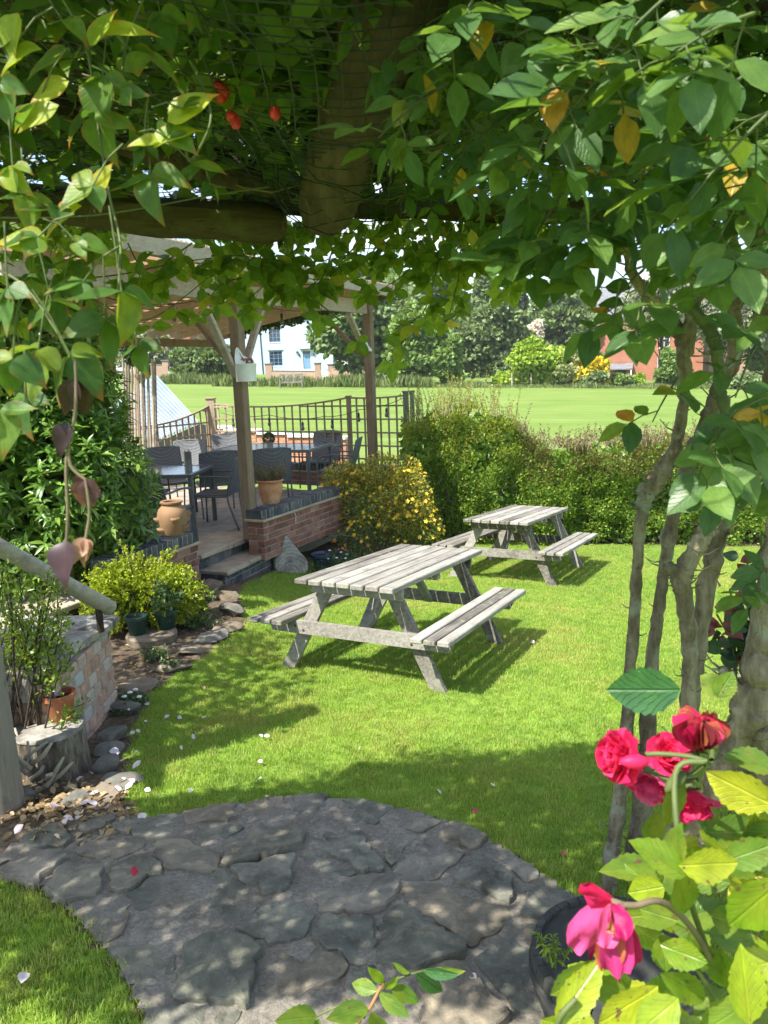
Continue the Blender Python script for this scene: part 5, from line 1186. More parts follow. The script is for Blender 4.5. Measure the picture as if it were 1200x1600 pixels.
# second house further right, mostly behind branches
p = gat(1165, 82); o = empty('stone_house', p, 'pale house far right glimpsed between the rose branches', 'house'); zt_ = at(1165, 520, 82).z - p.z
holed_wall(o, 'wall', -4, 4, -.4, zt_, .3, [(-1.5, zt_*.6, 1.1, 1.3), (1.5, zt_*.6, 1.1, 1.3)], 'far_brick_old'); window(o, (-1.5, .14, zt_*.6), 1.1, 1.3, .1, 2, 2); window(o, (1.5, .14, zt_*.6), 1.1, 1.3, .1, 2, 2)
mb = MB(); mb.add([(-4, .3, -.4), (4, .3, -.4), (4, 6, -.4), (-4, 6, -.4), (-4, .3, zt_), (4, .3, zt_), (4, 6, zt_), (-4, 6, zt_)], [(1, 2, 6, 5), (2, 3, 7, 6), (3, 0, 4, 7)]); link_mesh('side_wall', mb.mesh('side_wall', 'far_brick_old'), o); gable_roof(o, -4, 4, 0, 6.2, zt_, zt_ + 2.4, 'slate')
# ---- bench on the green
p = G(456, 606); o = empty('park_bench', p, 'old wooden bench standing on the green before the cottage', 'bench'); w_ = 36*m_per_px(p.y); hh = 24*m_per_px(p.y); k = w_/1.55
for i in range(3): link_mesh('seat_slat', fbox((0, -.08 - .15*i, .43*k), (w_, .13, .035), .005).mesh('seat_slat', 'wood_grey'), o)
for i in range(14): link_mesh('back_slat', fbox((-w_/2 + w_*(i + .5)/14, .06, .66*k), (.05, .025, .36*k), .004).mesh('back_slat', 'wood_grey'), o)
link_mesh('top_rail', fbox((0, .06, .88*k), (w_, .05, .09), .008).mesh('top_rail', 'wood_grey'), o)
for s in (-1, 1):
    link_mesh('leg', fbox((s*(w_/2 - .05), -.42, .30*k), (.08, .08, .60*k), .006).mesh('leg', 'wood_grey_dark'), o); link_mesh('leg', fbox((s*(w_/2 - .05), .06, .42*k), (.08, .075, .84*k), .006).mesh('leg', 'wood_grey_dark'), o); link_mesh('armrest', fbox((s*(w_/2 - .05), -.2, .62*k), (.09, .55, .05), .006).mesh('armrest', 'wood_grey'), o)
    link_mesh('apron', fbox((0, -.42 if s < 0 else .03, .36*k), (w_ - .2, .03, .09), .004).mesh('apron', 'wood_grey_dark'), o)
# ---- post and wire fence on the far edge at right
pxs = [800, 830, 868, 906, 944, 982, 1038, 1100]; o = empty('wire_fence', gat(906, 61), 'post and wire fence in front of the yellow shrub', 'fence'); tops = []
for px in pxs:
    q = gat(px, 61.0); h = 1.05; put(MB().tube([q - UP*.1, q + UP*h], .055, 8), 'fence_post', 'wood_beam', o, True); tops.append(q)
for k in range(6):
    mb = MB(); mb.tube([q + UP*(.12 + .17*k) for q in tops], .006, 4); put(mb, 'wire', 'tin_grey', o)
# ---- wooden stile / slatted gate at far right
p = gat(1084, 60.0); o = empty('slatted_gate', p, 'pale wooden slatted gate beside the green hedge at the far side', 'gate'); w_ = 25*m_per_px(60)
for i in range(5): link_mesh('gate_bar', fbox((0, 0, .15 + .25*i), (w_, .05, .10), .005).mesh('gate_bar', 'wood_grey'), o)
for s in (-1, 1): link_mesh('gate_post', fbox((s*(w_/2 + .02), .06, .65), (.14, .06, 1.4), .008).mesh('gate_post', 'wood_grey'), o)
mb = MB(); mb.bar((-w_/2 + .05, .035, .15), (w_/2 - .05, .035, 1.15), .08, .02, .003, up=(0, 1, 0)); link_mesh('diagonal_bar', mb.mesh('diagonal_bar', 'wood_grey'), o)
# white garden furniture by the cottage path
p = gat(509, 66); o = empty('white_garden_chair', p, 'white painted ornate garden chair on the grass edge below the cottage', 'garden chair')
mb = MB(); mb.lathe([(.30, .5), (.30, .54), (0, .54)], 16); link_mesh('seat', mb.mesh('seat', 'frame_white'), o)
for a in range(4): mb = MB(); mb.tube([(.22*math.cos(a*1.57 + .78), .22*math.sin(a*1.57 + .78), .5), (.30*math.cos(a*1.57 + .78), .30*math.sin(a*1.57 + .78), 0)], .03, 6); link_mesh('leg', mb.mesh('leg', 'frame_white'), o)
mb = MB()
for a in np.linspace(-1, 1, 7): mb.tube([(a*.30, .26, .5), (a*.36, .34, 1.0 + .12*math.cos(a*1.5))], .022, 5)
mb.tube([(-.36, .34, 1.0), (-.2, .34, 1.09), (0, .34, 1.12), (.2, .34, 1.09), (.36, .34, 1.0)], .03, 6); link_mesh('backrest', mb.mesh('backrest', 'frame_white'), o)
# overhead wire in the distance
# ================================================================== TREES AND SHRUBS
TPL_CLUMP = (np.array([(0, 0, 0), (-.42, .35, .10), (-.22, .95, -.05), (.18, 1.02, .06), (.45, .40, -.04), (0, .5, .12)], float), np.array([(0, 5, 1), (1, 5, 2), (2, 5, 3), (3, 5, 4), (4, 5, 0)]), np.array([(.5, 0), (.1, .35), (.3, .95), (.7, 1), (.95, .4), (.5, .5)], float))
def crown_points(lobes, n, shell=.35, seed=0):
    """points spread through lobes (centre, radii); returns points and outward directions"""
    vol = np.array([l[1][0]*l[1][1] + l[1][1]*l[1][2] + l[1][0]*l[1][2] for l in lobes]); cnt = RNG.multinomial(n, vol/vol.sum()); P = []; D = []
    for (c, r), k in zip(lobes, cnt):
        d = rand_dirs(k); d[:, 2] = np.where(d[:, 2] < -.55, -d[:, 2], d[:, 2]); rad = 1 - shell*RNG.random(k)**1.6
        bump = np.array([1 + .22*mnoise.noise(Vector(q*2.2) + Vector((c[0], c[1], c[2] + seed))) + .12*mnoise.noise(Vector(q*5.5) + Vector((c[0] + 4, c[1], c[2] + seed))) for q in d])
        P.append(np.array(c) + d*np.array(r)*(rad*bump)[:, None]); D.append(d/np.array(r))
    return np.concatenate(P), nrmz(np.concatenate(D))
def lobes_in(cx, cy, z0, z1, w, dep, k, seed, profile='round', jitter=.25):
    rs = random.Random(seed); out = []; h = z1 - z0
    for i in range(k):
        t = (i + .5)/k; z = z0 + h*(0.12 + .80*t)
        if profile == 'round': ww = w/2*math.sqrt(max(.12, 1 - (2*t - .9)**2))
        elif profile == 'cone': ww = w/2*(1.05 - .85*t)
        elif profile == 'column': ww = w/2*(.9 - .25*abs(2*t - .8))
        else: ww = w/2
        a = rs.uniform(0, 6.28)*1.0 + i*2.4; rr = rs.uniform(.40, .72)
        out.append(((cx + ww*.55*math.cos(a), cy + dep/2*.55*math.sin(a), z + rs.uniform(-jitter, jitter)*h/k), (ww*rr + w*.08, ww*rr*dep/w + dep*.06, max(h/k*1.1, h*.13)*rs.uniform(.85, 1.25))))
    return out
LP = {}
def leafpal(name, dark, mid, light, trans=.3):
    m_leaf(name, [(0, dark), (.45, mid), (.85, light), (1, tuple(min(1, c*1.2) for c in light))], trans, rough=.5, spec=.3); return name
leafpal('tree_dark', (0.060, 0.105, 0.034), (0.108, 0.175, 0.052), (0.165, 0.24, 0.078)); leafpal('tree_mid', (0.09, 0.16, 0.036), (0.145, 0.24, 0.055), (0.22, 0.32, 0.085))
leafpal('tree_blue', (0.09, 0.150, 0.060), (0.15, 0.22, 0.088), (0.215, 0.285, 0.12)); leafpal('tree_lime', (0.17, 0.29, 0.020), (0.26, 0.40, 0.032), (0.36, 0.48, 0.06))
leafpal('tree_yellow', (0.34, 0.32, 0.02), (0.60, 0.50, 0.02), (0.74, 0.60, 0.03)); leafpal('tree_vari', (0.10, 0.17, 0.05), (0.22, 0.28, 0.10), (0.38, 0.40, 0.19)); leafpal('tree_silver', (0.11, 0.14, 0.085), (0.20, 0.235, 0.145), (0.31, 0.34, 0.23))
leafpal('tall_grass', (0.09, 0.15, 0.04), (0.14, 0.20, 0.06), (0.22, 0.26, 0.10)); leafpal('blossom_white', (0.55, 0.50, 0.50), (0.65, 0.62, 0.60), (0.75, 0.72, 0.70))
def tree(name, label, cat, px, ytop, ybase, wpx, Y, k, n, leaf, mat, profile='round', seed=1, trunk=True, z_crown=.15, group=None, dep=None, shell=.4, droop=0.0, trunk_r=None):
    b = gat(px, Y); zt_ = at(px, ytop, Y).z; w = wpx*m_per_px(Y); o = empty(name, b, label, cat, group); h = zt_ - b.z; zc = b.z + h*z_crown
    lb = lobes_in(b.x, b.y, zc, zt_, w, dep or w*.85, k, seed, profile); P, D = crown_points(lb, n, shell, seed)
    DD = nrmz(D*1.0 + .9*rand_dirs(len(P)) + np.array([0, 0, -droop])); NN = nrmz(D*.8 + .8*rand_dirs(len(P)) + np.array([0, 0, .35]))
    me = cloud_mesh('crown', P - np.array(b), DD, NN, leaf*RNG.uniform(.65, 1.3, len(P)), TPL_CLUMP, mat); tag(link_mesh('crown', me, o), kind='stuff')
    if trunk:
        r = trunk_r or max(.05, h*.022); mb = MB(); mb.tube([b - UP*.2, b + UP*h*.3 + Vector((h*.01, 0, 0)), b + UP*h*.75], [r*1.3, r, r*.4], 9, True, .1, seed)
        for c, rr_ in lb[:9]: mb.tube([b + UP*h*(.22 + .3*random.random()), b.lerp(Vector(c), .6) + UP*h*.05, Vector(c)], [r*.45, r*.3, r*.12], 6)
        put(mb, 'trunk', 'wood_log', o, 'all')
    return o
T_ = tree
T_('conifer', 'big dark green conifer with drooping branches right of the cottage', 'tree', 556, 412, 592, 118, 64, 26, 15000, .42, 'tree_dark', 'column', 3, z_crown=.06, droop=.7)
T_('tree', 'bright green leafy tree right of the dark conifer', 'tree', 655, 478, 590, 92, 62, 13, 8000, .36, 'tree_mid', 'round', 5, z_crown=.04)
T_('tree', 'smaller fresh green tree in front of the blue green rounded tree', 'tree', 706, 528, 592, 52, 60, 8, 4000, .32, 'tree_mid', 'round', 8, z_crown=.02)
T_('tree', 'rounded blue green tree behind the lime hedge', 'tree', 772, 474, 590, 100, 66, 14, 9000, .36, 'tree_blue', 'round', 11, z_crown=.03)
T_('tree', 'tall hazy green tree rising above the bright leafy tree', 'tree', 690, 416, 590, 120, 84, 14, 9000, .52, 'tree_blue', 'round', 13, z_crown=.1)
T_('tree', 'tall mid green tree directly behind the second patio post', 'tree', 610, 425, 590, 110, 88, 13, 8000, .52, 'tree_mid', 'round', 17, z_crown=.1)
T_('pine_tree', 'dark pine at the skyline above the rounded blue green tree', 'tree', 760, 418, 590, 60, 96, 13, 6000, .55, 'tree_dark', 'cone', 19, z_crown=.15)
T_('pine_tree', 'second dark pine at the skyline further right', 'tree', 806, 436, 590, 66, 98, 13, 6000, .55, 'tree_dark', 'cone', 23, z_crown=.15)
T_('tree', 'dark broad tree behind the lime hedge left of the brick house', 'tree', 862, 450, 592, 110, 90, 14, 8000, .52, 'tree_dark', 'round', 29, z_crown=.05)
T_('tree', 'dark slim tree against the left corner of the brick house', 'tree', 915, 505, 598, 44, 79.0, 9, 4000, .4, 'tree_dark', 'column', 31, z_crown=.03)
T_('bush', 'pale blossoming bush behind the lime hedge', 'bush', 836, 505, 592, 40, 70, 6, 2600, .28, 'blossom_white', 'round', 37, z_crown=.1)
T_('hedge', 'bright lime green rounded hedge across the green', 'hedge', 838, 532, 600, 112, 62, 13, 9000, .26, 'tree_lime', 'round', 41, trunk=False, z_crown=-.14, dep=3.0)
T_('bush', 'cream variegated bush between lime hedge and yellow bush', 'bush', 891, 542, 604, 52, 60.8, 8, 4200, .24, 'tree_vari', 'round', 43, trunk=False, z_crown=-.14)
T_('bush', 'bright yellow flowering bush beside the red brick house', 'bush', 920, 551, 606, 54, 60.3, 9, 4600, .24, 'tree_yellow', 'round', 47, trunk=False, z_crown=-.14)
T_('bush', 'grey green low bush in front of the yellow bush', 'bush', 925, 578, 606, 44, 59.3, 6, 2400, .20, 'tree_blue', 'round', 53, trunk=False, z_crown=-.14)
T_('bush', 'clipped green dome bush before the brick house porch', 'bush', 968, 586, 606, 38, 60.4, 5, 2200, .18, 'tree_mid', 'round', 59, trunk=False, z_crown=-.14)
T_('bush', 'second clipped green dome bush nearer the porch right side', 'bush', 996, 587, 606, 26, 60.6, 4, 1700, .18, 'tree_lime', 'round', 61, trunk=False, z_crown=-.14)
T_('bush', 'tall green bush against the right end of the brick house', 'bush', 1046, 548, 608, 46, 61, 8, 4200, .24, 'tree_mid', 'round', 67, trunk=False, z_crown=-.14)
T_('birch_tree', 'silvery feathery tree in front of the brick house', 'tree', 1030, 425, 606, 124, 63.5, 18, 6500, .26, 'tree_silver', 'round', 71, z_crown=.38, shell=.8, droop=.6, trunk_r=.11)
T_('birch_tree', 'second silvery tree further right behind the rose trunks', 'tree', 1140, 415, 606, 130, 66, 16, 5500, .30, 'tree_silver', 'round', 73, z_crown=.2, shell=.7, droop=.6, trunk_r=.12)
T_('tree', 'dark green tree far right beyond the rose trunks', 'tree', 1195, 470, 612, 120, 70, 12, 7000, .42, 'tree_mid', 'round', 79, z_crown=.03)
T_('hedge', 'grey green hedge at the far right end of the green', 'hedge', 1165, 585, 618, 110, 59, 9, 5000, .24, 'tree_blue', 'round', 83, trunk=False, z_crown=-.14)
T_('bush', 'large dark rounded bush in front of the cottage left side', 'bush', 318, 532, 605, 92, 66, 12, 9000, .30, 'tree_dark', 'round', 89, trunk=False, z_crown=-.14)
T_('tree', 'olive green tree behind the split pole screen', 'tree', 236, 515, 590, 76, 76, 11, 6000, .36, 'tree_silver', 'round', 97, z_crown=.05)
T_('tree', 'broad green tree at the far left behind the patio', 'tree', 180, 470, 590, 130, 82, 12, 7000, .5, 'tree_mid', 'round', 101, z_crown=.05)
T_('tree', 'mid green tree far behind the lime hedge at the skyline', 'tree', 930, 448, 590, 100, 104, 12, 6000, .55, 'tree_mid', 'round', 103, z_crown=.1)
T_('bush', 'low dark shrub at the foot of the dark conifer', 'bush', 598, 575, 602, 60, 61, 6, 3000, .24, 'tree_dark', 'round', 107, trunk=False, z_crown=-.14)
# long grass along the far edge of the green
P = []; D = []
for i in range(9000):
    px = RNG.uniform(195, 1195); Y = 58.6 + RNG.normal(0, .8) + (4 if px < 330 else 0); q = gat(px, Y); P.append((q.x, q.y, q.z - .03)); D.append((RNG.normal(0, .22), RNG.normal(0, .22), 1))
hgt = RNG.uniform(.35, 1.0, len(P)); px_ = np.array(P)[:, 0]; hgt *= np.array([.55 + .75*abs(mnoise.noise(Vector((x*.22, 0, 0)))) + (.25 if x < 4 else -.25) for x in px_])
tag(link_mesh('long_grass', cloud_mesh('long_grass', P, D, rand_dirs(len(P)), hgt, TPL_DIAMOND, 'tall_grass', np.full(len(P), .25))), kind='stuff')
# ================================================================== GARDEN PLANTS
def loc_leaves(o, P): return np.asarray(P, float) - np.array(o.location)
# ---- garden hedge between lawn and green
m_leaf('hedge_leaf', [(0, (0.075, 0.150, 0.022)), (.4, (0.14, 0.26, 0.036)), (.75, (0.23, 0.37, 0.055)), (1, (0.35, 0.47, 0.09))], .36, rough=.36, spec=.5)
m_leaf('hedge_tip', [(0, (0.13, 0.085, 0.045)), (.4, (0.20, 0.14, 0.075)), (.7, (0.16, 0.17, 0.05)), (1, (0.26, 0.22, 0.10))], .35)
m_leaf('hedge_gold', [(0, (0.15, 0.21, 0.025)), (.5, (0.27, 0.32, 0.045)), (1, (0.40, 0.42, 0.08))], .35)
hx0, hx1 = at(632, 800, 11.9).x, 8.6
o = empty('garden_hedge', Vector((3.5, 11.9, ground(3.5, 11.9))), 'long clipped mixed hedge with reddish tips behind the picnic tables', 'hedge')
top_px = [(620, 668), (650, 650), (690, 640), (740, 632), (790, 644), (815, 668), (850, 690), (900, 690), (950, 684), (1000, 684), (1060, 680), (1120, 676), (1200, 668), (1400, 660)]
def hedge_top(x):
    px = 600 + x/11.8*F
    for (a, ya), (b, yb) in zip(top_px[:-1], top_px[1:]):
        if px <= b: yy = ya + (yb - ya)*max(0, (px - a)/(b - a)); break
    else: yy = 660
    return at(px, yy, 11.8).z
P = []; D = []; K = []; n = 92000
for i in range(n):
    x = RNG.uniform(hx0, hx1); zb = ground(x, 11.2) - .02; zt_ = hedge_top(x) - .05; s = RNG.random()
    f = RNG.random(); dep = .55 + .10*mnoise.noise(Vector((x*1.3, 0, 2)))
    if f < .72:   # face towards the lawn
        z = zb + (zt_ - zb)*s**.9; u = (z - zb)/(zt_ - zb); bulge = .26*mnoise.noise(Vector((x*1.5, z*1.7, 0))) + .15*mnoise.noise(Vector((x*3.6, z*3.6, 1)))
        y = 11.75 - dep*(1 - .45*max(0, u - .75)*4*.5) - bulge + .26*RNG.random()**2; d = Vector((0, -1, .35 + u*.5))
    else:
        z = zt_ + .17*mnoise.noise(Vector((x*2.6, 0, 0))) + .10*mnoise.noise(Vector((x*7, y*3, 0))) - .18*RNG.random()**2; y = RNG.uniform(11.3, 12.4); u = 1.0; z -= .25*max(0, (y - 12.1))*2; d = Vector((0, -.3, 1))
        z += .07*mnoise.noise(Vector((x*5, y*5, 4)))
    P.append((x, y, z)); D.append(d); K.append(u)
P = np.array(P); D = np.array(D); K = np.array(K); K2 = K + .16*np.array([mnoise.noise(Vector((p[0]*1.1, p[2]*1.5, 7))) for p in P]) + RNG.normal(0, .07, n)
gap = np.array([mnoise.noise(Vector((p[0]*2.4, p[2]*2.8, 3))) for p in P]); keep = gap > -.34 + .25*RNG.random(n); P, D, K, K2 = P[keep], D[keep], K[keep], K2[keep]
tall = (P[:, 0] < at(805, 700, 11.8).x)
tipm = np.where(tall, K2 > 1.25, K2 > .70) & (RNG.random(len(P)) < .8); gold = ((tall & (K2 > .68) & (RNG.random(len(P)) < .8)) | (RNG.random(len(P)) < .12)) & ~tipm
IN = []
for i in range(26000):
    x = RNG.uniform(hx0, hx1); zb = ground(x, 11.2); zt_ = hedge_top(x) - .12; z = zb + (zt_ - zb)*RNG.random(); IN.append((x, RNG.uniform(11.42, 12.1), z))
tag(link_mesh('foliage', cloud_mesh('foliage', loc_leaves(o, IN), rand_dirs(len(IN)), nrmz(rand_dirs(len(IN))*.7 + [0, -1, 0]), RNG.uniform(.07, .12, len(IN)), TPL_DIAMOND, 'hedge_leaf', np.full(len(IN), 1.5)), o), kind='stuff')
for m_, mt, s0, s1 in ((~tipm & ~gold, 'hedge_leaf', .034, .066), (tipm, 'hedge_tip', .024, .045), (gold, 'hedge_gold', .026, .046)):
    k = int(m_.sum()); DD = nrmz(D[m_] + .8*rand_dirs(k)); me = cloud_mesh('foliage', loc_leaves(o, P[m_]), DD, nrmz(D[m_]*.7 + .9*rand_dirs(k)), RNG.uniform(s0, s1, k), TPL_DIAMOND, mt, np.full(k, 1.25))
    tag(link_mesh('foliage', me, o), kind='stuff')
# upright new shoots above the hedge line
P = []; D = []; mb = MB()
for i in range(620):
    x = RNG.uniform(hx0 + .1, hx1); zt_ = hedge_top(x) - .08; tl_ = x < at(805, 700, 11.8).x; y = RNG.uniform(11.25, 12.0); L = RNG.uniform(.15, .62 if tl_ else .32); b = Vector((x, y, zt_)); e = b + Vector((RNG.normal(0, .25), RNG.normal(0, .2), 1)).normalized()*L; mb.tube([b, b.lerp(e, .5), e], [.004, .003, .0015], 4, False)
    for k in range(int(L*85)): s = RNG.uniform(.15, 1.05); P.append(b.lerp(e, s)); D.append((e - b).normalized()*.7 + Vector(rand_dirs(1)[0]))
put(mb, 'twigs', 'wood_trellis', o, 'all'); P = np.array(P); hm = P[:, 0] < at(805, 700, 11.8).x
for m_, mt in ((hm, 'hedge_gold'), (~hm, 'hedge_tip')):
    k = int(m_.sum()); tag(link_mesh('foliage', cloud_mesh('foliage', loc_leaves(o, P[m_]), np.array(D)[m_], rand_dirs(k), RNG.uniform(.02, .042, k), TPL_DIAMOND, mt, np.full(k, .9)), o), kind='stuff')
mb = MB(); 
for i in range(46): x = hx0 + .15 + (hx1 - hx0)*i/46 + random.uniform(-.05, .05); b = Vector((x, 11.55 + random.uniform(-.15, .2), ground(x, 11.5) - .05)); mb.tube([b, b + Vector((random.uniform(-.1, .1), 0, .5)), b + Vector((random.uniform(-.2, .2), random.uniform(-.2, .1), 1.1))], [.022, .016, .008], 6)
put(mb, 'stems', 'wood_log', o, 'all')
# ---- big glossy bush on the left (narrow pointed leaves in whorls)
m_leaf('bush_leaf', [(0, (0.060, 0.140, 0.020)), (.45, (0.105, 0.225, 0.032)), (.8, (0.16, 0.29, 0.042)), (1, (0.25, 0.37, 0.06))], .36, rough=.33, spec=.5, veins=.35)
TPL_LANCE = [leaf_tpl(3, .30, .38, .3, d, tip=1.2) for d in (.10, .22, .34)]
c0 = Vector((at(95, 700, 7.0).x, 7.0, 0)); gz = ground(c0.x, c0.y); o = empty('glossy_bush', Vector((c0.x, c0.y, gz)), 'huge glossy evergreen bush with narrow pointed leaves left of the patio', 'bush')
lob = [((c0.x - .65, 7.2, 1.0), (1.15, 1.0, 1.3)), ((c0.x - .10, 7.0, .78), (.92, .85, 1.0)), ((c0.x - .45, 7.15, 2.1), (1.0, .9, .80)), ((c0.x - 1.2, 7.1, 1.1), (1.0, .9, 1.5)), ((c0.x - .02, 7.25, .30), (.72, .6, .5)), ((c0.x - .08, 7.05, 1.55), (.72, .65, .62)), ((c0.x - .45, 6.9, .3), (.8, .6, .6))]
SP, SD = crown_points(lob, 6500, .22, 5); P = []; D = []; N = []
for p, d in zip(SP, SD):
    p = Vector(p); d = Vector(d)
    if any(sum(((p[i] - l[0][i])/l[1][i])**2 for i in range(3)) < .5 for l in lob): continue
    ax = (d*.8 + Vector((0, 0, .75)) + Vector(rand_dirs(1)[0])*.35).normalized(); t1_ = ax.orthogonal().normalized(); t2_ = ax.cross(t1_); k = random.randint(5, 8); a0 = random.random()*6.28
    for j in range(k):
        a = a0 + j*2.4; sp_ = random.uniform(.55, 1.35); dv = (ax*(1.25 - sp_*.6) + (t1_*math.cos(a) + t2_*math.sin(a))*sp_ - Vector((0, 0, .28*sp_))).normalized(); P.append(p - ax*(j*.012)); D.append(dv); N.append(ax + Vector((0, 0, .3)))
P = np.array(P); leaves(o, loc_leaves(o, P), D, N, RNG.uniform(.075, .135, len(P)), TPL_LANCE, 'bush_leaf', 300, cheap=leaf_tpl(2, .30, .4, .3, .22, tip=1.2), key=np.linalg.norm(P - np.array([c0.x*.55, 4.0, 1.2]), axis=1))
IN, _ = crown_points([(l[0], tuple(q*.80 for q in l[1])) for l in lob], 5000, .55, 6); tag(link_mesh('foliage', cloud_mesh('foliage', loc_leaves(o, IN), rand_dirs(len(IN)), rand_dirs(len(IN)), RNG.uniform(.14, .22, len(IN)), leaf_tpl(2, .42, .4, .3, .22), 'bush_leaf'), o), kind='stuff')
mb = MB()
for l in lob:
    for k in range(3): b = Vector((c0.x + random.uniform(-.3, .3), 7.0 + random.uniform(-.2, .2), gz - .05)); e = Vector(l[0]) + Vector(rand_dirs(1)[0])*.4; mb.tube([b, b.lerp(e, .5) + Vector((0, 0, .1)), e], [.035, .025, .01], 7)
put(mb, 'stems', 'wood_log', o, 'all')
# ---- golden small leaved shrub
m_leaf('gold_leaf', [(0, (0.15, 0.24, 0.010)), (.4, (0.26, 0.36, 0.014)), (.8, (0.37, 0.45, 0.020)), (1, (0.47, 0.49, 0.04))], .35, rough=.4)
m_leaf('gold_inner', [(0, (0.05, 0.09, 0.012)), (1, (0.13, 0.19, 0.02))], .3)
gc = at(216, 905, 6.35); gz = ground(gc.x, gc.y); o = empty('golden_shrub', Vector((gc.x, gc.y, gz)), 'golden yellow small leaved shrub below the strawberry pot', 'shrub')
P = []; D = []; Q = []; mb = MB()
for i in range(720):
    d = Vector(rand_dirs(1)[0]); d.z = abs(d.z)*.75 + .06; d.normalize(); r = Vector((.58, .48, .56)); b = Vector((gc.x + d.x*.15, gc.y + d.y*.15, gz + .08)); L = random.uniform(.70, .98)*(1 + .25*mnoise.noise(d*2.2)); e = Vector((gc.x + d.x*r.x*L, gc.y + d.y*r.y*L, gz + .03 + d.z*r.z*1.25*L)); mid = b.lerp(e, .6) + Vector((0, 0, .06)); cur = [Vector(q) for q in spline([b, mid, e + Vector((0, 0, -.02))], 5)]; mb.tube(cur, [.004 - .003*j/len(cur) for j in range(len(cur))], 4, False)
    m_ = len(cur)
    for k in range(62):
        s = random.uniform(.30, 1.0)*(m_ - 1.001); j = int(s); p = cur[j].lerp(cur[j + 1], s - j); P.append(p); D.append((cur[j + 1] - cur[j]).normalized()*.5 + Vector(rand_dirs(1)[0])); Q.append(s/(m_ - 1))
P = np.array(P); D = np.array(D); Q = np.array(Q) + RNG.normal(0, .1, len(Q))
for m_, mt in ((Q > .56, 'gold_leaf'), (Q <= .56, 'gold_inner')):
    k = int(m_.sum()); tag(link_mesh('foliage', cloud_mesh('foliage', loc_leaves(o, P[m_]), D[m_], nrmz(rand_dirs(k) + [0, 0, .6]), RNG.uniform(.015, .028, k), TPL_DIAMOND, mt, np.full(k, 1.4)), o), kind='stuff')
IN, ID = crown_points([((gc.x, gc.y, gz + .22), (.46, .40, .30)), ((gc.x - .18, gc.y + .05, gz + .30), (.34, .32, .26)), ((gc.x + .2, gc.y, gz + .26), (.34, .32, .26))], 9000, .45, 12); k = len(IN); tag(link_mesh('foliage', cloud_mesh('foliage', loc_leaves(o, IN), nrmz(ID + .9*rand_dirs(k)), nrmz(rand_dirs(k) + [0, 0, .6]), RNG.uniform(.015, .028, k), TPL_DIAMOND, 'gold_leaf', np.full(k, 1.4)), o), kind='stuff')
put(mb, 'stems', 'wood_trellis', o, 'all')
# ---- yellow flowering shrub by the patio wall
m_leaf('hyp_leaf', [(0, (0.075, 0.125, 0.022)), (.5, (0.135, 0.20, 0.032)), (.85, (0.21, 0.27, 0.045)), (1, (0.32, 0.30, 0.06))], .32)
m_leaf('hyp_tip', [(0, (0.34, 0.27, 0.03)), (.5, (0.48, 0.40, 0.04)), (1, (0.56, 0.48, 0.07))], .35)
t = NT('hyp_flower'); t.pbr(t.ramp(t.orand(), [(0, (0.68, 0.42, 0.025)), (.5, (0.80, 0.58, 0.03)), (.8, (0.72, 0.36, 0.05)), (1, (0.85, 0.68, 0.10))]), .5, None, .3)
yc = at(592, 800, 10.3); gz = ground(yc.x, yc.y); o = empty('flowering_shrub', Vector((yc.x, yc.y, gz)), 'yellow flowered shrub at the end of the brick patio wall', 'shrub')
lob = [((yc.x - .30, 10.35, gz + .62), (.55, .5, .62)), ((yc.x + .12, 10.2, gz + .80), (.58, .5, .62)), ((yc.x + .48, 10.15, gz + .45), (.36, .4, .42)), ((yc.x - .45, 10.3, gz + .95), (.36, .36, .38)), ((yc.x + .05, 10.0, gz + .35), (.6, .35, .35)), ((yc.x + .38, 10.15, gz + .85), (.36, .35, .38))]
P, D = crown_points(lob, 17000, .42, 9); up = (P[:, 2] - gz)/1.3 + RNG.normal(0, .15, len(P)); m_ = ((up > .62) | ((P[:, 0] > yc.x) & (up > .3))) & (RNG.random(len(P)) < .5)
for q, mt in ((~m_, 'hyp_leaf'), (m_, 'hyp_tip')):
    k = int(q.sum()); tag(link_mesh('foliage', cloud_mesh('foliage', loc_leaves(o, P[q]), nrmz(D[q] + .9*rand_dirs(k) + [0, 0, .2]), nrmz(D[q] + .7*rand_dirs(k) + [0, 0, .4]), RNG.uniform(.025, .055, k), TPL_DIAMOND, mt, np.full(k, 1.0)), o), kind='stuff')
mb = MB()
for i in range(5):
    a = i*1.2566; b = len(mb.v); cx_, cy_ = math.cos(a), math.sin(a); mb.add([(0, 0, 0), (cx_*.5 - cy_*.30, cy_*.5 + cx_*.30, .16), (cx_*1.0, cy_*1.0, .12), (cx_*.5 + cy_*.30, cy_*.5 - cx_*.30, .16)], [(0, 3, 2), (0, 2, 1)])
mb.lathe([(.16, .05), (.12, .22), (0, .26)], 6); fm = mb.mesh('flower', 'hyp_flower')
FP, FD = crown_points(lob, 900, .06, 9); w_ = np.array([(1.0 if p[0] > yc.x - .05 else .8)*(1.3 if p[2] < gz + 1.15 else .6)*(1 if d[1] < .3 else .1) for p, d in zip(FP, FD)]); idx = RNG.choice(len(FP), 210, False, w_/w_.sum())
for i in idx:
    d = Vector(FD[i]) + Vector((-.25, -.35, .55)); s = random.uniform(.022, .040); M = (d.to_track_quat('Z', 'Y').to_matrix().to_4x4()); f = link_mesh('flower', fm, o, Matrix.Translation(Vector(FP[i] + FD[i]*.03) - Vector(o.location)) @ M @ Matrix.Scale(s, 4))
mb = MB()
for l in lob:
    for k in range(3): b = Vector((yc.x + random.uniform(-.15, .15), 10.3, gz - .03)); e = Vector(l[0]) + Vector(rand_dirs(1)[0])*.25; mb.tube([b, b.lerp(e, .5), e], [.012, .009, .004], 5)
put(mb, 'stems', 'wood_trellis', o, 'all')
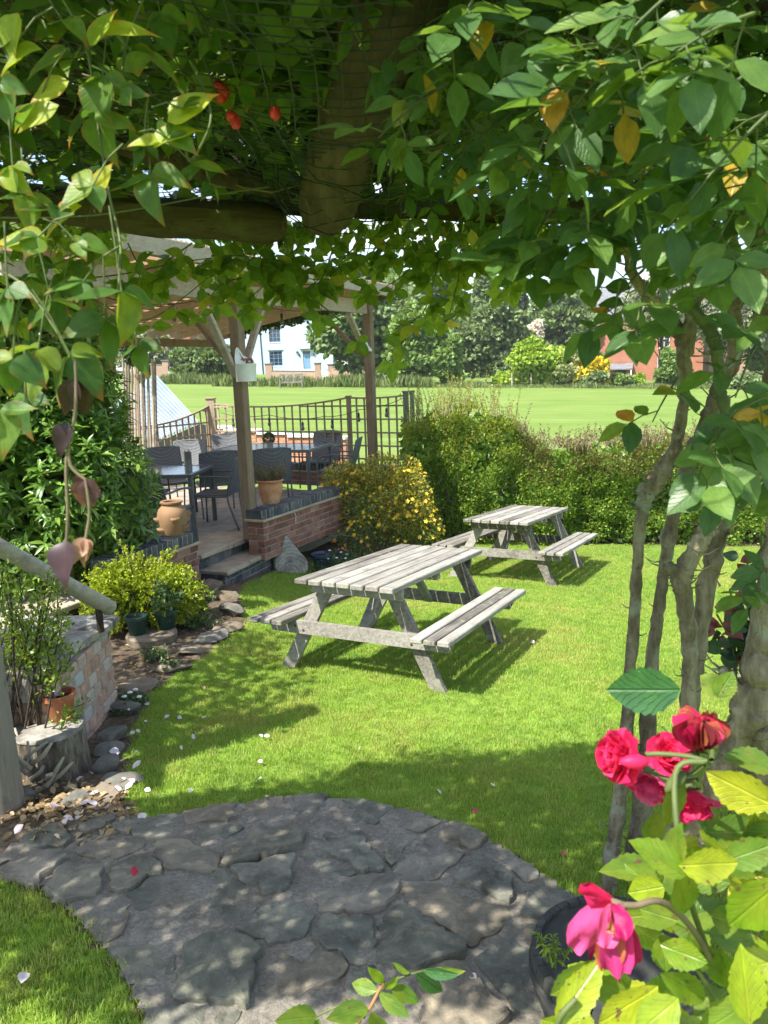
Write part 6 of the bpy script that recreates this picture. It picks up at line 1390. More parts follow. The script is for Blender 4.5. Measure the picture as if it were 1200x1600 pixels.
# ---- small bed plants
m_leaf('bed_leaf', [(0, (0.04, 0.09, 0.03)), (.5, (0.07, 0.14, 0.045)), (.9, (0.12, 0.20, 0.06)), (1, (0.20, 0.26, 0.09))], .3)
m_leaf('blue_leaf', [(0, (0.05, 0.09, 0.05)), (.5, (0.085, 0.135, 0.08)), (1, (0.14, 0.20, 0.11))], .3)
def bed_plant(px, py, Y, w, h, nst, label, mat='bed_leaf', leaf=.035, flower=None, base=None, name='bed_plant', lw=.8, spread=.6, lps=16):
    if base is None: c = G(px, py) if Y is None else Vector((at(px, py, Y).x, Y, ground(at(px, py, Y).x, Y)))
    else: c = Vector(base)
    o = empty(name, c, label, 'plant'); mb = MB(); P = []; D = []; tips = []
    for i in range(nst):
        a = random.uniform(0, 6.28); r = w/2*math.sqrt(random.random()); b = Vector((r*.35*math.cos(a), r*.35*math.sin(a), -.01)); e = Vector((r*math.cos(a), r*math.sin(a), h*random.uniform(.55, 1.05)*(1 - .35*(r/(w/2))**2))); mid = b.lerp(e, .5) + Vector((0, 0, h*.1)); mb.tube([b, mid, e], [.004, .003, .0015], 4, False); tips.append(e)
        for k in range(lps): s = random.uniform(.2, 1.02); p = b.lerp(mid, s*2) if s < .5 else mid.lerp(e, s*2 - 1); P.append(p); D.append((e - b).normalized()*.4 + Vector(rand_dirs(1)[0])*spread*1.3)
    link_mesh('stems', mb.mesh('stems', mat, 'all'), o); k = len(P); tag(link_mesh('foliage', cloud_mesh('foliage', P, D, nrmz(rand_dirs(k)*.6 + [0, 0, 1]), RNG.uniform(.6, 1.3, k)*leaf, leaf_tpl(2, .5, .4, .25, .2), mat, np.full(k, lw)), o), kind='stuff')
    if flower:
        for i, e in enumerate(tips):
            if i % flower[1] == 0: link_mesh('flower', MB().lathe([(.004, -.006), (.016, 0), (.018, .006), (.008, .012), (0, .013)], 9).mesh('flower', flower[0], True), o, Matrix.Translation(e))
    return o
m_simple('pink_petal', (0.62, 0.30, 0.36), (0.72, 0.45, 0.46), 20, .6, .05); m_simple('orange_petal', (0.62, 0.14, 0.06), (0.72, 0.22, 0.10), 20, .6, .05)
bed_plant(262, 985, None, .30, .30, 26, 'leafy green plant growing in the fuller green pot', 'bed_leaf', .05, base=Vector(gp2.location) + UP*.12)
bed_plant(219, 985, None, .10, .06, 8, 'small seedling clump in the emptier green pot', 'bed_leaf', .03, base=at(219, 1000, 5.93) + UP*.03)
bed_plant(298, 960, 6.6, .55, .30, 34, 'blue green leaved bed plant beside the golden shrub', 'blue_leaf', .045)
bed_plant(312, 985, 6.3, .45, .14, 28, 'low green ground plant inside the rock edging', 'bed_leaf', .03)
bed_plant(530, 872, 9.1, .50, .34, 46, 'green leafy plant with small white flowers beside the blue pot', 'blue_leaf', .038, ('white_paint', 6))
bed_plant(555, 872, 9.5, .50, .28, 34, 'soft green plant in front of the yellow flowered shrub', 'bed_leaf', .035)
bed_plant(500, 880, 8.95, .25, .18, 18, 'small green plant below the blue pot', 'bed_leaf', .03)
bed_plant(612, 862, 9.6, .6, .16, 34, 'low green ground plant under the yellow flowered shrub', 'bed_leaf', .035)
bed_plant(680, 850, 10.6, .8, .14, 36, 'low weedy plant on the bare soil by the hedge', 'bed_leaf', .03)
bed_plant(265, 1045, None, .22, .07, 16, 'tiny green weed in the soil near the flat edging rocks', 'bed_leaf', .03)
bed_plant(195, 1108, None, .34, .09, 40, 'low mat plant with tiny white flowers at the brick wall foot', 'bed_leaf', .024, ('white_paint', 9), lps=34)
bed_plant(245, 1030, None, .25, .10, 14, 'weed seedling in the soil bed below the green pots', 'bed_leaf', .03)
bed_plant(595, 700, 11.35, .5, .55, 40, 'grey green feathery grass clump at the second patio post', 'tall_grass', .10, lw=.2, name='grass_clump', lps=5)
bed_plant(607, 690, 12.6, 1.3, 1.0, 60, 'leafy green climber growing through the trellis end', 'bed_leaf', .075)
bed_plant(533, 806, 9.35, .14, .42, 4, 'tall orange flowers standing against the end of the brick patio wall', 'bed_leaf', .03, ('orange_petal', 1), lps=8)
bed_plant(636, 835, 9.75, .14, .30, 3, 'orange flower at the foot of the yellow flowered shrub', 'bed_leaf', .03, ('orange_petal', 1), lps=8)
# ---- wiry shrub with fine leaves by the handrail
m_leaf('wiry_leaf', [(0, (0.10, 0.18, 0.022)), (.5, (0.18, 0.28, 0.034)), (.85, (0.26, 0.36, 0.05)), (1, (0.34, 0.42, 0.07))], .38)
wc = at(28, 1160, 3.75); wz = ground(wc.x, wc.y); o = empty('wiry_shrub', Vector((wc.x, wc.y, wz)), 'wiry shrub with fine leaves between round post and old brick wall', 'shrub'); mb = MB(); P = []; D = []
targets = [(5, 930), (40, 905), (70, 925), (90, 950), (60, 960), (20, 970), (95, 975), (30, 1000), (75, 1005), (10, 1030), (55, 1035), (110, 1010), (125, 1110), (105, 1130), (20, 950), (50, 945), (80, 900), (0, 890), (-20, 930), (-30, 980), (70, 1070), (88, 1040)]
for i, (px, py) in enumerate(targets*3):
    e = at(px + random.uniform(-14, 14), py + random.uniform(-14, 14), 3.85 + random.uniform(-.25, .45)); b = Vector((wc.x + random.uniform(-.12, .15), wc.y + random.uniform(-.1, .1), wz)); mid = b.lerp(e, .55) + Vector((random.uniform(-.08, .08), random.uniform(-.06, .06), .05)); cur = [Vector(q) for q in spline([b, mid, e], 6)]; mb.tube(cur, [.0075 - .006*j/len(cur) for j in range(len(cur))], 5, False); m_ = len(cur)
    for k in range(56): s = random.uniform(.52, 1.0)*(m_ - 1.001); j = int(s); P.append(cur[j].lerp(cur[j + 1], s - j) + Vector(rand_dirs(1)[0])*.04); D.append((cur[j + 1] - cur[j]).normalized()*.7 + Vector(rand_dirs(1)[0])*.8)
k = len(P); put(mb, 'stems', 'wood_log', o, 'all'); leaves(o, loc_leaves(o, P), np.array(D), nrmz(rand_dirs(k) + [0, 0, .8]), RNG.uniform(.018, .042, k), [leaf_tpl(2, .46, .45, .2, .2)], 'wiry_leaf', 300, cheap=TPL_DIAMOND)
# bare twiggy rootstock at the foot
mb = MB()
for i in range(16):
    b = at(55 + random.uniform(-25, 30), 1215 + random.uniform(-18, 20), 3.55 + random.uniform(-.1, .1)); b.z = max(b.z, ground(b.x, b.y)); e = b + Vector((random.uniform(-.16, .18), random.uniform(-.1, .1), random.uniform(.05, .22))); mb.tube([b, b.lerp(e, .5) + Vector(rand_dirs(1)[0])*.03, e], [.014, .011, .006], 6)
ob = empty('twig_pile', at(55, 1225, 3.5), 'tangle of bare brown twigs at the foot of the round post', 'twigs'); put(mb, 'twigs', 'wood_rail', ob, 'all')
# ---- garlands of ivy at the roof edge
m_leaf('ivy', [(0, (0.03, 0.07, 0.03)), (.6, (0.055, 0.11, 0.045)), (1, (0.11, 0.17, 0.08))], .25, rough=.35)
P = []; 
for i in range(900):
    s = RNG.random(); q = rp(L12 + .22, -.1 + 2.7*s, -.10 - .06*abs(mnoise.noise(Vector((s*9, 0, 0))))) + Vector(RNG.normal(0, .035, 3)); P.append(q)
o = empty('ivy_garland', rp(L12 + .2, 1.3, -.3), 'ivy garland hanging along the end of the patio roof', 'garland'); k = len(P); tag(link_mesh('foliage', cloud_mesh('foliage', loc_leaves(o, P), rand_dirs(k), rand_dirs(k), RNG.uniform(.04, .075, k), TPL_CLUMP, 'ivy'), o), kind='stuff')
mb = MB(); mb.tube([rp(L12 + .22, -.1 + 2.7*s, -.10 - .03*math.sin(s*19)) for s in np.linspace(0, 1, 24)], .008, 5); put(mb, 'stem', 'wood_trellis', o, 'all')
P = [at(207 + RNG.normal(0, 9), 548 + RNG.normal(0, 10), 12.2) for _ in range(400)]; o = empty('ivy_clump', P[0], 'dark ivy clump on top of the split pole screen', 'ivy'); k = len(P); tag(link_mesh('foliage', cloud_mesh('foliage', loc_leaves(o, P), rand_dirs(k), rand_dirs(k), RNG.uniform(.05, .09, k), TPL_CLUMP, 'ivy'), o), kind='stuff')
# ---- litter: petals, dead leaves
m_leaf('petal_pale', [(0, (0.72, 0.60, 0.64)), (.5, (0.80, 0.72, 0.75)), (.85, (0.70, 0.58, 0.70)), (1, (0.80, 0.76, 0.72))], .35, rough=.6)
m_leaf('petal_red', [(0, (0.50, 0.02, 0.06)), (1, (0.62, 0.04, 0.12))], .3)
m_leaf('dead_leaf', [(0, (0.12, 0.075, 0.035)), (.4, (0.24, 0.16, 0.075)), (.75, (0.36, 0.27, 0.14)), (1, (0.45, 0.37, 0.23))], .2, rough=.7)
pt = [tpl_mesh('fallen_petal', leaf_tpl(3, .85, .6, .35, .2, wave=.04), 'petal_pale') for _ in range(1)] + [tpl_mesh('fallen_petal', leaf_tpl(3, .6, .5, .6, -.25, wave=.05), 'petal_pale')]
def drop(me, name, px, py, s, label, cat, group, lift=.02):
    p = G(px, py); o = link_mesh(name, me); o.matrix_world = leaf_matrix((p.x, p.y, p.z + lift), (random.uniform(-1, 1), random.uniform(-1, 1), random.uniform(-.1, .5)), (random.uniform(-.5, .5), random.uniform(-.7, .3), 1), s); tag(o, label, cat, group)
on_lawn = [(404, 1196), (404, 1225), (420, 1252), (318, 1130), (278, 1130), (305, 1163), (230, 1133), (212, 1186), (285, 1180), (204, 1155), (220, 1152), (236, 1245), (295, 1246), (228, 1106), (413, 1158), (410, 1160), (258, 1130), (775, 1238), (690, 1250), (835, 1010), (700, 1095), (560, 1180)]
for px, py in on_lawn: drop(random.choice(pt), 'fallen_petal', px, py, random.uniform(.024, .040), 'pale pink white petal fallen on the mown lawn', 'petal', 'pale petals fallen on the lawn', .03)
on_litter = [(64, 1232), (56, 1244), (132, 1221), (176, 1190), (188, 1184), (184, 1199), (200, 1225), (208, 1210), (196, 1243), (125, 1267), (92, 1267), (128, 1284), (116, 1290), (150, 1270), (168, 1268), (220, 1280), (176, 1246), (104, 1297), (128, 1278), (24, 1313), (97, 1320), (140, 1250), (210, 1232)]
for px, py in on_litter: drop(random.choice(pt), 'fallen_petal', px, py, random.uniform(.040, .060), 'pale pink white petal lying in the leaf litter by the path', 'petal', 'pale petals in the leaf litter', .03)
drop(tpl_mesh('fallen_petal', leaf_tpl(3, .9, .5, .4, .2), 'petal_red'), 'fallen_petal', 211, 1390, .04, 'crimson rose petal lying on the stone path', 'petal', None, .055)
drop(pt[0], 'fallen_petal', 745, 1550, .03, 'lone white petal lying on the path stones', 'petal', None, .05); drop(pt[0], 'fallen_petal', 36, 1556, .045, 'single white petal on the sunny grass left of the path', 'petal', None, .045)
drop(tpl_mesh('fallen_petal', leaf_tpl(3, .9, .5, .4, .2), 'petal_red'), 'fallen_petal', 745, 1274, .028, 'small red petal on the shaded grass beyond the path end', 'petal', None, .03); drop(tpl_mesh('fallen_petal', leaf_tpl(3, .9, .5, .4, .2), 'petal_red'), 'fallen_petal', 882, 1346, .025, 'small red petal on the shaded grass beside the rose stems', 'petal', None, .03)
P = []
for i in range(900):
    if i < 640: px, py = RNG.normal(120, 62), RNG.normal(1268, 24)
    else: px, py = RNG.uniform(190, 360), RNG.uniform(960, 1100)
    if px > 225 and py > 1100: continue
    p = G(px, py); 
    if inside(LAWN, p.x, p.y) and RNG.random() < .9: continue
    P.append((p.x, p.y, p.z + .022))
k = len(P); tag(link_mesh('leaf_litter', cloud_mesh('leaf_litter', P, rand_dirs(k)*[1, 1, .35], nrmz(rand_dirs(k)*.6 + [0, 0, 1]), RNG.uniform(.02, .055, k), leaf_tpl(2, .55, .45, .35, .25), 'dead_leaf')), kind='stuff')
# ================================================================== PERGOLA OVERHEAD
pg = empty('rustic_pergola', Vector((0, 2.45, ground(0, 2.45))), 'rustic pergola of round logs over the stone path, overgrown with climbers', 'pergola')
def log(pts, r, name='log', mat='wood_log', n=16, seed=0):
    Q = [Vector(q) for q in spline([tuple(p) for p in pts], 5)]; k = len(Q); rr = [r]*k; rr[-1] = r*.80; Q.append(Q[-1] + (Q[-1] - Q[-2]).normalized()*r*.22); rr.append(r*.55); mb = MB(); mb.tube(Q, rr, n, True, .16, seed); e = Q[-1]; ax = (Q[-1] - Q[-2]).normalized(); m2 = MB(); m2.lathe([(0, 0), (r*.2, .0015), (r*.5, .001), (r*.53, -.004)][::-1], 14, e + ax*.002, ax.to_track_quat('Z', 'Y').to_matrix()); lo = put(mb, name, mat if abs(ax.x) < abs(ax.y) or mat != 'wood_log' else 'wood_log_cross', pg, True); link_mesh('end_grain', m2.mesh('end_grain', 'end_grain', True), lo); return lo
log([at(-260, 300, 2.50), at(60, 318, 2.46), at(250, 340, 2.43), at(438, 350, 2.40)], .057, seed=1)                 # front cross rail
B0 = at(506, 338, 2.36); B1 = at(560, 150, 1.72); B2 = at(640, -60, 1.25)
log([at(800, -420, .9), B2, B1, B0], .078, seed=2)                                                              # log running back over the path
log([at(340, 303, 2.62), at(480, 318, 2.60), at(640, 322, 2.60)], .040, seed=3)                                   # rail behind
log([at(-60, 110, 1.75), at(160, 200, 1.98), at(320, 255, 2.2), at(455, 292, 2.42)], .046, seed=4)                # diagonal log in the netting
log([at(620, 318, 2.62), at(760, 330, 2.6), at(900, 330, 2.55), at(1100, 322, 2.5), at(1300, 315, 2.5)], .040, seed=5)
log([at(120, -60, 1.5), at(420, 40, 1.62), at(700, 60, 1.7), at(1000, 30, 1.65), at(1260, 10, 1.6)], .05, seed=6)
log([Vector((-3.4, 5.1, 2.15)), Vector((-2.9, 3.6, 2.16)), Vector((-2.5, 2.4, 2.17))], .05, seed=8); log([Vector((PB.x - .12, PB.y, 2.02)), Vector((-2.6, 3.3, 2.1)), Vector((-3.6, 3.5, 2.15))], .05, seed=9)
# right post, mostly hidden by the rose
pb = G(1232, 1330); pb.y = 2.62; pb.z = ground(pb.x, pb.y); log([Vector((pb.x - .03, pb.y, 2.36)), Vector((pb.x - .02, pb.y, 1.6)), Vector((pb.x, pb.y, .7)), pb - UP*.05], .052, 'log', 'wood_post_grey', seed=7)
# wire netting laid over the logs
t = NT('wire_green'); t.pbr((0.018, 0.035, 0.024), .45, None, .5, metal=.2)
def net_z(x, y):
    zt_ = 2.30 + .015*mnoise.noise(Vector((x*2, y*2, 0))) - .05*math.cos(x*5.0) + .10*(y < 0)
    return zt_ + .03*mnoise.noise(Vector((x*5, y*5, 2)))
def wire(mb, pts, r=.0016): mb.tube(pts, r, 3, False)
mb = MB(); NX0, NX1, NY0, NY1 = -2.3, 2.4, .55, 2.62
x = NX0
while x < NX1:
    wire(mb, [Vector((x + .02*mnoise.noise(Vector((x*3, y*4, 5))), y, net_z(x, y))) for y in np.linspace(NY0, NY1, 15)]); x += .045
y = NY0
while y < NY1:
    wire(mb, [Vector((x, y + .02*mnoise.noise(Vector((x*4, y*3, 8))), net_z(x, y) + .003)) for x in np.linspace(NX0, NX1, 30)]); y += .045
# loose net wrapped around the near log
for i in range(8):
    s = .2 + .085*i; c = B0.lerp(B1, s) if s < 1 else B1; w_ = .14 + .03*random.random(); ax = (B1 - B0).normalized(); sd_ = ax.cross(UP).normalized(); pts = [c + sd_*w_*math.cos(a) + UP*(.02 - (.085 + .03*random.random())*math.sin(a)) + ax*.05*math.cos(a*2 + i) for a in np.linspace(-.2, 3.3, 9)]; wire(mb, pts, .0018)
put(mb, 'wire_netting', 'wire_green', pg, False)
# ================================================================== CLIMBERS
ROSE = [leaf_tpl(9, .56, .42, .22, .16, serr=.10, tip=.9), leaf_tpl(9, .62, .45, .30, .24, serr=.10, tip=.9), leaf_tpl(9, .50, .42, -.10, .08, serr=.10, tip=1.0), leaf_tpl(9, .58, .45, .15, -.10, serr=.10, tip=.9)]
ROSE += [leaf_tpl(9, .66, .48, .42, .34, serr=.12, tip=.8, wave=.02), leaf_tpl(9, .48, .40, .05, .30, serr=.10, tip=1.1, wave=.015), leaf_tpl(8, .60, .50, -.25, -.18, serr=.12, tip=.8, wave=.02), leaf_tpl(9, .54, .38, .55, .10, serr=.09, tip=1.0, wave=.01)]
ROSE_CHEAP = leaf_tpl(3, .58, .45, .22, .18, tip=.9)
CLEM = [leaf_tpl(7, .78, .30, .25, .26, tip=1.25, wave=.012), leaf_tpl(7, .72, .32, .36, .38, tip=1.3, wave=.015), leaf_tpl(7, .80, .30, .15, .12, tip=1.3, wave=.01), leaf_tpl(7, .70, .33, .50, .22, tip=1.2, wave=.015)]
HONEY = [leaf_tpl(4, .58, .42, .18, .15, tip=1.2), leaf_tpl(4, .52, .40, .30, .25, tip=1.2), leaf_tpl(4, .62, .42, .10, .05, tip=1.2)]
CLEM += [leaf_tpl(7, .64, .36, .60, .45, tip=1.1, wave=.02), leaf_tpl(7, .86, .34, -.15, .30, tip=1.2, wave=.02), leaf_tpl(7, .58, .30, .30, -.15, tip=1.5, wave=.01)]
HONEY += [leaf_tpl(4, .48, .38, .45, .35, tip=1.1, wave=.02), leaf_tpl(4, .66, .46, -.12, .18, tip=1.0, wave=.015), leaf_tpl(4, .55, .42, .3, -.12, tip=1.3)]
m_leaf('rose_leaf', [(0, (0.048, 0.115, 0.030)), (.5, (0.080, 0.165, 0.038)), (.88, (0.125, 0.22, 0.045)), (.955, (0.15, 0.23, 0.04)), (.972, (0.42, 0.30, 0.03)), (1, (0.40, 0.20, 0.05))], .44, rough=.38, spec=.45, veins=.45, bump=.35, tint=1.5)
m_leaf('rose_bright', [(0, (0.12, 0.22, 0.012)), (.4, (0.19, 0.29, 0.016)), (.8, (0.28, 0.36, 0.022)), (1, (0.39, 0.40, 0.03))], .36, rough=.33, spec=.55, veins=.45, spot=(0.13, 0.04, 0.045), bump=.5)
m_leaf('clematis_leaf', [(0, (0.045, 0.110, 0.022)), (.5, (0.075, 0.160, 0.026)), (.9, (0.13, 0.22, 0.03)), (1, (0.18, 0.25, 0.03))], .42, rough=.45, spec=.35, veins=.35, edge=(0.34, 0.10, 0.035), bump=.25, tint=1.6)
m_leaf('purple_leaf', [(0, (0.03, 0.014, 0.018)), (.5, (0.055, 0.025, 0.033)), (1, (0.09, 0.045, 0.06))], .3, rough=.45, veins=.35)
m_leaf('honey_leaf', [(0, (0.085, 0.165, 0.024)), (.5, (0.14, 0.235, 0.032)), (.93, (0.22, 0.31, 0.04)), (1, (0.36, 0.31, 0.06))], .52, rough=.42, spec=.4, veins=.4, tint=1.6)
m_leaf('canopy_leaf', [(0, (0.050, 0.120, 0.024)), (.6, (0.095, 0.190, 0.034)), (1, (0.16, 0.26, 0.05))], .50, rough=.42, spec=.4, tint=1.5)
m_leaf('canopy_shaded', [(0, (0.040, 0.100, 0.018)), (.6, (0.075, 0.155, 0.026)), (1, (0.14, 0.225, 0.038))], .42, rough=.42, spec=.4, tint=1.5)  # darker copy of the canopy leaf: shade among thick layers put into the colour
m_simple('stem_green', (0.055, 0.085, 0.022), (0.11, 0.135, 0.04), 14, .6, .2); m_simple('stem_brown', (0.10, 0.075, 0.045), (0.22, 0.17, 0.11), 14, .8, .4)
def ovr(n, x0, x1, y0, y1, z0, z1): return np.stack([RNG.uniform(x0, x1, n), RNG.uniform(y0, y1, n), RNG.uniform(z0, z1, n)], -1)
def canopy_ok(p):
    x, y = p[0], p[1]
    if y < .84 + .22*mnoise.noise(Vector((x*1.5, 0, 4))): return False
    if x < -3.3 + .2*mnoise.noise(Vector((0, y*2, 1))) + max(0, 1.25 - y)*2.4 + max(0, y - 1.95)*4.0: return False
    if mnoise.noise(Vector((x*1.9, y*1.9, 11))) < -.50: return False
    return y < 2.62 + .14*mnoise.noise(Vector((x*2.2, 0, 7)))
# ---- climbing rose on the right: woody stems, roof of leaves, hanging sprays
rose = empty('climbing_rose', Vector((1.0, 2.6, ground(1.0, 2.6))), 'old climbing rose with thick woody stems covering the right side of the pergola', 'climbing rose')
t = NT('rose_bark'); o_ = t.obj(); n1 = t.noise(7, 6, .7, t.mapping(o_, (2.2, 2.2, .7))); n2 = t.noise(60, 4, .6, o_); n3 = t.noise(9, 3, .6, o_)
col = t.ramp(n1, [(0.3, (0.070, 0.055, 0.036)), (0.46, (0.165, 0.138, 0.095)), (0.6, (0.29, 0.25, 0.18)), (0.74, (0.43, 0.39, 0.30))]); col = t.mix(t.rng(n3, .56, .66, 0, .75), col, (0.30, 0.32, 0.25)); t.pbr(col, .9, t.bump(t.math('ADD', n1, t.math('MULTIPLY', n2, .5)), 1.0, .022), .15)
def stem(pts, Y0, Y1, name='stem', par=rose, mat='rose_bark', knots=True, n=16, seed=0, sub=9):
    """pts: (px, py, width px)"""
    k = len(pts); Q = []
    for i, (px, py, w) in enumerate(pts): Y = Y0 + (Y1 - Y0)*i/(k - 1); p = at(px, py, Y); Q.append((p.x, p.y, p.z, w/2*m_per_px(Y)*.90))
    C = spline(Q, sub); rs_ = random.Random(seed); rr = [c[3]*(1 + (.22 if knots and rs_.random() < .12 else 0) + .14*mnoise.noise(Vector((i*.55, seed, 0)))) for i, c in enumerate(C)]
    mb = MB(); wj = [Vector((mnoise.noise(Vector((i*.35, seed, 1))), mnoise.noise(Vector((i*.35, seed, 5))), 0))*.35*c[3] for i, c in enumerate(C)]; mb.tube([Vector(c[:3]) + w_ for c, w_ in zip(C, wj)], rr, n, True, .26 if knots else .02, seed)
    if knots:            # thorns and short dead spurs
        for j in range(int(len(C)*.5)):
            c = C[rs_.randrange(2, len(C) - 2)]; a_ = rs_.uniform(0, 6.28); d_ = Vector((math.cos(a_), math.sin(a_)*.6 - .3, rs_.uniform(-.3, .4))).normalized(); p_ = Vector(c[:3]) + d_*c[3]*.8; L_ = rs_.choice((.009, .011, .012, .03, .055)); mb.tube([p_, p_ + d_*L_*.5, p_ + d_*L_ + Vector((0, 0, L_*.3))], [.0035, .0022, .0006 if L_ < .02 else .0014], 5)
    return put(mb, name, mat, par, True)
gy = 1402
stem([(950, gy, 30), (956, 1330, 26), (975, 1200, 25), (985, 1050, 23), (993, 930, 20), (997, 865, 19), (1004, 797, 22), (1016, 762, 32), (1038, 733, 27), (1058, 690, 21), (1068, 625, 18), (1070, 556, 25), (1083, 487, 23), (1091, 440, 18), (1097, 380, 19), (1110, 280, 20)], 2.62, 2.35, seed=1)
stem([(1072, 540, 26), (1052, 505, 22), (1025, 475, 20), (1005, 452, 18), (985, 420, 16), (975, 360, 14)], 2.47, 2.3, seed=2)
stem([(1068, 458, 18), (1085, 485, 20), (1110, 515, 22), (1122, 560, 20), (1128, 620, 18), (1140, 680, 16)], 2.3, 2.2, seed=3, mat='stem_green')
stem([(988, gy + 4, 40), (1000, 1290, 38), (1010, 1180, 32), (1020, 1020, 22), (1034, 920, 20), (1042, 862, 21), (1057, 780, 24), (1084, 710, 28), (1106, 660, 28), (1124, 606, 25), (1148, 556, 25), (1146, 487, 25), (1142, 420, 27), (1140, 330, 28), (1130, 240, 28)], 2.72, 2.45, seed=4)
stem([(1040, 1330, 34), (1060, 1220, 32), (1074, 1110, 27), (1077, 1010, 27), (1069, 935, 30), (1064, 902, 33), (1083, 866, 30), (1105, 824, 27), (1128, 780, 29), (1165, 735, 36), (1225, 690, 42)], 2.25, 2.05, seed=5)
stem([(1038, 884, 14), (1055, 892, 26), (1082, 896, 18)], 2.14, 2.16, seed=12)
stem([(1054, 1300, 34), (1078, 1110, 32), (1094, 985, 31), (1111, 885, 31), (1132, 810, 32), (1154, 745, 35), (1182, 680, 38), (1220, 560, 40), (1240, 400, 40)], 2.45, 2.3, seed=6)
stem([(1062, 1400, 34), (1090, 1300, 36), (1118, 1225, 38), (1150, 1160, 46), (1182, 1090, 72), (1200, 1000, 66), (1214, 900, 60), (1230, 780, 56)], 1.55, 1.45, seed=7)
stem([(1178, 1110, 34), (1152, 1075, 22), (1135, 1052, 20), (1127, 1046, 12)], 1.5, 1.5, seed=8)
stem([(1196, 1320, 50), (1190, 1220, 60), (1186, 1120, 66)], 1.58, 1.5, seed=9)
stem([(1180, 250, 46), (1186, 340, 48), (1196, 420, 50), (1206, 520, 50)], 2.2, 2.2, seed=10)
# thorns and spur leaves: leaf sprays defined by a start, an end and leaf count
def spray(P, D, N, SZ, p0, p1, n, s0, s1, mb, sag=.03, rad=.0016, trif=True, nrm=(0, -.5, .9)):
    """a stem with compound leaves"""
    p0, p1 = Vector(p0), Vector(p1); cur = [p0.lerp(p1, s) - UP*sag*4*s*(1 - s)*-1*0 + Vector((0, 0, -sag*s*s)) for s in np.linspace(0, 1, 8)]; mb.tube(cur, [rad*(1.4 - .8*i/8) for i in range(8)], 5, False)
    for i in range(n):
        s = (i + .6)/n*6.99; j = int(s); p = cur[j].lerp(cur[j + 1], s - j); ax = (cur[j + 1] - cur[j]).normalized(); rd = Vector(rand_dirs(1)[0]); d = (rd - ax*rd.dot(ax)).normalized()*.9 + ax*.4 + Vector((0, 0, -.35)); d.normalize(); pl = random.uniform(.5, .9)*s1; q = p + d*pl; mb.tube([p, p.lerp(q, .5) + UP*.004, q], .0011, 4, False)
        nn = Vector(nrm) + Vector(rand_dirs(1)[0])*.55; sd_ = d.cross(nn).normalized()
        P.append(q); D.append(d); N.append(nn); SZ.append(random.uniform(s0, s1))
        if trif:
            for g in (-1, 1):
                P.append(p.lerp(q, .82)); D.append((d*.35 + sd_*g).normalized()); N.append(nn + Vector(rand_dirs(1)[0])*.25); SZ.append(random.uniform(s0, s1)*.86)
                if random.random() < .5: P.append(p.lerp(q, .35)); D.append((d*.3 + sd_*g).normalized()); N.append(nn + Vector(rand_dirs(1)[0])*.25); SZ.append(random.uniform(s0, s1)*.7)
P, D, N, SZ = [], [], [], []; mbs = MB()
# near sprays hanging into the view at top right (pixel start, pixel end, distance)
for (a, b, Ya, Yb, n, s0, s1) in [((760, -40), (700, 60), .95, .95, 4, .05, .065), ((700, 130), (590, 190), 1.15, 1.05, 5, .05, .068), ((820, 160), (690, 250), 1.2, 1.15, 5, .05, .07), ((900, 120), (820, 260), 1.0, 1.0, 6, .05, .066), ((1000, 60), (860, 180), .9, .85, 6, .05, .066), ((1060, -20), (930, 80), .85, .85, 6, .05, .066),
    ((1180, 20), (1040, 60), .8, .8, 6, .05, .066), ((1160, 120), (1010, 220), .95, .95, 6, .055, .07), ((1220, 160), (1080, 280), .85, .85, 6, .055, .07), ((1000, 220), (900, 330), 1.1, 1.05, 6, .055, .07), ((1090, 230), (1020, 330), 1.0, 1.0, 5, .05, .066), ((1000, 280), (880, 360), 1.1, 1.05, 5, .05, .066),
    ((940, 340), (810, 400), 1.15, 1.05, 5, .05, .066), ((1200, 250), (1120, 350), .9, .9, 5, .05, .066), ((968, 440), (958, 490), 1.1, 1.1, 1, .06, .07), ((880, 300), (820, 380), 1.2, 1.2, 5, .05, .066), ((1240, 360), (1170, 420), 1.0, 1.0, 4, .05, .066), ((1060, 590), (1020, 640), 1.3, 1.25, 2, .055, .07),
    ((1150, 640), (1080, 720), 1.05, 1.0, 4, .06, .078), ((1200, 620), (1110, 650), 1.05, 1.05, 4, .06, .078), ((1180, 540), (1150, 600), 1.2, 1.15, 2, .05, .066), ((1230, 600), (1160, 660), 1.1, 1.1, 3, .055, .07), ((1240, 720), (1160, 770), 1.15, 1.15, 4, .055, .07), ((1230, 880), (1170, 930), 1.3, 1.3, 4, .05, .065), ((1012, 440), (990, 510), 1.05, 1.02, 2, .058, .07), ((985, 300), (955, 390), 1.3, 1.25, 4, .05, .064), ((1030, 400), (940, 470), 1.15, 1.1, 4, .052, .066), ((1065, 310), (1005, 395), 1.25, 1.2, 5, .05, .064), ((1130, 330), (1075, 420), 1.2, 1.15, 4, .05, .064), ((1210, 440), (1165, 500), 1.2, 1.15, 4, .05, .064), ((800, 60), (760, 170), 1.3, 1.25, 5, .05, .065), ((1150, 200), (1190, 330), 1.1, 1.1, 5, .05, .066), ((700, 20), (610, 60), 1.2, 1.15, 4, .05, .066), ((880, 40), (800, 30), 1.05, 1.0, 5, .05, .066)]:
    spray(P, D, N, SZ, at(a[0], a[1], Ya), at(b[0], b[1], Yb), n, s0, s1, mbs, .02)
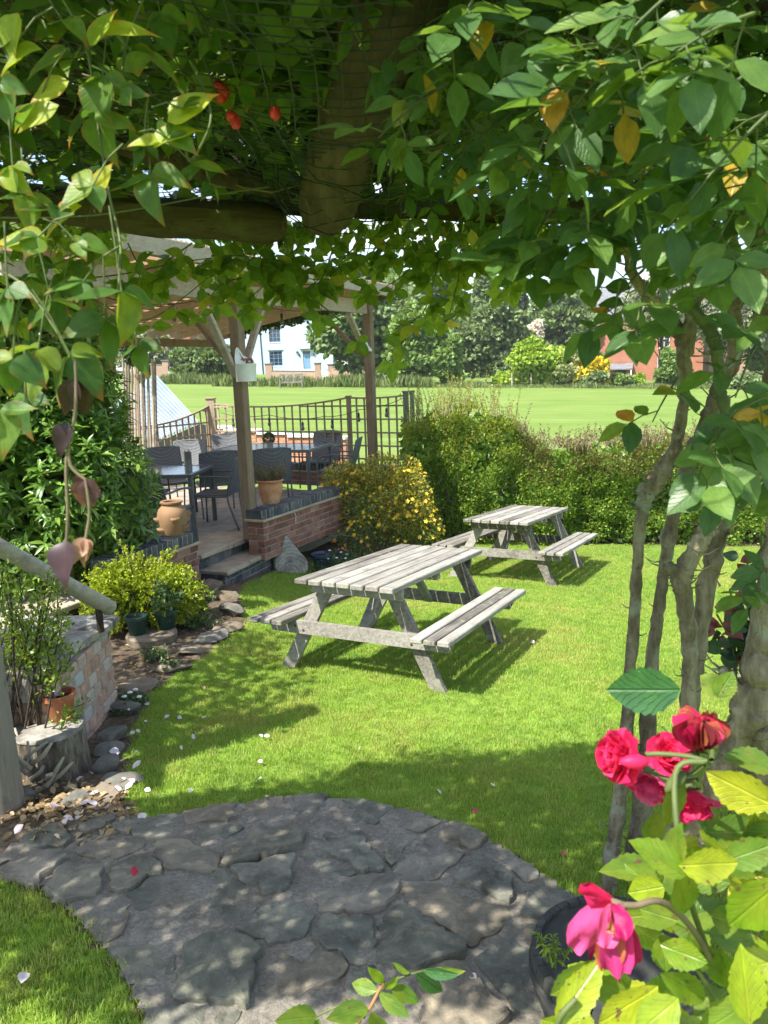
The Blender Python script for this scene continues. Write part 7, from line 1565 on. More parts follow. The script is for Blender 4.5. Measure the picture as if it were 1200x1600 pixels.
# deeper sprays filling the right upper region
for i in range(190):
    px, py = RNG.uniform(640, 1290), RNG.uniform(-150, 290); Y = RNG.uniform(1.25, 2.5)
    if py > 255 and px < 780: continue
    p = at(px, py, Y)
    if p.z > 2.72: p.z = RNG.uniform(2.3, 2.7)
    spray(P, D, N, SZ, p, p + Vector((RNG.normal(0, .14), RNG.normal(-.03, .12), -RNG.uniform(.0, .14))), 4, .048, .068, mbs, .02)
for i in range(16):
    px, py = RNG.uniform(960, 1280), RNG.uniform(230, 340); p = at(px, py, RNG.uniform(1.8, 2.5)); spray(P, D, N, SZ, p, p + Vector((RNG.normal(0, .12), RNG.normal(0, .1), -.1)), 3, .045, .065, mbs, .02)
near_n = len(P)
put(mbs, 'twigs', 'stem_green', rose, 'all')
m_n = np.array(N); leaves(rose, loc_leaves(rose, P), D, m_n, SZ, ROSE, 'rose_leaf', 300, cheap=ROSE_CHEAP)
# leaf roof above the netting, right half
C = ovr(16000, -.3, 2.6, .55, 2.8, 2.30, 2.72); C = np.array([p for p in C if canopy_ok(p)]); k = len(C); dd = nrmz(rand_dirs(k)*[1, 1, .5]); tag(link_mesh('foliage', cloud_mesh('foliage', loc_leaves(rose, C), dd, nrmz(rand_dirs(k)*.9 + [0, 0, .8]), RNG.uniform(.045, .075, k), ROSE_CHEAP, 'canopy_leaf'), rose), kind='stuff')
mb = MB()
for i in range(110):
    a = Vector(ovr(1, -.6, 2.4, 1.1, 2.5, 2.32, 2.5)[0]); a_ = RNG.uniform(-.6, 3.7); d = Vector((math.cos(a_), abs(math.sin(a_)), RNG.uniform(-.06, .06))); L = RNG.uniform(.3, .9); pts = [a + d*L*s + Vector((0, 0, .05*math.sin(s*4 + i))) for s in np.linspace(0, 1, 7)]; mb.tube(pts, [.006*(1 - .6*s) for s in np.linspace(0, 1, 7)], 5, False)
put(mb, 'canes', 'stem_brown', rose, 'all')
# ---- clematis on the left
clem = empty('clematis', Vector((-2.0, 2.45, ground(-2.0, 2.45))), 'clematis with pointed red edged leaves covering the left side of the pergola', 'clematis')
P, D, N, SZ = [], [], [], []; mbs = MB()
def trif(px, py, Y, dirpx, size, nrm=(0, -.6, .8), stalk=None):
    """a three part leaf whose middle leaflet points along dirpx in the picture plane"""
    p = at(px, py, Y); rt = _cam_axis(1, 0, 0); dn = _cam_axis(0, 1, 0); fw = _cam_axis(0, 0, 1); d = (rt*dirpx[0] + dn*dirpx[1] + fw*random.uniform(-.35, .35)).normalized(); nn = (Vector(nrm) + Vector(rand_dirs(1)[0])*.35); sd_ = d.cross(nn).normalized()
    size *= .78
    for dv, s in ((d, random.uniform(.8, 1.1)), ((d*.35 + sd_).normalized(), random.uniform(.6, .95)), ((d*.35 - sd_).normalized(), random.uniform(.6, .95))): P.append(p); D.append(dv + Vector(rand_dirs(1)[0])*.12); N.append(nn + Vector(rand_dirs(1)[0])*.35); SZ.append(size*s*random.uniform(.9, 1.1))
    st = p - d*size*.9 + Vector((0, 0, size*.5)) if stalk is None else at(*stalk); mbs.tube([st, st.lerp(p, .5) + UP*.006, p], .0011, 5, False)
for q in [(98, 32, 1.0, (.9, .5), .055), (30, 60, .95, (-1, .2), .06), (120, 90, 1.05, (-1, .1), .085), (205, 80, 1.1, (1, .3), .085), (160, 120, 1.0, (-.2, 1), .08), (190, 140, .98, (.9, .1), .045), (150, 175, 1.0, (.1, 1), .085), (60, 160, .95, (-.9, .5), .07), (285, 170, .95, (.7, -.6), .06), (262, 215, .95, (.6, -.5), .055), (225, 225, 1.0, (-.3, .9), .05),
    (235, 275, 1.0, (.1, 1), .085), (300, 255, 1.05, (1, .2), .06), (145, 290, .9, (-.8, .6), .06), (40, 305, .9, (.2, .9), .055), (95, 325, .9, (-.9, .4), .055), (60, 370, .85, (-1, .1), .055), (120, 378, .85, (1, .1), .045), (20, 260, .9, (0, 1), .055), (190, 455, .85, (.2, 1), .085), (130, 440, .85, (-.8, .3), .06), (165, 500, .9, (-.1, 1), .075), (60, 545, .85, (-.5, 1), .07), (110, 555, .85, (.7, .8), .075), (12, 450, .8, (0, 1), .06), (20, 560, .8, (-.3, 1), .06), (0, 130, .9, (.1, 1), .06),
    (330, 60, 1.2, (.6, .8), .06), (380, 130, 1.35, (.3, 1), .06), (250, 20, 1.1, (.2, 1), .06), (330, 290, 1.3, (.5, .8), .05), (80, 470, .95, (.3, 1), .07), (215, 540, 1.0, (.3, 1), .06), (0, 640, .85, (.2, 1), .08), (40, 620, .9, (.1, 1), .06)]: trif(*q)
for i in range(30):
    px, py = RNG.uniform(-120, 420), RNG.uniform(-120, 230); trif(px, py, RNG.uniform(1.2, 2.1), (RNG.normal(0, .7), 1), RNG.uniform(.05, .075))
for i in range(34):
    px, py = RNG.uniform(-140, 130), RNG.uniform(300, 600); trif(px, py, RNG.uniform(1.5, 2.4), (RNG.normal(0, .7), 1), RNG.uniform(.05, .08))
for pts in ([(60, -60, 1.0), (130, 60, 1.0), (150, 180, 1.0), (170, 300, .97), (188, 380, .95), (185, 455, .88)], [(250, -60, 1.05), (200, 60, 1.05), (190, 140, 1.0)], [(-40, 340, 1.4), (150, 336, 1.4), (330, 305, 1.5), (420, 292, 1.6)], [(-60, 400, .9), (30, 440, .88), (90, 520, .86), (110, 560, .86)], [(300, 100, 1.1), (330, 180, 1.0), (300, 250, 1.0), (290, 235, .96)]):
    c = [Vector(q) for q in spline([tuple(at(*p)) for p in pts], 6)]; mbs.tube(c, .0016, 6, False)
put(mbs, 'twigs', 'stem_green', clem, 'all'); leaves(clem, loc_leaves(clem, P), D, N, SZ, CLEM, 'clematis_leaf', 300, cheap=leaf_tpl(3, .6, .32, .3, .3, tip=1.3))
C = ovr(25000, -3.5, .2, .55, 2.8, 2.32, 2.74); C = np.array([p for p in C if canopy_ok(p)]); k = len(C); dd = nrmz(rand_dirs(k)*[1, 1, .5]); tag(link_mesh('foliage', cloud_mesh('foliage', loc_leaves(clem, C), dd, nrmz(rand_dirs(k)*.9 + [0, 0, .8]), RNG.uniform(.05, .085, k), leaf_tpl(3, .6, .34, .25, .2, tip=1.3), 'canopy_shaded'), clem), kind='stuff')
mb = MB()
for i in range(90):
    a = Vector(ovr(1, -2.0, .2, 1.1, 2.5, 2.32, 2.5)[0]); a_ = RNG.uniform(-.6, 3.7); d = Vector((math.cos(a_), abs(math.sin(a_)), RNG.uniform(-.06, .06))); L = RNG.uniform(.3, .9); pts = [a + d*L*s + Vector((0, 0, .05*math.sin(s*5 + i))) for s in np.linspace(0, 1, 7)]; mb.tube(pts, .0035, 5, False)
put(mb, 'canes', 'stem_brown', clem, 'all')
C = [p for p in ovr(4200, -3.9, -2.10, 2.95, 5.0, 1.75, 2.6) if mnoise.noise(Vector((p[0]*1.7, p[1]*1.7, p[2]*1.7 + 3))) > -.22 and p[0] < -1.35 - .20*p[1]]; k = len(C); tag(link_mesh('foliage', cloud_mesh('foliage', loc_leaves(clem, C), nrmz(rand_dirs(k) + [0, 0, -.5]), nrmz(rand_dirs(k) + [0, 0, .5]), RNG.uniform(.06, .10, k), leaf_tpl(3, .7, .34, .25, .2, tip=1.3), 'canopy_leaf'), clem), kind='stuff')
m_leaf('clematis_young', [(0, (0.24, 0.34, 0.022)), (.6, (0.33, 0.42, 0.03)), (1, (0.42, 0.44, 0.04))], .5, rough=.42, spec=.35, veins=.3, edge=(0.62, 0.14, 0.04), bump=.25, tint=1.4)  # brighter copy for young leaves: sunlight put into the leaf colour
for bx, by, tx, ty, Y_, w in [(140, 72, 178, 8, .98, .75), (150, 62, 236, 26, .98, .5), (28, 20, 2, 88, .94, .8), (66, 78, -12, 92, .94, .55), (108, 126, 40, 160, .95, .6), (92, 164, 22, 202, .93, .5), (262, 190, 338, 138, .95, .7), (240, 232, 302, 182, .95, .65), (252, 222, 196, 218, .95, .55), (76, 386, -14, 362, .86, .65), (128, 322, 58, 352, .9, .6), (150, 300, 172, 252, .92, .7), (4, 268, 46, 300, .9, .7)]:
    a, b = at(bx, by, Y_), at(tx, ty, Y_ - .01); o = bpy.data.objects.new('leaf', tpl_mesh('leaf', CLEM[random.choice((0, 1, 2))], 'clematis_young')); COL.objects.link(o); o.parent = clem; o.matrix_local = leaf_matrix(a - Vector(clem.location), b - a, Vector((random.uniform(-.7, .2), -.9, .6)), (b - a).length, w*1.25); o['label'] = 'young leaf with red edge, painted sunlit yellow green'
# drooping purple withered sprigs of the clematis
def sprig(path, items, Y):
    c = [Vector(q) for q in spline([tuple(at(a, b, Y)) for a, b in path], 6)]; mb = MB(); mb.tube(c, .0018, 6, False); put(mb, 'stem', 'stem_brown', clem, 'all')
    for (bx, by, tx, ty, w, mt) in items:
        a, b = at(bx, by, Y), at(tx, ty, Y + random.uniform(-.03, .03)); L = (b - a).length; o = bpy.data.objects.new('leaf', tpl_mesh('leaf', CLEM[random.choice((0, 1, 3))], mt)); COL.objects.link(o); o.parent = clem; o.matrix_local = leaf_matrix(a - Vector(clem.location), b - a, Vector((random.uniform(-.6, .6), -1, .3)), L, w); 
sprig([(118, 560), (118, 640), (104, 720), (106, 800), (104, 850)], [(118, 592, 94, 655, .72, 'purple_leaf'), (120, 592, 132, 662, .62, 'purple_leaf'), (118, 594, 112, 636, .6, 'purple_leaf'), (106, 660, 84, 715, .8, 'purple_leaf'), (104, 845, 88, 915, .95, 'purple_leaf')], .82)
m_leaf('clem_petal', [(0, (0.09, 0.03, 0.05)), (.5, (0.15, 0.065, 0.095)), (1, (0.22, 0.11, 0.15))], .3, veins=.5); m_leaf('clem_petal_old', [(0, (0.26, 0.13, 0.08)), (1, (0.38, 0.23, 0.15))], .3, veins=.4)
sprig([(106, 700), (112, 730), (134, 750)], [(134, 748, 112, 772, 1.0, 'clem_petal'), (134, 748, 126, 800, .8, 'clem_petal'), (134, 748, 156, 780, .9, 'clem_petal'), (136, 748, 144, 796, .9, 'clem_petal')], .82)
sprig([(134, 750), (140, 800), (134, 842)], [(134, 840, 114, 880, .9, 'clem_petal_old'), (134, 840, 124, 886, .7, 'clem_petal_old'), (134, 842, 138, 872, .8, 'clem_petal_old')], .82)
# ---- honeysuckle fringe hanging from the front rail
hon = empty('honeysuckle', Vector((0, 2.55, ground(0, 2.55))), 'light green trailing climber hanging in a fringe from the front pergola rail', 'climber')
P, D, N, SZ = [], [], [], []; mbs = MB()
def vine(pts, n, s0=.05, s1=.078, nrm=(0, -.85, .35)):
    c = [Vector(q) for q in spline([tuple(at(*p)) for p in pts], 6)]; mbs.tube(c, [.0028*(1 - .6*i/len(c)) for i in range(len(c))], 5, False); m_ = len(c)
    for i in range(n):
        s = (i + .5)/n*(m_ - 1.01); j = int(s); p = c[j].lerp(c[j + 1], s - j); ax = (c[j + 1] - c[j]).normalized(); d = Vector(rand_dirs(1)[0])*.8 + Vector((0, 0, -.9)); d.normalize(); q = p + d*.03; mbs.tube([p, q], .001, 4, False); nn = Vector(nrm) + Vector(rand_dirs(1)[0])*.5; sd_ = d.cross(nn).normalized(); sz = random.uniform(s0, s1)
        for dv, s_ in ((d, 1.0), ((d*.3 + sd_).normalized(), .85), ((d*.3 - sd_).normalized(), .85)): P.append(q); D.append(dv + Vector(rand_dirs(1)[0])*.15); N.append(nn + Vector(rand_dirs(1)[0])*.3); SZ.append(sz*s_)
for pts, n in [([(420, 370, 2.45), (380, 420, 2.45), (340, 450, 2.45), (310, 490, 2.42)], 8), ([(470, 380, 2.5), (430, 430, 2.5), (395, 462, 2.5), (385, 480, 2.48)], 8), ([(300, 380, 2.4), (260, 410, 2.4), (240, 440, 2.4)], 5), ([(200, 380, 2.35), (215, 410, 2.35), (240, 440, 2.35)], 4), ([(520, 390, 2.5), (500, 440, 2.5), (470, 445, 2.5), (455, 455, 2.5)], 7), ([(560, 380, 2.55), (520, 420, 2.55), (480, 450, 2.55)], 8), ([(600, 380, 2.55), (580, 420, 2.55), (560, 460, 2.55)], 7),
    ([(650, 380, 2.6), (640, 420, 2.6), (600, 450, 2.6)], 7), ([(690, 385, 2.6), (680, 430, 2.6), (660, 490, 2.6), (620, 510, 2.6)], 10), ([(720, 390, 2.6), (715, 440, 2.6), (700, 500, 2.6)], 8), ([(780, 392, 2.6), (750, 400, 2.6), (720, 402, 2.6)], 5), ([(840, 395, 2.55), (760, 398, 2.6), (660, 390, 2.6), (560, 388, 2.6)], 12), ([(60, 440, 2.2), (180, 430, 2.3), (280, 410, 2.4), (400, 395, 2.45)], 12), ([(150, 470, 2.3), (230, 500, 2.35), (330, 430, 2.4)], 5), ([(480, 460, 2.45), (530, 500, 2.45), (560, 540, 2.45)], 2), ([(350, 440, 2.5), (420, 430, 2.5), (520, 440, 2.5)], 8),
    ([(640, 520, 2.6), (620, 545, 2.6), (610, 560, 2.6)], 2), ([(820, 400, 2.6), (800, 430, 2.6), (790, 455, 2.6)], 4), ([(120, 400, 2.2), (60, 430, 2.2), (20, 500, 2.2)], 8), ([(700, 400, 2.7), (745, 410, 2.7), (800, 418, 2.7)], 4), ([(330, 400, 2.45), (380, 400, 2.45), (440, 410, 2.45)], 8), ([(430, 400, 2.5), (480, 410, 2.5), (540, 400, 2.5)], 9)]: vine(pts, n)
put(mbs, 'twigs', 'stem_green', hon, 'all'); leaves(hon, loc_leaves(hon, P), D, N, SZ, HONEY, 'honey_leaf', 300, cheap=HONEY[0])
C = np.array([at(RNG.choice((RNG.uniform(-60, 190), RNG.uniform(300, 860), RNG.uniform(300, 860))), 342 + abs(RNG.normal(0, 32)), RNG.uniform(2.5, 2.75)) for _ in range(1150)]); k = len(C); tag(link_mesh('foliage', cloud_mesh('foliage', loc_leaves(hon, C), nrmz(rand_dirs(k) + [0, 0, -.6]), nrmz(rand_dirs(k) + [0, -.8, .3]), RNG.uniform(.035, .062, k), HONEY[0], 'honey_leaf'), hon), kind='stuff')
# small red berries / buds caught in the netting
mb = MB()
m_simple('bud_red', (0.45, 0.02, 0.03), (0.60, 0.05, 0.06), 20, .4, .05)
for i, (px, py) in enumerate(((342, 135), (350, 145), (346, 155), (362, 182), (430, 178), (368, 190))):
    ob = link_mesh('bud', MB().lathe([(0, -.012), (.009, -.006), (.011, .002), (.007, .011), (0, .014)], 9).mesh('bud', 'bud_red', True), rose, Matrix.Translation(at(px, py, 1.5) - Vector(rose.location)) @ Matrix.Rotation(random.uniform(0, 3), 4, 'X'))
# ================================================================== FRONT: barrel pot and the red rose
BR = .265; bz = .0; bc = at(966, 1488, 2.02); bg_ = ground(bc.x, bc.y); bh = bc.z - bg_
m_simple('barrel_plastic', (0.034, 0.034, 0.030), (0.065, 0.066, 0.058), 6, .75, .2, .25)
o = empty('barrel_planter', Vector((bc.x, bc.y, bg_)), 'black half barrel planter at the foot of the rose stems', 'planter'); ns = 38
prof = [(.225, 0), (.245, bh*.3), (.256, bh*.65), (.262, bh - .03)]
for i in range(ns):
    a0, a1 = 6.2832*i/ns + .007, 6.2832*(i + 1)/ns - .007; V = []
    for r_, z_ in prof:
        for a in (a0, a1): V.append((r_*math.cos(a), r_*math.sin(a), z_))
    V += [((prof[-1][0] - .026)*math.cos(a), (prof[-1][0] - .026)*math.sin(a), bh) for a in (a0, a1)] + [((prof[-1][0] - .004)*math.cos(a), (prof[-1][0] - .004)*math.sin(a), bh) for a in (a0, a1)] + [((prof[-1][0] - .030)*math.cos(a), (prof[-1][0] - .030)*math.sin(a), bh*.45) for a in (a0, a1)]
    Fs = [(2*k, 2*k + 1, 2*k + 3, 2*k + 2) for k in range(3)] + [(6, 7, 11, 10), (10, 11, 9, 8), (8, 9, 13, 12)]
    for s in (0, 1): Fs.append((0 + s, 2 + s, 4 + s, 6 + s, 10 + s, 8 + s, 12 + s)[::1 if s else -1])
    link_mesh('stave', MB().add(V, Fs).mesh('stave', 'barrel_plastic'), o)
for z_, r_ in ((.05, .236), (bh - .075, .263)): link_mesh('hoop', MB().lathe([(r_, z_), (r_ + .004, z_ + .003), (r_ + .004, z_ + .027), (r_, z_ + .03)], 48).mesh('hoop', 'barrel_plastic', True), o)
mb = MB(); mb.lathe([(.252, 0), (.252, .02)][:0] + [(.236, bh - .085), (.15, bh - .07), (0, bh - .065)], 30); link_mesh('soil', mb.mesh('soil', 'compost', True), o); link_mesh('lining', MB().lathe([(.222, .002), (.236, bh - .012)], 40).mesh('lining', 'barrel_plastic', True), o)
bed_plant(0, 0, 0, .12, .13, 5, 'bright cleaver seedling sprouting inside the barrel planter', 'wiry_leaf', .026, base=at(868, 1480, 1.98) - UP*.05, lw=.5, lps=22)
# ---- red rose bush reaching into the picture from the right
rb = empty('rose_bush', at(1150, 1640, .95), 'red rose bush with yellow green spotted leaves in front of the barrel planter', 'rose bush')
rbl = Vector(rb.location); mbs = MB()
FWD = _cam_axis(0, 0, 1); RT = _cam_axis(1, 0, 0); DN = _cam_axis(0, 1, 0)
m_leaf('rose_deep', [(0, (0.030, 0.100, 0.028)), (1, (0.045, 0.13, 0.035))], .25, rough=.28, spec=.6, veins=.6, bump=.8)
m_leaf('rose_mid', [(0, (0.085, 0.17, 0.022)), (1, (0.14, 0.23, 0.03))], .35, rough=.34, spec=.5, veins=.6, spot=(0.16, 0.06, 0.05), bump=.5)
def big_leaf(b, t_, Y, w, mat, nrm=None, tpl=None, Yt=None, par=rb):
    a, e = at(b[0], b[1], Y), at(t_[0], t_[1], Yt or Y + random.uniform(-.025, .025)); L = (e - a).length; wp = w*m_per_px(Y)/L
    T = tpl or leaf_tpl(15, 1.0, .46, random.uniform(.12, .22), random.uniform(.02, .10), serr=.11, tip=.95, wave=random.uniform(.0, .012)); o = link_mesh('leaf', tpl_mesh('leaf', T, mat), par); nn = nrm or (-FWD + Vector(rand_dirs(1)[0])*.62 + UP*.3 + Vector((-.2, 0, 0))); o.matrix_local = leaf_matrix(a - rbl, e - a, nn, L, wp); return o
KEY = [((1064, 1078), (946, 1080), .74, 84, 'rose_deep'), ((1210, 1258), (1102, 1208), .72, 84, 'rose_bright'), ((1072, 1368), (986, 1312), .66, 62, 'rose_bright'), ((1060, 1352), (1158, 1350), .66, 66, 'rose_bright'), ((1060, 1362), (1074, 1432), .67, 60, 'rose_bright'), ((1056, 1348), (1062, 1288), .68, 46, 'rose_mid'), ((1056, 1206), (1044, 1296), .76, 48, 'rose_mid'), ((1030, 1268), (1012, 1322), .80, 42, 'rose_mid'),
    ((1225, 1372), (1138, 1452), .60, 96, 'rose_bright'), ((1170, 1600), (1160, 1478), .62, 74, 'rose_bright'), ((1032, 1476), (1106, 1506), .68, 58, 'rose_bright'), ((1030, 1520), (1112, 1566), .67, 54, 'rose_bright'), ((1028, 1540), (935, 1606), .64, 78, 'rose_bright'), ((868, 1600), (944, 1498), .66, 66, 'rose_bright'), ((940, 1500), (860, 1560), .70, 66, 'rose_mid'), ((1110, 1300), (1190, 1300), .80, 66, 'rose_mid'), ((1240, 1290), (1150, 1330), .74, 70, 'rose_mid'),
    ((1180, 1560), (1090, 1620), .68, 70, 'rose_mid'), ((1000, 1420), (1060, 1440), .74, 52, 'rose_mid'), ((1110, 1430), (1180, 1450), .74, 64, 'rose_mid'), ((1060, 1560), (990, 1620), .62, 70, 'rose_bright'), ((1130, 1085), (1095, 1055), .95, 44, 'rose_mid'), ((1120, 1090), (1146, 1050), .95, 42, 'rose_mid'), ((1215, 1200), (1130, 1180), .82, 54, 'rose_mid'), ((990, 1560), (915, 1530), .72, 56, 'rose_mid'), ((1130, 1520), (1080, 1470), .76, 52, 'rose_mid'), ((1215, 1500), (1140, 1520), .64, 66, 'rose_bright')]
for b, t_, Y, w, m_ in KEY: big_leaf(b, t_, Y, w, m_)
for i in range(125):
    px, py = RNG.uniform(900, 1280), RNG.uniform(1270, 1700)
    if (px < 985 and py < 1545) or (px < 1085 and py < 1340): continue
    a = RNG.uniform(0, 6.28); L = RNG.uniform(60, 95); big_leaf((px, py), (px + L*math.cos(a), py + L*.8*math.sin(a)), RNG.uniform(.74, .98), RNG.uniform(48, 66), 'rose_mid' if RNG.random() < .5 else 'rose_bright')
def cane(pts, r=.0035, mat='stem_green'):
    c = [Vector(q) for q in spline([tuple(at(*p)) for p in pts], 6)]; mb = MB(); mb.tube(c, r, 8, False, .06); put(mb, 'stem', mat, rb, 'all')
cane([(1180, 1700, .9), (1110, 1500, .78), (1070, 1370, .70), (1055, 1210, .74), (1100, 1190, .74)], .0032); cane([(1105, 1190, .74), (1075, 1182, .75), (1030, 1178, .76), (1000, 1180, .77)], .0028); cane([(1100, 1195, .74), (1080, 1210, .75), (1058, 1205, .76)], .0024); cane([(1112, 1188, .75), (1112, 1170, .78), (1104, 1160, .8)], .0028); cane([(1090, 1218, .75), (1060, 1222, .77), (1030, 1212, .78), (1006, 1200, .78)], .0024)
cane([(1150, 1600, .9), (1100, 1480, .74), (1040, 1412, .69), (990, 1415, .68), (958, 1412, .68)], .0034, 'stem_brown'); cane([(1200, 1700, .8), (1080, 1500, .76), (1040, 1480, .7)], .003); cane([(1250, 1400, .7), (1230, 1330, .7), (1210, 1260, .72)], .003); cane([(900, 1700, .72), (870, 1610, .66), (900, 1560, .66)], .003)
# flowers
def petalmat(name, stops): return m_leaf(name, stops, .38, rough=.5, spec=.3, veins=.12, tint=1.3, warm=(1.25, .75, .85))
petalmat('petal_crimson', [(0, (0.50, 0.012, 0.07)), (.5, (0.62, 0.025, 0.13)), (1, (0.70, 0.07, 0.21))]); petalmat('petal_pink', [(0, (0.52, 0.02, 0.13)), (.5, (0.62, 0.06, 0.22)), (1, (0.68, 0.14, 0.32))])
petalmat('petal_wilt', [(0, (0.08, 0.02, 0.02)), (.35, (0.30, 0.03, 0.05)), (.6, (0.36, 0.07, 0.05)), (.85, (0.36, 0.15, 0.06)), (1, (0.42, 0.22, 0.09))]); petalmat('petal_magenta', [(0, (0.36, 0.010, 0.10)), (.6, (0.50, 0.025, 0.17)), (1, (0.55, 0.07, 0.24))])
def petal_tpl(cup, ruffle, w=1.05):
    """a cupped petal, length 1 along Y, ruffled at the outer edge"""
    nu, nv = 6, 7; V = []; U = []; Fs = []; ph = random.uniform(0, 6)
    for i in range(nu + 1):
        t = i/nu; wd_ = w/2*(math.sin(math.pi/2*min(1, t*1.35 + .12))**.8)*(1 if t < .8 else 1 - .28*((t - .8)/.2)**2)
        for j in range(nv + 1):
            s = j/nv*2 - 1; edge = max(0, t - .55)/.45; z = cup*(s*s*.35*wd_*2 + .55*t*t) - .30*edge*edge*cup + ruffle*edge*math.sin(s*5.5 + ph) + ruffle*.6*math.sin(t*7 + s*2.3 + ph); V.append((s*wd_*(1 - .18*abs(cup)*t), t*(1 - .08*s*s) - .1*abs(s)*edge*.2, z)); U.append((j/nv, t))
    for i in range(nu):
        for j in range(nv): a = i*(nv + 1) + j; Fs += [(a, a + 1, a + nv + 2), (a, a + nv + 2, a + nv + 1)]
    return np.array(V, float), np.array(Fs), np.array(U, float)
def bloom(px, py, Y, rpx, axis, mat, rings, label, ruffle=.06, mat2=None):
    """a rose: rings of (count, tilt from axis in degrees, length, cup)"""
    c = at(px, py, Y); r = rpx*m_per_px(Y); ax = Vector(axis).normalized(); t1_ = ax.orthogonal().normalized(); t2_ = ax.cross(t1_); fl = empty('flower', c - rbl); fl.parent = rb; fl['label'] = label
    for k, (n, tilt, ln_, cup) in enumerate(rings):
        for i in range(n):
            a = 6.2832*(i + .5*(k % 2))/n + random.uniform(-.15, .15); out_ = t1_*math.cos(a) + t2_*math.sin(a); tl_ = R(tilt + random.uniform(-8, 8)); d = ax*math.cos(tl_) + out_*math.sin(tl_); nn = ax*math.sin(tl_) - out_*math.cos(tl_); T = petal_tpl(cup*random.uniform(.8, 1.2), ruffle*random.uniform(.6, 1.5)); L = r*ln_*random.uniform(.92, 1.1)
            p = link_mesh('petal', tpl_mesh('petal', T, mat2 if (mat2 and random.random() < .18) else mat), fl); p.matrix_local = leaf_matrix(out_*r*.06 - ax*r*.35, d, nn, L, 1.0)
    mb = MB()
    for i in range(5):
        a = 6.2832*i/5; out_ = t1_*math.cos(a) + t2_*math.sin(a); b_ = -ax*r*.42; e = b_ + out_*r*.55 + ax*r*.08*random.uniform(-1, 1); s_ = ax.cross(out_)*r*.10; v = len(mb.v); mb.v += [tuple(b_ + s_), tuple(b_ - s_), tuple(e), tuple(b_.lerp(e, .5) + ax*r*.06)]; mb.f += [(v, v + 3, v + 2), (v + 3, v + 1, v + 2), (v, v + 1, v + 3)]
    mb.tube([-ax*r*.62, -ax*r*.5, -ax*r*.34], [r*.07, r*.17, r*.13], 8); link_mesh('sepals', mb.mesh('sepals', 'stem_green', 'all'), fl); return fl
bloom(968, 1182, .77, 45, -RT*.85 - FWD*.25 - DN*.05, 'petal_crimson', [(4, 8, .95, .9), (5, 22, 1.05, .8), (6, 40, 1.1, .6), (7, 62, 1.12, .4), (7, 84, 1.05, .2)], 'crimson open rose seen from its side', .05)
bloom(1018, 1226, .80, 41, DN*.75 - RT*.45 - FWD*.4, 'petal_pink', [(4, 10, .95, .9), (5, 28, 1.05, .7), (6, 50, 1.1, .5), (7, 74, 1.1, .3)], 'pink rose nodding below the crimson one', .06)
bloom(1044, 1180, .86, 36, -FWD*.7 - DN*.4, 'petal_crimson', [(5, 25, .95, .8), (6, 50, 1.1, .5), (7, 78, 1.1, .3)], 'red rose partly hidden behind the flower stalks', .06)
bloom(1082, 1250, .84, 46, DN*.8 - FWD*.3 + RT*.1, 'petal_crimson', [(4, 15, 1.0, .8), (5, 38, 1.1, .6), (6, 66, 1.1, .4)], 'deep red rose hanging beside the grey rose trunk', .07)
bloom(1090, 1158, .80, 46, -DN*.8 - FWD*.25, 'petal_wilt', [(5, 3, 1.25, 1.3), (6, 9, 1.3, 1.25), (7, 16, 1.25, 1.2)], 'withered orange brown rose at the top of the cluster', .08, 'petal_crimson')
# the big hanging withered magenta bloom
c = at(958, 1412, .68); fl = empty('flower', c - rbl); fl.parent = rb; fl['label'] = 'large drooping withered magenta rose in front of the barrel'
for (bx, by, tx, ty, w, m_, dy) in [(955, 1412, 893, 1492, 62, 'petal_magenta', .0), (957, 1414, 925, 1500, 60, 'petal_magenta', .012), (960, 1414, 960, 1520, 66, 'petal_magenta', -.012), (964, 1414, 988, 1500, 64, 'petal_magenta', -.004), (958, 1414, 942, 1512, 56, 'petal_wilt', -.010), (966, 1416, 984, 1522, 50, 'petal_magenta', .010), (962, 1420, 972, 1540, 40, 'petal_magenta', .004), (958, 1410, 905, 1392, 34, 'petal_crimson', .0), (956, 1410, 912, 1400, 26, 'petal_crimson', -.008), (960, 1412, 950, 1460, 34, 'petal_wilt', -.016), (962, 1412, 975, 1470, 46, 'petal_magenta', -.018), (956, 1414, 938, 1480, 48, 'petal_pink', -.014)]:
    Y = .68 + dy; a, e = at(bx, by, Y), at(tx, ty, Y + dy*1.5); L = (e - a).length; p = link_mesh('petal', tpl_mesh('petal', petal_tpl(.35, random.uniform(.06, .13), .95), m_), fl); p.matrix_local = leaf_matrix(a - c, e - a, -FWD*(-1 if dy < 0 else 1)*-1 + Vector(rand_dirs(1)[0])*.4 + RT*((bx - tx)*.012), L, w*m_per_px(Y)/L)
mb = MB(); mb.tube([RT*.012 + DN*.001, Vector((0, 0, 0)), -RT*.006 + DN*.006], [.003, .006, .004], 8); link_mesh('sepals', mb.mesh('sepals', 'stem_brown', 'all'), fl)
# buds on the crimson cluster
for (px, py, Y, ax) in ((1000, 1190, .74, -RT), (1062, 1215, .75, -RT + DN)):
    a = Vector(ax).normalized(); q = at(px, py, Y) - rbl; M = a.to_track_quat('Z', 'Y').to_matrix().to_4x4(); link_mesh('bud', MB().lathe([(0, -.010), (.005, -.006), (.008, .002), (.007, .012), (.003, .020), (0, .022)], 10).mesh('bud', 'petal_crimson' if px < 1030 else 'stem_green', True), rb, Matrix.Translation(q) @ M)
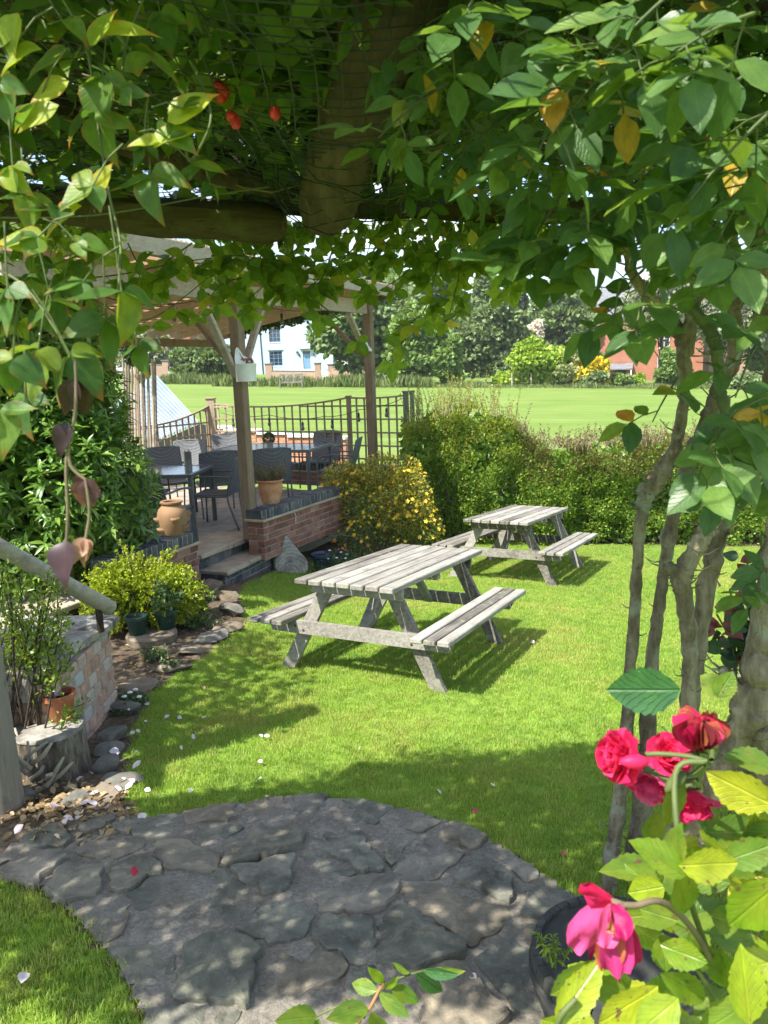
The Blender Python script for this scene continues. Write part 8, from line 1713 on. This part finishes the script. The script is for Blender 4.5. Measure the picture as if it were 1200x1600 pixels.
# ---- rose shoot rising from below the frame
sh = empty('rose_shoot', at(560, 1640, 1.22), 'fresh green rose shoot with a reddish stem at the bottom of the path', 'rose shoot'); rbl = Vector(sh.location)
def shoot_cane(pts, r, mat): c = [Vector(q) for q in spline([tuple(at(*p)) for p in pts], 6)]; mb = MB(); mb.tube(c, r, 7, False); put(mb, 'stem', mat, sh, 'all')
m_simple('stem_red', (0.30, 0.13, 0.07), (0.38, 0.19, 0.10), 12, .5, .1)
shoot_cane([(535, 1690, 1.25), (560, 1600, 1.2), (578, 1575, 1.18), (592, 1548, 1.18), (600, 1535, 1.18)], .0032, 'stem_red'); shoot_cane([(585, 1560, 1.18), (610, 1535, 1.2), (650, 1520, 1.2), (690, 1512, 1.22)], .0022, 'stem_green'); shoot_cane([(570, 1590, 1.2), (540, 1570, 1.2), (490, 1590, 1.2)], .0022, 'stem_green')
for b, t_, w, m_ in [((590, 1548), (548, 1536), 30, 'rose_mid'), ((592, 1550), (640, 1590), 34, 'rose_mid'), ((575, 1575), (510, 1592), 40, 'rose_mid'), ((580, 1580), (605, 1640), 44, 'rose_bright'), ((610, 1536), (655, 1570), 34, 'rose_mid'), ((650, 1520), (694, 1552), 30, 'rose_deep'), ((660, 1515), (718, 1524), 24, 'rose_deep'), ((640, 1520), (612, 1505), 22, 'rose_mid'), ((600, 1535), (575, 1512), 20, 'rose_bright'), ((495, 1588), (432, 1596), 46, 'rose_mid'), ((500, 1592), (455, 1650), 44, 'rose_mid'), ((690, 1512), (725, 1520), 20, 'rose_mid'), ((600, 1545), (622, 1528), 16, 'rose_bright'), ((560, 1600), (530, 1640), 40, 'rose_mid')]: big_leaf(b, t_, 1.18, w, m_, par=sh, Yt=1.18 + random.uniform(-.05, .05))
# ---- pale wooden bench end glimpsed behind the rose trunks, and a dark red climber in front of it
p = at(1335, 1010, 4.6); p.z = ground(p.x, p.y); o = empty('garden_bench', p, 'pale grey wooden garden bench glimpsed behind the rose trunks', 'bench'); Mz = Matrix.Rotation(R(-35), 4, 'Z')
for i in range(9): link_mesh('back_slat', MB().cbox((-.50 + .125*i, .0, .66), (.075, .022, .44), .004).mesh('back_slat', 'wood_grey'), o, Mz)
for z in (.42, .90): link_mesh('rail', MB().cbox((0, 0.002, z), (1.2, .035, .07), .005).mesh('rail', 'wood_grey'), o, Mz)
for i in range(4): link_mesh('seat_slat', MB().cbox((0, -.08 - .11*i, .42), (1.16, .095, .025), .004).mesh('seat_slat', 'wood_grey'), o, Mz)
for sx in (-1, 1):
    link_mesh('leg', MB().cbox((sx*.56, .0, .46), (.06, .06, .94), .005).mesh('leg', 'wood_grey'), o, Mz); link_mesh('leg', MB().cbox((sx*.56, -.46, .30), (.06, .06, .62), .005).mesh('leg', 'wood_grey'), o, Mz); link_mesh('armrest', MB().cbox((sx*.56, -.24, .63), (.07, .56, .035), .005).mesh('armrest', 'wood_grey'), o, Mz)
o = empty('red_climber', at(1185, 1100, 2.9), 'dark red leaved plant in front of the pale bench behind the rose trunks', 'plant'); P = []; D = []; mbs = MB(); SZ = []
for (a, b) in (((1180, 1080), (1165, 860)), ((1170, 1080), (1190, 830)), ((1160, 1060), (1140, 920)), ((1185, 1060), (1205, 860)), ((1150, 1040), (1120, 960))):
    p0, p1 = at(*a, 2.9), at(*b, 2.9); g0 = Vector((p0.x, p0.y, ground(p0.x, p0.y) - .02)); mbs.tube([g0, g0.lerp(p0, .5) + Vector((.015, 0, 0)), p0], .006, 6, False); mbs.tube([p0, p0.lerp(p1, .5) + Vector((.02, 0, 0)), p1], .004, 6, False)
    for k in range(30): s = random.uniform(-.35, 1); P.append(p0.lerp(p1, s) + Vector(rand_dirs(1)[0])*.04); D.append(Vector(rand_dirs(1)[0]) + Vector((0, 0, -.2))); SZ.append(random.uniform(.05, .09))
m_leaf('dark_mixed', [(0, (0.03, 0.07, 0.03)), (.62, (0.05, 0.10, 0.04)), (.68, (0.16, 0.035, 0.04)), (1, (0.24, 0.06, 0.07))], .3, veins=.3)
put(mbs, 'stems', 'stem_green', o, 'all'); leaves(o, loc_leaves(o, P), D, rand_dirs(len(P)) + np.array([0, -.6, .3]), SZ, CLEM, 'dark_mixed', 300)
bpy.context.view_layer.update()
# ---- thin summer haze over the whole place
hz = bpy.data.materials.new('haze_air'); hz.use_nodes = True; hn = hz.node_tree; hn.nodes.clear(); ho = hn.nodes.new('ShaderNodeOutputMaterial'); hv = hn.nodes.new('ShaderNodeVolumePrincipled')
hv.inputs['Color'].default_value = (0.93, 0.95, 0.97, 1); hv.inputs['Density'].default_value = 0.0004; hv.inputs['Anisotropy'].default_value = 0.2; hn.links.new(hv.outputs[0], ho.inputs['Volume'])
hb_ = MB(); V = [(x, y, z) for x in (-420, 420) for y in (-80, 920) for z in (-24, 34)]; hb_.add(V, [(0, 1, 3, 2), (4, 6, 7, 5), (0, 4, 5, 1), (2, 3, 7, 6), (0, 2, 6, 4), (1, 5, 7, 3)])
me = hb_.mesh('haze', None); me.materials.append(hz); tag(link_mesh('haze', me), kind='stuff')
bpy.context.view_layer.update()
